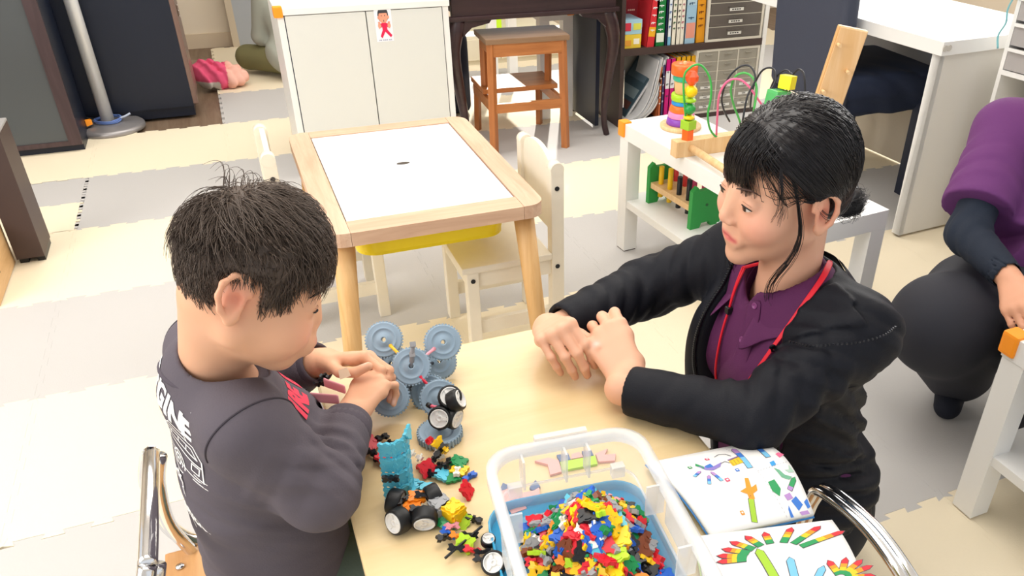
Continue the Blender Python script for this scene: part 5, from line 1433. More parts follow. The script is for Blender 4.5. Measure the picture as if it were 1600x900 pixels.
jk.fold(WLE+(.03, .05, .03), .06, nrm(fl+(.4, -.2, .6)), .026, .005, .6).fold(WLS*.55+WLE*.45, .09, (.6, .5, .7), .034, .0055, .6).fold(WLS+(.01, -.02, .03), .08, (.5, .2, .6), .040, .004, .7).fold((.80, .80, .45), .12, (.5, .5, .6), .034, .006, .6).fold((.79, .81, .33), .12, (.3, .4, .9), .030, .006, .6)
jk.fold(WRE, .08, nrm(f2+(.2, .2, .4)), .036, .0055, .35).fold((WRE+WRW)/2, .07, nrm(f2+(0, .3, .5)), .036, .005, .4).fold((WRE+WRS)/2, .08, nrm(er+(.3, 0, .4)), .045, .005, .4)
jk.fold((.86, .79, .40), .12, (.3, .5, .9), .055, .006, .45).fold((.87, .82, .24), .12, (.2, .3, 1), .034, .007, .5).fold((.72, .86, .40), .08, (.2, .6, .8), .05, .004, .5)
JB = SDF(); JB.ops = list(jk.ops)
c0, c1 = hit(body_j, 1236, 543), hit(JB, 1394, 512); cn_ = sdf_n(JB, ((c0+c1)/2)[None])[0]; cpl = nrm(np.cross(c1-c0, cn_)); cpl = cpl if (WC7-c0) @ cpl < 0 else -cpl
fp_ = cn+LW_*(-.112)+UPW*.6
def flap(P):
    q = P-cn; return np.maximum(np.maximum(JB(P, cull=False)-.0075, (P-c0) @ cpl), np.maximum((q @ LW_)+.088, .010-(q @ FW_)-.03))
jk.ops.append((flap, np.array((.6, .68, .52)), np.array((.95, .90, .78)), .003, False))
for e, w, r in ((WLE, WLW, .033), (WRE, WRW, .034)): jk.cone(w-.024*nrm(w-e), w+.03*nrm(w-e), r-.003, r-.003, .003, True)
for e, w in ((WLE, WLW), (WRE, WRW)): cut_end(jk, w, w-e, .014, .065)
jk.plane((0, 0, .165), (0, 0, -1))
V, Q_ = nets(jk, .0042); V[:, 2] = np.where((V[:, 0] < .539) & (V[:, 2] < TZ+.0012) & (V[:, 2] > TZ-.05), TZ+.0012, V[:, 2])
jac = link('jacket', net_mesh('jacket', V, Q_, WO), wo, [JK]); jac['label'] = 'dark navy zip jacket worn open'
coll('jacket_collar', .076, .150, .040, -.062, 74, 180, JK, body_j, jac, dz=(-.02, -.03), lift=.010, cen=WC7+FW_*.012+(0, 0, -.045))
coll('jacket_collar', .076, .165, .040, -.070, 180, 296, JK, body_j, jac, dz=(-.02, -.03), lift=.010, cen=WC7+FW_*.012+(0, 0, -.045), tip=.02)
ZIP = mat('zip_black', '#0c0d10', .35, .4)
def zipper(side):
    A = []
    for z in np.linspace(.66, .36, 26):
        k = np.clip((z-.36)/.32, 0, 1); l = (-.122+.030*np.clip((z-.60)/.1, 0, 1)) if side < 0 else (.044+.035*k)
        o_ = cn+LW_*l+UPW*z+FW_*.3; A.append(trace(body_j, o_, -FW_)[0]+FW_*.002-WO)
    MB().tube(A, .0030, 6).build('zip_tape', ZIP, jac); m = MB()
    for i, p in enumerate(bez(A, 3)): m.at(TR(tuple(p))).box(-.0035, -.002, -.0012, .0035, .002, .0012)
    m.T = None; o = m.build('zip_teeth', mat('zip_grey', '#3a3c42', .3, .7), jac); o['kind'] = 'stuff'
zipper(-1); zipper(1)
hz = [hit(JB, u, v, .0085) for u, v in ((1238, 541), (1265, 546), (1300, 542), (1340, 535), (1375, 524), (1392, 512))]
m = MB(); hz = bez(hz, 6)
for i, p in enumerate(hz): m.at(TR(tuple(np.array(p)-WO), .3*i)).box(-.0013, -.0013, -.0013, .0013, .0013, .0013)
m.T = None; o = m.build('collar_zip_teeth', mat('zip_grey', '#3a3c42'), jac); o['kind'] = 'stuff'

# lanyard round her neck
ly = thing('lanyard', 'bright red lanyard hanging round the neck of the woman in the jacket', 'lanyard', tuple(WO))
RED = mat('lanyard_red', '#d9142c', .55)
near = [(1294, 412), (1290, 425), (1284, 440), (1262, 470), (1238, 505), (1212, 540), (1188, 575), (1165, 605), (1148, 630)]
far = [(1166, 420), (1158, 438), (1150, 460), (1143, 485), (1134, 512), (1126, 545), (1122, 575), (1124, 602), (1130, 628)]
nearP = [hit(trunk, u, v, .006) for u, v in near]; farP = [hit(trunk, u, v, .005) for u, v in far]
for Pl in (nearP, farP):
    for i in range(7, -1, -1):
        if abs(Pl[i][0]-.72) > .2 or abs(Pl[i][1]-.93) > .2: Pl[i] = Pl[i+1]+np.array((.012, .004, .022))
A = [p+sdf_n(trunk, p[None])[0]*.001+np.cross(sdf_n(trunk, p[None])[0], nrm(nearP[min(i+1, 8)]-nearP[max(i-1, 0)]))*w for i, p in enumerate(nearP) for w in [.0055-.0004*i]]
B = [p-np.cross(sdf_n(trunk, p[None])[0], nrm(nearP[min(i+1, 8)]-nearP[max(i-1, 0)]))*w for i, p in enumerate(nearP) for w in [.0055-.0004*i]]
ribbon('band', A, B, RED, ly, WO, .0015)
MB().tube(bez([p-WO for p in farP[3:]], 4), .0022, 7).build('cord', RED, ly)
for k in (-1, 1): MB().tube(bez([p-WO+LW_*.0028*k*(1-i/3) for i, p in enumerate(farP[:4])], 4), .0020, 7).build('cord', RED, ly)
MB().at(TR(tuple(farP[3]-WO))).box(-.005, -.005, -.006, .005, .005, .006, .001).build('breakaway_clip', BLACK, ly)
nk = [np.array(p) for p in ((.790, .885, .672), (.812, .932, .678), (.790, .978, .672))]
MB().tube([p-WO for p in [nearP[0]]+nk+[farP[0]]], .003, 6).build('neck_band', RED, ly)
# trousers hint below the jacket
tz = SDF(); tz.ell((.86, .93, .15), (.16, .15, .13), WT, .04)
for sd in (-1, 1): tz.cone(np.array((.84, .93, .14))+LW_*sd*.08, np.array((.55, .93, .16))+LW_*sd*.09, .085, .065, .04).cone(np.array((.55, .93, .16))+LW_*sd*.09, np.array((.72, .93, .05))+LW_*sd*.09, .06, .05, .03)
tz.plane((0, 0, .002), (0, 0, -1))
V, Q_ = nets(tz, .008); link('trousers', net_mesh('trousers', V, Q_, WO), wo, [mat('black_trousers', '#14151a', .8)])

# ---------------------------------------------------------------- second carer squatting at the right edge, head out of the frame
TO = np.array((1.72, 1.25, 0.))
te = person('carer in purple shirt over dark sleeves squatting at the right edge', tuple(TO))
PURP = mat('violet_tee', '#633069', .85, vary=(14, .05), bump=(420, .25)); DSL = mat('dark_sleeve', '#1b2433', .85, bump=(420, .25)); DTR = mat('charcoal_stretch', '#25262f', .75, vary=(8, .06))
SKIN_T = mat('skin_plain', '#dba182', .5, sss=.1)
tF, tL = nrm((-.62, -.78, 0)), nrm((-.78, .62, 0))         # forward, her right
TT = np.stack([tL, tF, (0, 0, 1)], 1)
hipc = on_d(1565, 480, 2.0); ch = on_d(1652, 290, 1.98); nk_ = ch+np.array((0, 0, .20))+tF*.03
shR = on_d(1572, 205, 1.95); elR = on_d(1512, 366, 1.88); wrR = on_d(1578, 436, 1.74); shL = ch+(ch-shR)*.9; shL[2] = shR[2]
bt_ = SDF(); bt_.ell(nk_+np.array((0, 0, .20)), (.078, .095, .115), TT, .03); bt_.cone(nk_, nk_+np.array((0, 0, .14)), .052, .05, .03); bt_.ell(ch, (.12, .08, .16), TT)
bt_.cone(shR, elR, .042, .036).cone(elR, wrR, .036, .026)
elL = ch+tF*.12-tL*.26+np.array((0, 0, -.12)); wrL = elL+tF*.13+tL*.14
bt_.cone(shL, elL, .042, .036).cone(elL, wrL, .036, .026)
hd = nrm(on_d(1594, 486, 1.66)-wrR)
hand(bt_, wrR+hd*.01, hd, nrm((-.75, -.3, .35)), True, 1.02, [(30, 50, 30)]*4, [(.8, .45, -.3), (.95, .2, -.2), (.98, .0, -.1)], .04)
hand(bt_, wrL, nrm(wrL-elL), nrm((-.3, -.6, .7)), False, 1.0)
hd_ = Head(nk_+np.array((0, 0, .19))+tF*.03, TT); face(bt_, hd_, qw, CW, RW)
V, Q_ = nets(bt_, .005); link('body', net_mesh('body', V, Q_, TO, np.tile(np.array(srgb('#dba182')), (len(V), 1))), te, [SKIN_T])
s = SDF(); hd_.ell(s, CW, tuple(np.array(RW)+.014)); s.ops.append((lambda P: scalp_w(hd_.loc(P))*.6, np.full(3, -9.), np.full(3, 9.), .01, True)); V, Q_ = nets(s, .007); link('hair', net_mesh('hair', V, Q_, TO), te, [HAIR_W])
for sd in (-1, 1): eye_parts(hd_, qw, te, TO, sd)
s = SDF(); s.ell(ch+np.array((0, 0, -.02)), (.175, .125, .20), TT, .04).ell((ch+hipc)/2, (.160, .130, .16), TT, .05); s.cone(nk_+np.array((0, 0, -.05)), shR, .07, .072, .04).cone(nk_+np.array((0, 0, -.05)), shL, .07, .062, .04)
tk = SDF(); tk.ops = list(s.ops)
sv = nrm(elR-shR); s.cone(shR, shR+(elR-shR)*.80, .070, .082, .03).cone(shL, shL+(elL-shL)*.7, .066, .072, .03)
s.fold((shR+elR)/2, .10, (.7, .6, .2), .045, .006, .5).fold(ch+tF*.1, .16, (.7, .2, .5), .08, .006, .4)
cut_end(s, shR+(elR-shR)*.80, elR-shR, .01, .13)
s.cone(nk_-np.array((0, 0, .03)), nk_+np.array((0, 0, .14)), .062, .062, .006, True)
V, Q_ = nets(s, .005); link('shirt', net_mesh('shirt', V, Q_, TO), te, [PURP])
s = SDF()
for a, b, c in ((shR, elR, wrR), (shL, elL, wrL)): s.cone(a, b, .050, .046, .02).cone(b, c-.02*nrm(c-b), .046, .034, .02).fold(b, .08, nrm(c-b)+np.array((.1, .2, .3)), .035, .004, .4); s.cone(c-.05*nrm(c-b), c+.05*nrm(c-b), .029, .029, .004, True)
V, Q_ = nets(s, .005); link('sleeves', net_mesh('sleeves', V, Q_, TO), te, [DSL])
st_ = [hit(tk, u, v, .004) for u, v in ((1562, 300), (1575, 288), (1588, 275), (1600, 263), (1614, 250))]; ribbon('strap', [p+np.array((0, 0, .014)) for p in bez(st_, 5)], [p-np.array((0, 0, .014)) for p in bez(st_, 5)], DSL, te, TO, .003)
s = SDF(); s.ell(hipc, (.175, .15, .14), TT, .05)
for sd, kp, fp in ((1, on_d(1470, 508, 1.84), on_z(1492, 590, .075)), (-1, hipc+tF*.40-tL*.14+np.array((0, 0, .06)), hipc+tF*.22-tL*.14+np.array((0, 0, -.22)))):
    fp = np.array((fp[0], fp[1], .075)); s.cone(hipc+tL*sd*.07, kp, .115, .105, .05).cone(kp, fp+np.array((0, 0, .03)), .105, .088, .05)
    f = SDF(); f.cone(fp+np.array((0, 0, -.03)), fp+np.array((-.06, -.05, -.040)), .040, .034, .01); f.plane((0, 0, .002), (0, 0, -1)); V, Q_ = nets(f, .006); link('sock', net_mesh('sock', V, Q_, TO), te, [mat('navy_sock', '#141826', .85)])
s.fold(hipc+tF*.1, .2, (.4, .2, .9), .09, .005, .4)
V, Q_ = nets(s, .006); link('trousers', net_mesh('trousers', V, Q_, TO), te, [DTR])

# ---------------------------------------------------------------- far figure seen from behind
GO = np.array((.395, 5.02, 0.))
gp = person('person in grey clothes sitting on the floor far behind, back turned', tuple(GO))
gF, gL = nrm((.15, 1, 0)), nrm((1, -.15, 0)); GT = np.stack([gL, gF, (0, 0, 1)], 1)
s = SDF(); hg = Head(GO+np.array((.0, .07, .66)), GT); face(s, hg, qw, CW, RW); s.cone(GO+np.array((0, .03, .45)), GO+np.array((0, .06, .62)), .05, .05, .03).ell(GO+np.array((0, .02, .33)), (.13, .08, .16), GT)
arm = []
for sd in (-1, 1):
    a, b, c = GO+gL*sd*.15+np.array((0, .02, .43)), GO+gL*sd*.20+gF*.06+np.array((0, 0, .22)), GO+gL*sd*.08+gF*.24+np.array((0, 0, .16)); arm.append((a, b, c)); s.cone(a, b, .04, .034).cone(b, c, .034, .024); hand(s, c, nrm(c-b), nrm((0, .2, 1)), sd > 0, .9)
V, Q_ = nets(s, .008); link('body', net_mesh('body', V, Q_, GO, np.tile(np.array(srgb('#dba182')), (len(V), 1))), gp, [SKIN_T])
s = SDF(); hg.ell(s, CW, tuple(np.array(RW)+.016)); hg.ell(s, (0, -.085, -.13), (.055, .03, .15), .03); s.ops.append((lambda P: scalp_w(hg.loc(P))*.6+np.where(hg.loc(P)[:, 1] < -.03, .30, 0), np.full(3, -9.), np.full(3, 9.), .01, True)); V, Q_ = nets(s, .009); link('hair', net_mesh('hair', V, Q_, GO), gp, [mat('hair_black', '#12141c', .4)])
s = SDF(); s.ell(GO+np.array((0, .0, .33)), (.165, .11, .17), GT, .04).ell(GO+np.array((0, -.02, .14)), (.19, .15, .135), GT, .05)
for a, b, c in arm: s.cone(a, b, .058, .050, .03).cone(b, c, .05, .036, .02)
s.fold(GO+np.array((0, -.1, .2)), .2, (1, .2, .3), .09, .008, .4); s.plane((0, 0, .012), (0, 0, -1)); s.cone(GO+np.array((0, .03, .45)), GO+np.array((0, .06, .7)), .06, .06, .006, True)
V, Q_ = nets(s, .008); link('smock', net_mesh('smock', V, Q_, GO), gp, [mat('sage_grey', '#a3a69a', .85, vary=(6, .05))])
bd = [trace(s, GO+np.array((0, 0, .25))+gL*x-gF*.6, gF)[0]-gF*.003 for x in np.linspace(-.02, .14, 8)]
ribbon('back_tie', [p+np.array((0, 0, .05)) for p in bd], [p-np.array((0, 0, .05)) for p in bd], mat('pale_tie', '#d5cdc8', .85), gp, GO, .004)
s = SDF()
for sd in (-1, 1): s.cone(GO+gL*sd*.10+np.array((0, .02, .10)), GO+gL*sd*.30+gF*.14+np.array((0, 0, .09)), .085, .065, .04).cone(GO+gL*sd*.30+gF*.14+np.array((0, 0, .09)), GO+gL*sd*.0+gF*.30+np.array((0, 0, .06)), .06, .045, .03)
s.plane((0, 0, .004), (0, 0, -1)); V, Q_ = nets(s, .009); link('trousers', net_mesh('trousers', V, Q_, GO), gp, [mat('olive_trousers', '#77734d', .85)])

# ---------------------------------------------------------------- toys on the front table
TYRE = mat('grey_blue_tyre', '#90a6b8', .5); BT = mat('black_tyre', '#131416', .45); WHW = mat('white_wheel', '#eceae6', .35)
def lq(c): return mat('piece_'+c[1:], c, .32, spec=.5)
LQ = dict(red='#d81f30', yellow='#fbc815', green='#0f8a4c', blue='#1c5fc4', cyan='#59bfd8', white='#efece2', black='#1a1b1f', grey='#9b9c9f', orange='#f58a1c', brown='#7e3f22', lime='#b4dc2a', pink='#ef9aa4')


def gear_mesh(r, h, teeth=36):
    m = MB(); m.smooth = True
    m.lathe([(.0035, h*.62), (.0035, h*.95), (.0055, h*.95), (.011, h*.66), (.0165, h*.62), (.0175, h*.72), (.0195, h*.72), (.0205, h*.64), (r*.90, h*.80), (r*.97, h*.78), (r, h*.66), (r, h*.30), (r*.97, h*.1), (r*.90, 0), (.0035, 0), (.0035, h*.62)], 36)
    for i in range(teeth):
        a = 2*math.pi*i/teeth
        m.at(TR((r*math.cos(a), r*math.sin(a), h*.5), a)).box(-.0012, -.0013, -h*(.46 if i % 3 else .30), .0014, .0013, h*.24)
    return m


def orient(p, n): return Matrix.Translation(p) @ Vector(n).normalized().to_track_quat('Z', 'Y').to_matrix().to_4x4()


G0 = gear_mesh(.0285, .013).mesh('gear'); G0.materials.append(TYRE)
gm = thing('spiked_wheel_model', 'standing model of eight grey-blue toothed wheels beside the boy\'s hands', 'toy', (.17, 1.06, TZ))
gz = TZ
def gl(p): return (p[0]-.17, p[1]-1.06, p[2]-gz)
def gear(u, v, dep, n, par, org, k=1.):
    p = on_d(u, v, dep); o = link('wheel', G0, par); n = np.array(n, float); n /= np.linalg.norm(n)
    o.matrix_basis = Matrix.Translation(tuple(p-org)) @ Vector(n).to_track_quat('Z', 'Y').to_matrix().to_4x4() @ Matrix.Scale(k, 4); return p
tc_ = -nrm(ray(640, 560)); up_ = -DN
org = np.array((.17, 1.06, gz)); N1 = nrm(tc_+np.array((-.05, 0, .12)))
pc_g = gear(643, 573, 1.245, N1, gm, org)
gp_ = [gear(601, 531, 1.300, nrm(tc_+RT*-.12), gm, org), gear(691, 535, 1.300, nrm(tc_+RT*.10), gm, org),
       gear(614, 568, 1.330, nrm(tc_+RT*-.20), gm, org), gear(684, 566, 1.330, nrm(tc_+RT*.20+up_*.2), gm, org),
       gear(627, 618, 1.290, nrm(tc_+RT*.10), gm, org), gear(610, 621, 1.235, nrm(tc_+RT*-.05+up_*.05), gm, org),
       gear(673, 614, 1.270, nrm(tc_+RT*-.30), gm, org), gear(687, 622, 1.235, nrm(tc_+RT*-.06), gm, org)]
for k, (j, c) in enumerate(((0, '#f0b71c'), (1, '#f2a2b0'), (5, '#1f5fc2'), (7, '#cf1f3c'))):
    a, b = gp_[j], pc_g; d = nrm(b-a); m = MB(); m.tube([a+d*.020-org+tc_*.002, a+d*.028-org+tc_*.005, a+d*.036-org+tc_*.004, b-d*.018-org+tc_*.002], [.0034, .0024, .0024, .0036], 8); m.build('connector', lq(c), gm)
for j in (2, 3, 4, 6):
    a, b = gp_[j]-tc_*.004, pc_g-tc_*.012; MB().tube([a-org, b-org], .0028, 8).build('connector', mat('conn_dark', '#3a3d45'), gm)
pt = on_d(645, 538, 1.225); m = MB(); pb = pc_g+tc_*.006
m.tube([pb-org, (pb*.45+pt*.55)-org, pt-org], [.0042, .0036, .0032], 8); m.build('grey_post', mat('piece_grey', '#9b9c9f', .35), gm)
m = MB()
for k in range(10):
    a = k*.628; m.tube([pb-org+tc_*.003, pb-org+tc_*.002+(RT*math.cos(a)+up_*math.sin(a))*.0085], .0010, 5)
m.build('dark_spokes', BLACK, gm)
for f in (.55, 1.0): MB().at(orient(tuple(pb*(1-f)+pt*f-org), tc_)).box(-.0045, -.004, -.004, .0045, .004, .004, .001).build('clip', mat('piece_grey', '#9b9c9f'), gm)
MB().tube([pc_g-tc_*.012-org, (pc_g[0]-org[0], pc_g[1]-org[1]+.02, .002)], .004, 8).build('support', mat('conn_dark', '#3a3d45'), gm)


def wheel(par, p, n, r=.0165, w=.019, name='wheel'):
    """black tyre with a white spoked hub"""
    o = MB().at(orient(p, n)); o.smooth = True
    o.lathe([(r*.80, w/2-.001), (r*.86, w/2), (r*.95, w/2-.001), (r, w/2-.0035), (r, -w/2+.0035), (r*.95, -w/2+.001), (r*.86, -w/2), (r*.80, -w/2+.001), (r*.80, w/2-.001)], 32); t = o.build(name, BT, par)
    h = MB().at(orient(p, n)); h.lathe([(r*.80, w/2-.002), (r*.78, w/2+.0006), (r*.70, w/2+.0006), (r*.68, w/2-.003), (r*.34, w/2-.0045), (r*.30, w/2-.001), (r*.10, w/2-.001), (r*.10, w/2-.006), (0, w/2-.006)], 28).lathe([(r*.80, -w/2+.002), (0, -w/2+.002)], 28)
    for k in range(3): h.at(orient(p, n) @ Matrix.Rotation(k*2.0944, 4, 'Z') @ Matrix.Translation((r*.50, 0, w/2-.002))).box(-r*.20, -r*.12, -.002, r*.20, r*.12, .0015)
    h.build('hub', WHW, t); return t


def B3(u, v, z): return on_z(u, v, z)
b0 = B3(688, 683, TZ); wm = thing('wheel_stack_model', 'model of black-tyred white wheels stacked on a flat grey toothed wheel', 'toy', (b0[0], b0[1], TZ))
o = link('base_wheel', G0, wm); o.scale = (1.12, 1.12, 1.3)
def W3(u, v, dz):
    p = on_z(u, v, TZ+dz); return (p[0]-b0[0], p[1]-b0[1], dz)
wheel(wm, W3(703, 621, .062), tuple(tc_+up_*.25-RT*.05), .0175, .019); wheel(wm, W3(712, 626, .060), tuple(tc_*.3+RT*.9+up_*.4), .0165, .018)
wheel(wm, W3(689, 652, .040), tuple(tc_-RT*.35-up_*.15), .0175, .019); wheel(wm, W3(707, 652, .036), tuple(RT*.85+tc_*.35-up_*.3), .0170, .018)
MB().tube([(0, 0, .012), W3(698, 640, .048)], .004, 8).build('axle', BLACK, wm)
MB().tube([W3(672, 634, .050), W3(686, 637, .052)], .0025, 7).tube([W3(686, 637, .052), W3(694, 640, .05)], .0018, 6).build('pink_link', lq('#ef6f86'), wm)
MB().tube([W3(668, 632, .050), W3(673, 635, .050)], .004, 7).build('black_clip', BLACK, wm)


# flat interlocking pieces: square and triangle plates, and the small connectors
def piece_mesh(kind, s=.0235, th=.0042):
    m = MB(); h = s/2
    if kind == 'square':
        pts = []
        for k in range(4):
            a = k*math.pi/2; c_, s_ = math.cos(a), math.sin(a)
            for x, y in ((h*.80, -h*.95), (h*1.0, -h*.80), (h*.84, -h*.40), (h*1.02, 0), (h*.84, h*.40), (h*1.0, h*.80)): pts.append((x*c_-y*s_, x*s_+y*c_))
        m.prism(pts, -th/2, th/2)
        for k in range(4):
            a = k*math.pi/2; m.at(Matrix.Rotation(a, 4, 'Z')).prism([(h*.72, -h*.30), (h*.78, h*.0), (h*.72, h*.30), (h*.45, h*.12), (h*.45, -h*.12)], th/2, th/2+.0008)
    elif kind == 'triangle':
        pts = []
        for k in range(3):
            a = k*2.0944
            for x, y in ((h*.50, -h*.92), (h*.62, -h*.55), (h*.50, -h*.2), (h*.68, h*.1), (h*.50, h*.45), (h*.55, h*.85)): pts.append((x*math.cos(a)-y*math.sin(a), x*math.sin(a)+y*math.cos(a)))
        m.prism(pts, -th/2, th/2)
    else:  # connector
        L = h*.95
        m.prism([(-L, -h*.30), (-L*.55, -h*.42), (-L*.3, -h*.20), (L*.3, -h*.20), (L*.55, -h*.42), (L, -h*.30), (L*.8, 0), (L, h*.30), (L*.55, h*.42), (L*.3, h*.20), (-L*.3, h*.20), (-L*.55, h*.42), (-L, h*.30), (-L*.8, 0)], -th*.6, th*.6)
        m.box(-h*.16, -h*.12, -th*1.5, h*.16, h*.12, th*1.5)
    return m


PM = {}
def pmesh(kind, c):
    if (kind, c) not in PM:
        me = piece_mesh(kind).mesh(kind+'_piece'); me.materials.append(lq(LQ[c])); PM[(kind, c)] = me
    return PM[(kind, c)]


def part_piece(par, kind, c, p, rot, sc=1.):
    o = link(kind+'_piece', pmesh(kind, c), par); o.location = p; o.rotation_euler = rot; o.scale = (sc,)*3; return o


# ---- small builds around the boy
def small(name, label, u, v, rz, parts, cat='toy', z=TZ):
    p = on_z(u, v, z); t = thing(name, label, cat, (p[0], p[1], z), rz, 'small builds on the front table')
    for kind, c, q, r in parts: part_piece(t, kind, c, q, r)
    return t


h_ = .0026
small('red_frame_build', 'small square frame of red, black and orange pieces by the boy\'s elbow', 598, 708, .5, [('square', 'red', (-.006, .018, .012), (.5, 0, 0)), ('connector', 'black', (-.016, .006, .010), (0, .6, 1.5)), ('connector', 'black', (-.017, -.006, .008), (.4, 0, 1.2)), ('square', 'red', (-.012, -.020, .010), (.35, .2, .3)), ('square', 'orange', (.008, -.020, .008), (.3, -.1, .1)), ('connector', 'black', (.016, .0, .008), (0, .4, 1.6)), ('connector', 'brown', (.020, -.018, .009), (0, .3, .2)), ('connector', 'black', (.014, .016, .012), (.3, .3, 0))])
tb_ = []
for i in range(4):
    for j in range(3):
        a = (j-1)*.75; tb_.append(('square', 'cyan', (.020*math.sin(a)+.002*i, .018-.018*math.cos(a)+.003*i, .012+.0225*i), (1.571, 0, a)))
tb_ += [('triangle', 'cyan', (.024, .012, .092), (1.4, .4, .6)), ('connector', 'black', (-.016, -.001, .045), (1.571, 0, -.7)), ('square', 'cyan', (.020, .010, .004), (0, 0, .3)), ('triangle', 'cyan', (.030, -.004, .004), (0, 0, .9))]
small('sky_blue_shell', 'tall curved sky blue shell standing among the small builds', 632, 778, .35, tb_)
small('red_yellow_build', 'red square with white, yellow and red fins and a black rod', 668, 742, .2, [('square', 'red', (0, 0, .012), (.9, 0, .2)), ('connector', 'white', (.000, .022, .016), (.6, .7, 1.1)), ('connector', 'white', (-.008, .030, .022), (.6, .7, 1.0)), ('square', 'red', (.004, .010, .005), (0, 0, .2)), ('connector', 'black', (.016, .010, .014), (0, -.4, .4)), ('connector', 'black', (.030, .016, .020), (0, -.4, .4)), ('triangle', 'yellow', (.030, .024, .026), (1.2, .3, .2)), ('connector', 'red', (.022, .034, .028), (.9, .5, .9)), ('connector', 'yellow', (.036, .016, .016), (1.0, .8, 1.4)), ('triangle', 'white', (.026, .018, .012), (1.1, 0, .5))])
small('cyan_square_build', 'sky blue square plate clipped to black connectors', 690, 745, .6, [('square', 'cyan', (0, -.002, .006), (.2, .1, .2)), ('connector', 'black', (.010, .012, .006), (0, .3, .6)), ('connector', 'black', (-.010, .012, .008), (.5, .3, 1.6)), ('connector', 'black', (.018, .004, .010), (1.2, .2, .4))])
small('green_leaf_build', 'flat green, yellow and blue triangle build touching the clear box', 721, 744, .3, [('triangle', 'green', (-.014, 0, .004), (.1, 0, .2)), ('square', 'yellow', (.002, .008, .005), (.1, .1, .6)), ('square', 'green', (.010, .022, .006), (.2, .1, .6)), ('connector', 'blue', (.006, -.012, .004), (0, 0, .1)), ('connector', 'white', (-.004, .004, .008), (0, .2, .9))])
small('red_piece', 'single red plate lying against the clear box', 730, 774, .4, [('square', 'red', (0, 0, .010), (1.0, 0, .6))])
car = small('orange_car_build', 'toy car with four black tyres and an orange body', 645, 812, -.45, [('square', 'orange', (0, .004, .020), (.1, 0, 0)), ('square', 'orange', (.003, .020, .022), (-.1, .1, .2)), ('connector', 'black', (-.012, .010, .024), (.3, .2, .8)), ('connector', 'black', (.010, -.004, .024), (.4, .2, .2)), ('connector', 'black', (.012, .018, .028), (1.0, .2, .2)), ('connector', 'yellow', (.016, -.010, .020), (.2, .2, .4)), ('connector', 'black', (.0, -.012, .020), (.2, .6, 1.2))])
for (x, y, n) in ((-.024, .014, (-1, .15, .1)), (-.012, -.020, (-.55, -.80, .25)), (.024, .026, (.75, .5, .15)), (.020, -.014, (.2, -1, -.25))): wheel(car, (x, y, .0175), n, .0172, .019)
def cubeb(name, label, u, v, c, rz, hollow):
    p = on_z(u, v, TZ); t = thing(name, label, 'toy', (p[0], p[1], TZ), rz, 'small builds on the front table'); s = .022
    part_piece(t, 'square', c, (0, 0, s+.003), (0, 0, 0)); part_piece(t, 'square', c, (0, -s/2, s/2+.002), (1.571, 0, 0)); part_piece(t, 'square', c, (0, s/2, s/2+.002), (1.571, 0, 0)); part_piece(t, 'square', c, (-s/2, 0, s/2+.002), (1.571, 0, 1.571))
    if not hollow: part_piece(t, 'square', c, (s/2, 0, s/2+.002), (1.571, 0, 1.571))
    return t
cubeb('grey_cube_build', 'closed grey cube built of square plates', 690, 806, 'grey', .25, False)
cubeb('yellow_cube_build', 'open yellow cube built of square plates beside the grey cube', 710, 813, 'yellow', .5, True)
ch_ = small('chain_build', 'long multicoloured chain of pieces with small wheels lying by the box', 712, 848, -.9, [('square', 'green', (-.030, .018, .010), (.5, .1, .2)), ('connector', 'green', (-.018, .012, .010), (.4, .1, .4)), ('square', 'lime', (-.012, .030, .006), (.6, .3, .2)), ('connector', 'black', (.000, .040, .006), (0, .2, .3)), ('connector', 'pink', (-.012, .010, .014), (.6, .5, 1.2)), ('connector', 'blue', (-.010, .000, .012), (.4, .4, .2)), ('connector', 'black', (-.010, -.008, .012), (.2, .2, 1.0)), ('connector', 'orange', (.002, .002, .010), (.3, .4, .4)), ('square', 'lime', (.016, -.002, .008), (.5, .2, .2)), ('connector', 'black', (.014, .012, .010), (1., .2, .7)), ('connector', 'black', (.012, -.014, .010), (.8, .3, .6)), ('connector', 'red', (.030, -.006, .008), (.4, .2, .3)), ('connector', 'black', (.044, -.004, .010), (.8, .2, .8)), ('connector', 'black', (.050, -.014, .008), (.4, .2, .2))])
MB().tube([(.010, -.034, .010), (.020, .030, .012)], .0018, 7).build('rod', BLACK, ch_)
wheel(ch_, (-.046, .020, .012), (-.5, -.8, .35), .0085, .010); wheel(ch_, (.042, .012, .014), (.25, -.1, 1), .0095, .011); wheel(ch_, (.070, -.016, .0155), (.2, -.55, .8), .0155, .016)

# pink strips with a dark clip between the boy's hands
ps = thing('pink_strip_build', 'pink strips joined by dark clips held between the boy\'s hands', 'toy', (.04, 1.0, .56)); oo = np.array((.04, 1.0, .56))
def strip(uvd, w, m, nm='strip', th=.003):
    P = [on_d(*q) for q in uvd]; P = [np.array(p) for p in bez(P, 4)]; A = [p+np.array((0, 0, w/2)) for p in P]; B = [p-np.array((0, 0, w/2))+tc_*.003 for p in P]; return ribbon(nm, [a for a in A], [b for b in B], m, ps, oo, th)
PK = mat('strip_pink', '#eba0a8', .4)
strip([(484, 620, 1.14), (505, 622, 1.13), (530, 624, 1.12)], .0165, PK); strip([(506, 597, 1.17), (520, 602, 1.165), (540, 609, 1.15)], .016, PK)
cpos = on_d(537, 584, 1.125)-oo; MB().at(orient(tuple(cpos), tc_) @ Matrix.Rotation(.35, 4, 'Z')).prism([(-.008, -.005), (.007, -.007), (.008, .006), (-.004, .008)], -.0018, .0018).build('cream_piece', mat('strip_cream', '#efcfae', .4), ps)
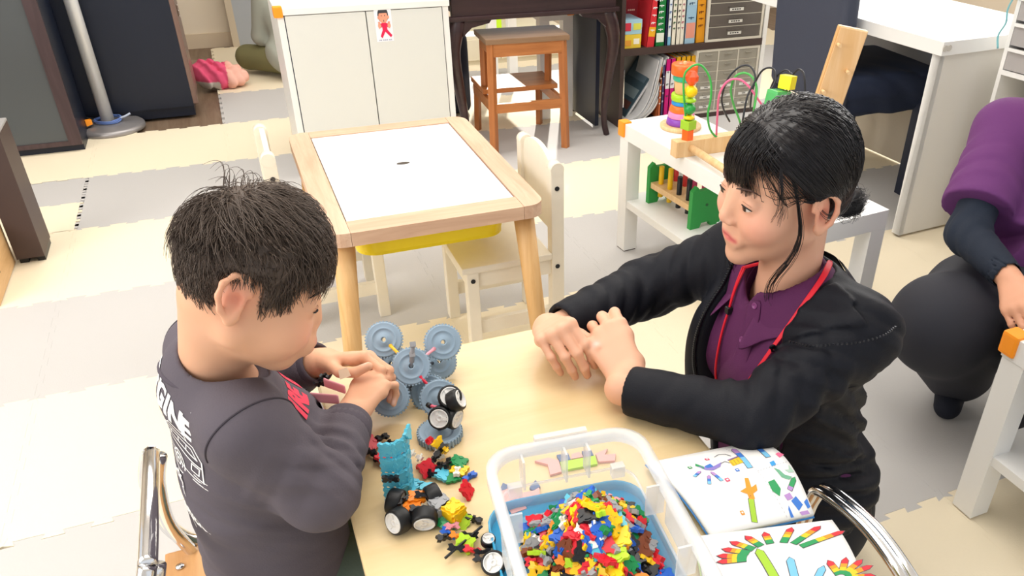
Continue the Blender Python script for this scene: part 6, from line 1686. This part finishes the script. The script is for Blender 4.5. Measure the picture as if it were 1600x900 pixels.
for u, v, d in ((472, 620, 1.142), (503, 595, 1.175), (498, 648, 1.14)):
    p = on_d(u, v, d)-oo
    for k in range(3): part_piece(ps, 'connector', 'black', tuple(p+np.array((.004*(k-1), .003*k, .004*(k-1)))), (.6*k, .5, .9*k+.3), .8)

# ---------------------------------------------------------------- clear box, its blue lid and the heap of pieces
RZ = TZ+.108; bc = np.array((.278, .605)); th = math.radians(-6.5)
cx = thing('clear_box', 'clear plastic box with thick white rim holding a heap of colourful pieces', 'box', (bc[0], bc[1], TZ), th)
CLR = mat('clear_plastic', '#f3f6f8', .12, trans=.0, alpha=.20, spec=.5); RIMM = mat('frosty_rim', '#f4f6f8', .2, alpha=.42)


def rrect(hx, hy, r, n=6):
    out = []
    for cxx, cyy, a0 in ((hx-r, hy-r, 0), (-hx+r, hy-r, 90), (-hx+r, -hy+r, 180), (hx-r, -hy+r, 270)):
        for i in range(n+1): a = math.radians(a0+90*i/n); out.append((cxx+r*math.cos(a), cyy+r*math.sin(a)))
    return out


def loft(m, secs):
    n = len(secs[0][0]); vs = [(x, y, z) for p, z in secs for x, y in p]
    return m.add(vs, [(k*n+i, k*n+(i+1) % n, (k+1)*n+(i+1) % n, (k+1)*n+i) for k in range(len(secs)-1) for i in range(n)], True)


HX, HY = .098, .145; lo_ = rrect(.082, .128, .022); mid = rrect(.088, .134, .028); hi_ = rrect(HX-.006, HY-.006, .034); ho = rrect(HX+.006, HY+.006, .042)
m = loft(MB(), [(lo_, .0035), (rrect(.086, .132, .026), .050), (mid, .0505), (hi_, .102)]); m.add([(x, y, .0035) for x, y in lo_], [tuple(range(len(lo_)))], False); m.build('shell', CLR, cx)
m = loft(MB(), [(hi_, .094), (hi_, .107), (rrect(HX, HY, .038), .1095), (ho, .1075), (ho, .088), (rrect(HX+.003, HY+.003, .04), .088), (rrect(HX+.003, HY+.003, .04), .102), (hi_, .094)]); m.build('rim', RIMM, cx)
loft(MB(), [(mid, .0495), (rrect(.0905, .1365, .029), .0495), (rrect(.0905, .1365, .029), .0525), (mid, .0525)]).build('ledge', RIMM, cx)
for k, (x, y) in enumerate(((-.055, HY), (.03, HY), (-HX, .04), (-HX, -.06), (HX, .04), (HX, -.06), (.0, HY))):
    m = MB()
    if abs(y) == HY: m.box(x-.0015, y-.022, .054, x+.0015, y+.002, .100)
    else: m.box(x-(.002 if x < 0 else .022), y-.0015, .054, x+(.022 if x < 0 else .002), y+.0015, .100)
    m.build('rib', RIMM, cx)
for x, y in ((-.068, .122), (.068, .122)): MB().box(x-.009, y-.006, .050, x+.009, y+.006, .068, .002).build('lug', RIMM, cx)
for sx in (-1, 1): 
    m = MB(); m.box(sx*(HX+.003)-.003, -.03, .045, sx*(HX+.003)+.004, .03, .098, .003); m.build('latch', mat('frosty_latch', '#eef2f5', .2, alpha=.45), cx)
MB().box(-.035, HY+.004, .092, .035, HY+.014, .112, .003).build('rim_tab', RIMM, cx)
bl = thing('blue_lid', 'translucent blue lid lying beneath the clear box', 'lid', (bc[0], bc[1], TZ), th)
BLM = mat('blue_translucent', '#3fb2e3', .15, alpha=.72)
bl.location.z = TZ+.0005; cx.location.z = TZ+.0035
m = loft(MB(), [(rrect(.102, .149, .04), 0), (rrect(.106, .153, .042), .004), (rrect(.106, .153, .042), .017), (rrect(.1035, .1505, .04), .017), (rrect(.1025, .1495, .04), .003)]); 
pl_ = rrect(.1025, .1495, .04); m.add([(x, y, .0015) for x, y in pl_], [tuple(range(len(pl_)))], False); m.add([(x, y, .003) for x, y in pl_], [tuple(range(len(pl_)))], False); m.build('lid_body', BLM, bl)

# the heap: every piece its own object, dropped on a mound
g = np.random.default_rng(42)
names = list(LQ); wts = np.array([.13, .16, .14, .12, .05, .07, .09, .09, .05, .05, .05, .03]); wts = wts/wts.sum()
def mound(x, y): return .012+.074*math.exp(-((x-.012)/.050)**2-((y-.035)/.068)**2)+.024*math.exp(-((x-.02)/.06)**2-((y+.07)/.07)**2)
COLW = dict(cyan='sky blue', lime='lime green')
cnt = 0; th_m = Matrix.Rotation(th, 2); tries = 0
placed = []
while cnt < 300 and tries < 30000:
    tries += 1
    x = g.uniform(-.068, .072); y = g.uniform(-.118, .095)
    top = mound(x, y)
    if top < .018 and g.random() < .45: continue
    need = .0092 if cnt < 230 else .0080
    lay = 0 if cnt < 235 else -1
    if any((x-a)**2+(y-b)**2 < need**2 and abs(lay-l) < 1 for a, b, l in placed): continue
    placed.append((x, y, lay)); kind = ('square', 'square', 'square', 'triangle', 'triangle', 'connector', 'connector')[int(g.integers(0, 7))]; c = names[int(g.choice(len(names), p=wts))]
    o = bpy.data.objects.new(kind+'_piece', pmesh(kind, c)); COL.objects.link(o)
    v2 = th_m @ Vector((x, y)); z = TZ+.007+.012+max(0, top-.012)+(-.004 if lay else g.uniform(0, .005))
    o.location = (bc[0]+v2.x, bc[1]+v2.y, z)
    nx = -(mound(x+.004, y)-mound(x-.004, y))/.008; ny = -(mound(x, y+.004)-mound(x, y-.004))/.008
    q = Vector((nx*.7+g.normal()*.42, ny*.7+g.normal()*.42, 1)).normalized().to_track_quat('Z', 'Y').to_matrix().to_4x4() @ Matrix.Rotation(g.uniform(0, 6.28), 4, 'Z')
    o.rotation_euler = q.to_euler(); k = 1.12 if kind != 'connector' else 1.22; o.scale = (k,)*3
    w = COLW.get(c, c); tag(o, {'square': f'{w} square plate among the loose pieces heaped in the clear box', 'triangle': f'{w} triangular plate among the loose pieces heaped in the clear box', 'connector': f'{w} little connector among the loose pieces heaped in the clear box'}[kind], 'toy piece', f'{w} {kind} pieces in the clear box'); cnt += 1
# filling under the surface pieces, never seen singly
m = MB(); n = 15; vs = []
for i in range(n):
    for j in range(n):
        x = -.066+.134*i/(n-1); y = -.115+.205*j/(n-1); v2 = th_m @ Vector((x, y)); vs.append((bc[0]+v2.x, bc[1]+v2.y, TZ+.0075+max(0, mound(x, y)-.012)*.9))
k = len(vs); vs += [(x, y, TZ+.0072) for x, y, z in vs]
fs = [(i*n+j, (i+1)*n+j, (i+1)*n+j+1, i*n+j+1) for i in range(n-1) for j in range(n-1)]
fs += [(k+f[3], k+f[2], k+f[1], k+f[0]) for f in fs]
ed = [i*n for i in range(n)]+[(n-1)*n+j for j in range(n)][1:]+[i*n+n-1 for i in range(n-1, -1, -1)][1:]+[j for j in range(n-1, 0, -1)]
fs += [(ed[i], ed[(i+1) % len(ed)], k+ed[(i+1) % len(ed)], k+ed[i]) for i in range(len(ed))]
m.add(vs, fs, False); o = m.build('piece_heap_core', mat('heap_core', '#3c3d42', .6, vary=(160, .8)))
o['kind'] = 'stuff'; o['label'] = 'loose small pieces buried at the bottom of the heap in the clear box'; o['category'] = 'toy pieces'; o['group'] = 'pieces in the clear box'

# flat pink and lime figures lying on the table behind the box wall, seen through it
FPK = mat('flat_pink', '#f0b0aa', .5); FNV = mat('flat_navy', '#5a6f96', .5)
def flat_fig(label, u, v, rz, polys):
    p = on_z(u, v, TZ); t = thing('flat_pink_build', label, 'toy', (p[0], p[1], TZ), rz, 'flat builds behind the clear box')
    for nm, m_, pl_ in polys: MB().prism(pl_, .0004, .0045).build(nm, m_, t)
flat_fig('flat pink and lime build with two navy squares behind the clear box', 905, 726, -.12, [('lime_plate', lq(LQ['lime']), [(-.028, -.010), (.024, -.010), (.026, .008), (-.026, .008)]), ('pink_plate', FPK, [(-.046, -.014), (-.029, -.012), (-.027, .012), (-.040, .022), (-.060, .020), (-.044, .008)]), ('navy_square', FNV, [(-.026, .009), (-.010, .009), (-.010, .024), (-.027, .024)]), ('navy_square', FNV, [(.010, .009), (.024, .009), (.024, .022), (.010, .022)]), ('pink_plate', FPK, [(.027, -.006), (.050, -.010), (.056, .004), (.040, .006), (.048, .018), (.028, .012)]), ('pink_plate', FPK, [(-.009, .010), (.009, .010), (.006, .022), (-.006, .020)])])
flat_fig('flat pink figure with navy tips lying beside the box\'s left wall', 802, 782, .1, [('pink_plate', FPK, [(-.014, -.026), (.008, -.026), (.008, .020), (-.012, .020)]), ('navy_tip', FNV, [(-.012, .0205), (.008, .0205), (.0, .034)]), ('pink_plate', FPK, [(.009, -.022), (.034, -.012), (.040, .002), (.030, .000), (.009, .006)]), ('navy_tip', FNV, [(.030, .0005), (.042, .003), (.042, .018), (.028, .008)])])

# ---------------------------------------------------------------- picture book: two spreads lying open
ZB = TZ
PGM = mat('page_white', '#f4f3f1', .55)
pb_t = thing('instruction_book', 'open picture book of building instructions, white pages with coloured drawings', 'book', (.55, .62, ZB))
OB = np.array((.55, .62, ZB))
def quad(c, s, t):  # bilinear on four corners (fold-left, fold-right, top-right, top-left)
    return c[0]*(1-s)*(1-t)+c[1]*s*(1-t)+c[2]*s*t+c[3]*(1-s)*t
UP = [on_z(1112, 836, TZ+.012), on_z(1272, 800, TZ+.012), on_z(1190, 679, TZ+.026), on_z(1012, 714, TZ+.026)]
LOW = [on_z(1360, 930, TZ+.008), on_z(1112, 1000, TZ+.008), on_z(1085, 838, TZ+.012), on_z(1300, 812, TZ+.012)]
def up_s(s, t): p = quad(UP, s, t)-OB; return np.array((p[0], p[1], .010+.024*math.sin(math.pi*min(1, t*1.02))*(.55+.45*s)+.006*t))
def low_s(s, t): p = quad(LOW, s, t)-OB; return np.array((p[0], p[1], .006+.010*math.sin(math.pi*t)+.006*t))
def sheet(f, th, nm, m, n=18):
    vs = [tuple(f(i/n, j/n)) for j in range(n+1) for i in range(n+1)]; k = len(vs); vs += [tuple(f(i/n, j/n)-np.array((0, 0, th))) for j in range(n+1) for i in range(n+1)]
    q = [(j*(n+1)+i, j*(n+1)+i+1, (j+1)*(n+1)+i+1, (j+1)*(n+1)+i) for j in range(n) for i in range(n)]
    fs = q+[tuple(k+a for a in f_[::-1]) for f_ in q]; N = n+1
    ed = list(range(N))+[r*N+n for r in range(1, N)]+[n*N+i for i in range(n-1, -1, -1)]+[r*N for r in range(n-1, 0, -1)]
    fs += [(ed[(i+1) % len(ed)], ed[i], k+ed[i], k+ed[(i+1) % len(ed)]) for i in range(len(ed))]
    mb = MB(); mb.add(vs, fs, True); o = mb.build(nm, m, pb_t); return o
pgu = sheet(up_s, .006, 'page_block', PGM); pgl = sheet(low_s, .004, 'page_block', PGM)
sheet(lambda s, t: up_s(-.01+1.02*s, -.01+1.03*t)-np.array((0, 0, .0062)), .0012, 'cover', mat('cover_blue', '#2f86d0', .35)); 
sheet(lambda s, t: low_s(-.01+1.02*s, -.05+1.06*t)-np.array((0, 0, .0042)), .0012, 'cover', mat('cover_lime', '#d3e59a', .4))
def pr(f, poly, c, par, nm='printed_shape', lift=.0007):
    # fan of the outline laid on the page
    P = [np.array(p) for p in poly]; q = []
    for a, b in zip(P, P[1:]+P[:1]):
        k = max(1, int(np.linalg.norm(b-a)/.05)); q += [a+(b-a)*i/k for i in range(k)]
    cen = sum(P)/len(P); vs = [tuple(f(*p)+np.array((0, 0, lift))) for p in [cen]+q]; n = len(q)
    return vs, [(0, 1+i, 1+(i+1) % n) for i in range(n)], c
INK = {}
def put(f, poly, c, par, lift=.0007):
    vs, fs, c = pr(f, poly, c, par, lift=lift); INK.setdefault((par.name, c), (MB(), par))[0].add(vs, fs, False)
def bar(f, x0, y0, x1, y1, w, cols, par, tip=True):
    """pencil-like bar of coloured plates"""
    a, b = np.array((x0, y0)), np.array((x1, y1)); d = (b-a); L = np.linalg.norm(d); d = d/L; n = np.array((-d[1], d[0]))*w/2; k = len(cols)
    e = np.array((d[0], d[1]))*L*.006
    put(f, [a-n*1.2-e, b-n*1.2, b+d*w*.9, b+n*1.2, a+n*1.2-e], '#5a5560', par, .0006)
    for i, c in enumerate(cols):
        p, q = a+d*L*i/k, a+d*L*(i+1)/k; pts = [p-n, q-n, q+n, p+n]
        if i == k-1 and tip: pts = [p-n, q-n, q+d*w*.7, q+n, p+n]
        put(f, pts, c, par, .0009)
def sq(f, x, y, r, c, par): put(f, [(x-r, y-r*1.2), (x+r, y-r*1.2), (x+r, y+r*1.2), (x-r, y+r*1.2)], c, par); put(f, [(x-r*.45, y-r*.5), (x+r*.45, y-r*.5), (x+r*.45, y+r*.5), (x-r*.45, y+r*.5)], '#f4f3f1', par, .001)
PU, BLU, LB, GRN, YEL, RED_, ORG, LIM = '#b48cc8', '#3f7ad0', '#7cc3ea', '#2f9a5c', '#e8c92e', '#d8343f', '#ee9a2c', '#a6cf3a'
f = up_s
bar(f, .665, .54, .705, .90, .042, [LB, LB, BLU, PU], pgu); bar(f, .875, .62, .89, .93, .040, [LB, BLU, PU], pgu)
for (a, b, c, d) in ((.20, .61, .27, .655), (.26, .475, .305, .565), (.375, .475, .355, .60)): bar(f, a, b, c, d, .026, [LB, BLU, PU], pgu)
put(f, [(.30, .74), (.36, .68), (.44, .68), (.50, .72), (.46, .66), (.38, .63), (.33, .66)], '#8f7fc8', pgu); put(f, [(.29, .76), (.31, .80), (.34, .72), (.33, .68)], GRN, pgu); put(f, [(.35, .72), (.41, .74), (.41, .68), (.35, .68)], BLU, pgu, .0009)
put(f, [(.56, .71), (.68, .74), (.67, .64), (.55, .62)], YEL, pgu)
for k in range(4): put(f, [(.565+.03*k, .70+.006*k), (.575+.03*k, .70+.006*k), (.567+.03*k, .63+.006*k), (.557+.03*k, .63+.006*k)], '#caa23a', pgu, .0009)
put(f, [(.56, .735), (.69, .765), (.69, .75), (.56, .715)], '#8d6a96', pgu)
for pts in ([(.50, .84), (.55, .87), (.60, .85), (.62, .79)], [(.48, .70), (.53, .72), (.55, .68)]):
    for (xa, ya), (xb, yb2) in zip(pts[:-1], pts[1:]): bar(f, xa, ya, xb, yb2, .006, ['#8b8b90'], pgu, False)
sq(f, .24, .755, .016, GRN, pgu); sq(f, .43, .83, .016, '#e0426e', pgu); sq(f, .555, .555, .016, BLU, pgu); sq(f, .42, .47, .018, '#e0426e', pgu); put(f, [(.845, .545), (.89, .555), (.885, .50), (.84, .49)], '#3f9fe0', pgu); put(f, [(1.03-.02, .60), (.985, .655), (.95, .64), (.955, .575)], '#ea6f96', pgu)
put(f, [(.455, .32), (.52, .34), (.56, .44), (.59, .43), (.565, .33), (.62, .35), (.60, .29), (.55, .27), (.54, .22), (.49, .22), (.50, .28)], ORG, pgu); bar(f, .43, .03, .505, .225, .045, [LIM, LIM, LIM], pgu, False); sq(f, .37, .13, .016, ORG, pgu)
put(f, [(.725, .34), (.79, .35), (.80, .25), (.76, .19), (.72, .25)], GRN, pgu); put(f, [(.845, .47), (.88, .43), (.90, .36), (.95, .33), (.91, .31), (.86, .35)], '#6fae8c', pgu); put(f, [(1.03-.05, .46), (.96, .40), (.92, .42), (.94, .38), (.99, .37)], '#a9c7b4', pgu)
bar(f, .87, .22, .95, .30, .04, [PU, GRN, GRN], pgu); put(f, [(.80, .19), (.86, .20), (.87, .15), (.81, .14)], PU, pgu)
put(f, [(.84, .13), (.90, .16), (.93, .08), (.87, .04)], BLU, pgu); put(f, [(.78, .07), (.80, .10), (.80, .0), (.77, .0)], BLU, pgu); put(f, [(.87, .03), (.95, .03), (.96, -.0), (.88, -.0)], PU, pgu); put(f, [(.95, .10), (.99, .12), (.99, .05), (.96, .04)], BLU, pgu)
for i in range(26): 
    y = .01+.037*i; put(f, [(.695-.085*y*0-.08*(y-.5), y), (.699-.08*(y-.5), y), (.699-.08*(y-.5), y+.018), (.695-.08*(y-.5), y+.018)], '#b9b9c2', pgu)
for i in range(11): x = .70+.027*i; put(f, [(x, .475+.01*i*.2), (x+.014, .477+.01*i*.2), (x+.014, .483+.01*i*.2), (x, .481+.01*i*.2)], '#b9b9c2', pgu)
f = lambda s, t: low_s(1-s, t)
RB_ = [GRN, GRN, YEL, ORG, RED_]
for k, (ang, L) in enumerate(((172, .16), (160, .17), (146, .17), (130, .18), (112, .17), (92, .16), (66, .22), (44, .30), (22, .33))):
    a = math.radians(ang); cx_, cy_ = .50, .60; r0 = .20
    x0, y0 = cx_+r0*math.cos(a), cy_+r0*.8*math.sin(a); bar(f, x0, y0, x0+L*math.cos(a), y0+L*.85*math.sin(a), .05, RB_, pgl)
bar(f, .50, .05, .40, .68, .055, [LIM]*4, pgl); bar(f, .56, .05, .58, .52, .05, [PU, BLU, LB, LB], pgl); bar(f, .60, .10, .76, .36, .05, [PU, BLU, LB], pgl)
for ang in (100, 70, 40, 12, -20): a = math.radians(ang); bar(f, .86+.03*math.cos(a), .24+.03*math.sin(a), .86+.20*math.cos(a), .24+.17*math.sin(a), .045, [GRN, YEL, ORG, RED_], pgl)
for ang in (80, 115, 150): a = math.radians(ang); bar(f, .30+.02*math.cos(a), .10+.02*math.sin(a), .30+.18*math.cos(a), .10+.2*math.sin(a), .045, [GRN, YEL, ORG, RED_], pgl)
for par in (pgu, pgl):
    big = MB(); mats = []
    for (nm, c), (m_b, p_) in INK.items():
        if p_ is par: big.mat(len(mats)); mats.append(mat('ink'+c[1:], c, .6)); big.add(m_b.v, m_b.f, False)
    o = big.build('printed_drawings', mats, par); o['kind'] = 'stuff'

# ---------------------------------------------------------------- chrome nursery chairs
def bent(pts, r, par, nm, flat=None, n=7): return MB().tube(bez(pts, n), r, 12, flat=flat).build(nm, CHROME, par)
SEATW = wood('chair_seat_wood', '#c98f55', '#dcaa72', 1, 5, .4)
bcx = thing('tube_chair', 'chrome tube chair with wooden seat that the boy sits on', 'chair', (-.09, .95, 0))
for sd in (-1, 1):
    y = sd*.140; y2 = sd*.120
    bent([(.16, y, .0), (.13, y, .16), (.10, y, .262), (.04, y, .285), (-.08, y, .285), (-.130, y, .33), (-.142, y, .42), (-.130, y*.985, .475), (-.118, y*.8, .505)], .0115, bcx, 'tube_frame')
    bent([(-.125, y2, .0), (-.112, y2, .14), (-.104, y2, .26), (-.128, y2, .36), (-.124, y2, .44), (-.108, y2*.9, .50)], .0095, bcx, 'rear_tube')
bent([(-.118, -.112, .505), (-.116, -.05, .512), (-.116, .05, .512), (-.118, .112, .505)], .0115, bcx, 'top_tube')
MB().box(-.150, -.128, .285, .13, .128, .300, .004).build('seat', SEATW, bcx)
for x in (-.128, .10):
    for y in (-.09, .09): MB().lathe([(.0, .301), (.007, .3005), (.006, .303), (0, .304)], 12, (x, y, 0)).build('rivet', CHROME, bcx)
E1, E2 = on_z(1272, 768, .405), on_z(1410, 905, .40); 
ec = thing('tube_chair', 'chrome tube chair at the table\'s right edge, beside the open picture book', 'chair', (.72, .50, 0))
def el_(p): return (p[0]-.72, p[1]-.50, p[2])
a_, b_2 = np.array(el_(E1)), np.array(el_(on_z(1350, 828, .41))); c_2 = np.array(el_(E2))
for dx in (0, .016):
    bent([(a_[0]-.004+dx, a_[1]+.02, .0), (a_[0]-.004+dx, a_[1]+.016, .30), (a_[0]+dx, a_[1]+.006, .385), (a_[0]+.004+dx, a_[1]-.012, .412), (b_2[0]+dx, b_2[1], .415), (c_2[0]+dx, c_2[1], .40), (c_2[0]+dx, c_2[1]-.07, .36), (c_2[0]+dx, c_2[1]-.10, .25), (c_2[0]+dx, c_2[1]-.11, 0)], .0085, ec, 'tube_frame')
bent([(a_[0]-.27, a_[1]+.0, .0), (a_[0]-.26, a_[1]-.02, .22), (a_[0]-.2, a_[1]-.03, .245), (a_[0]+.0, a_[1]-.02, .25)], .0085, ec, 'tube_frame'); bent([(a_[0]-.27, c_2[1]-.10, .0), (a_[0]-.26, c_2[1]-.08, .22), (a_[0]-.2, c_2[1]-.08, .245), (c_2[0]+.0, c_2[1]-.09, .25)], .0085, ec, 'tube_frame')
MB().box(a_[0]-.27, c_2[1]-.09, .25, a_[0]-.012, a_[1]-.012, .265, .004).build('seat', SEATW, ec)
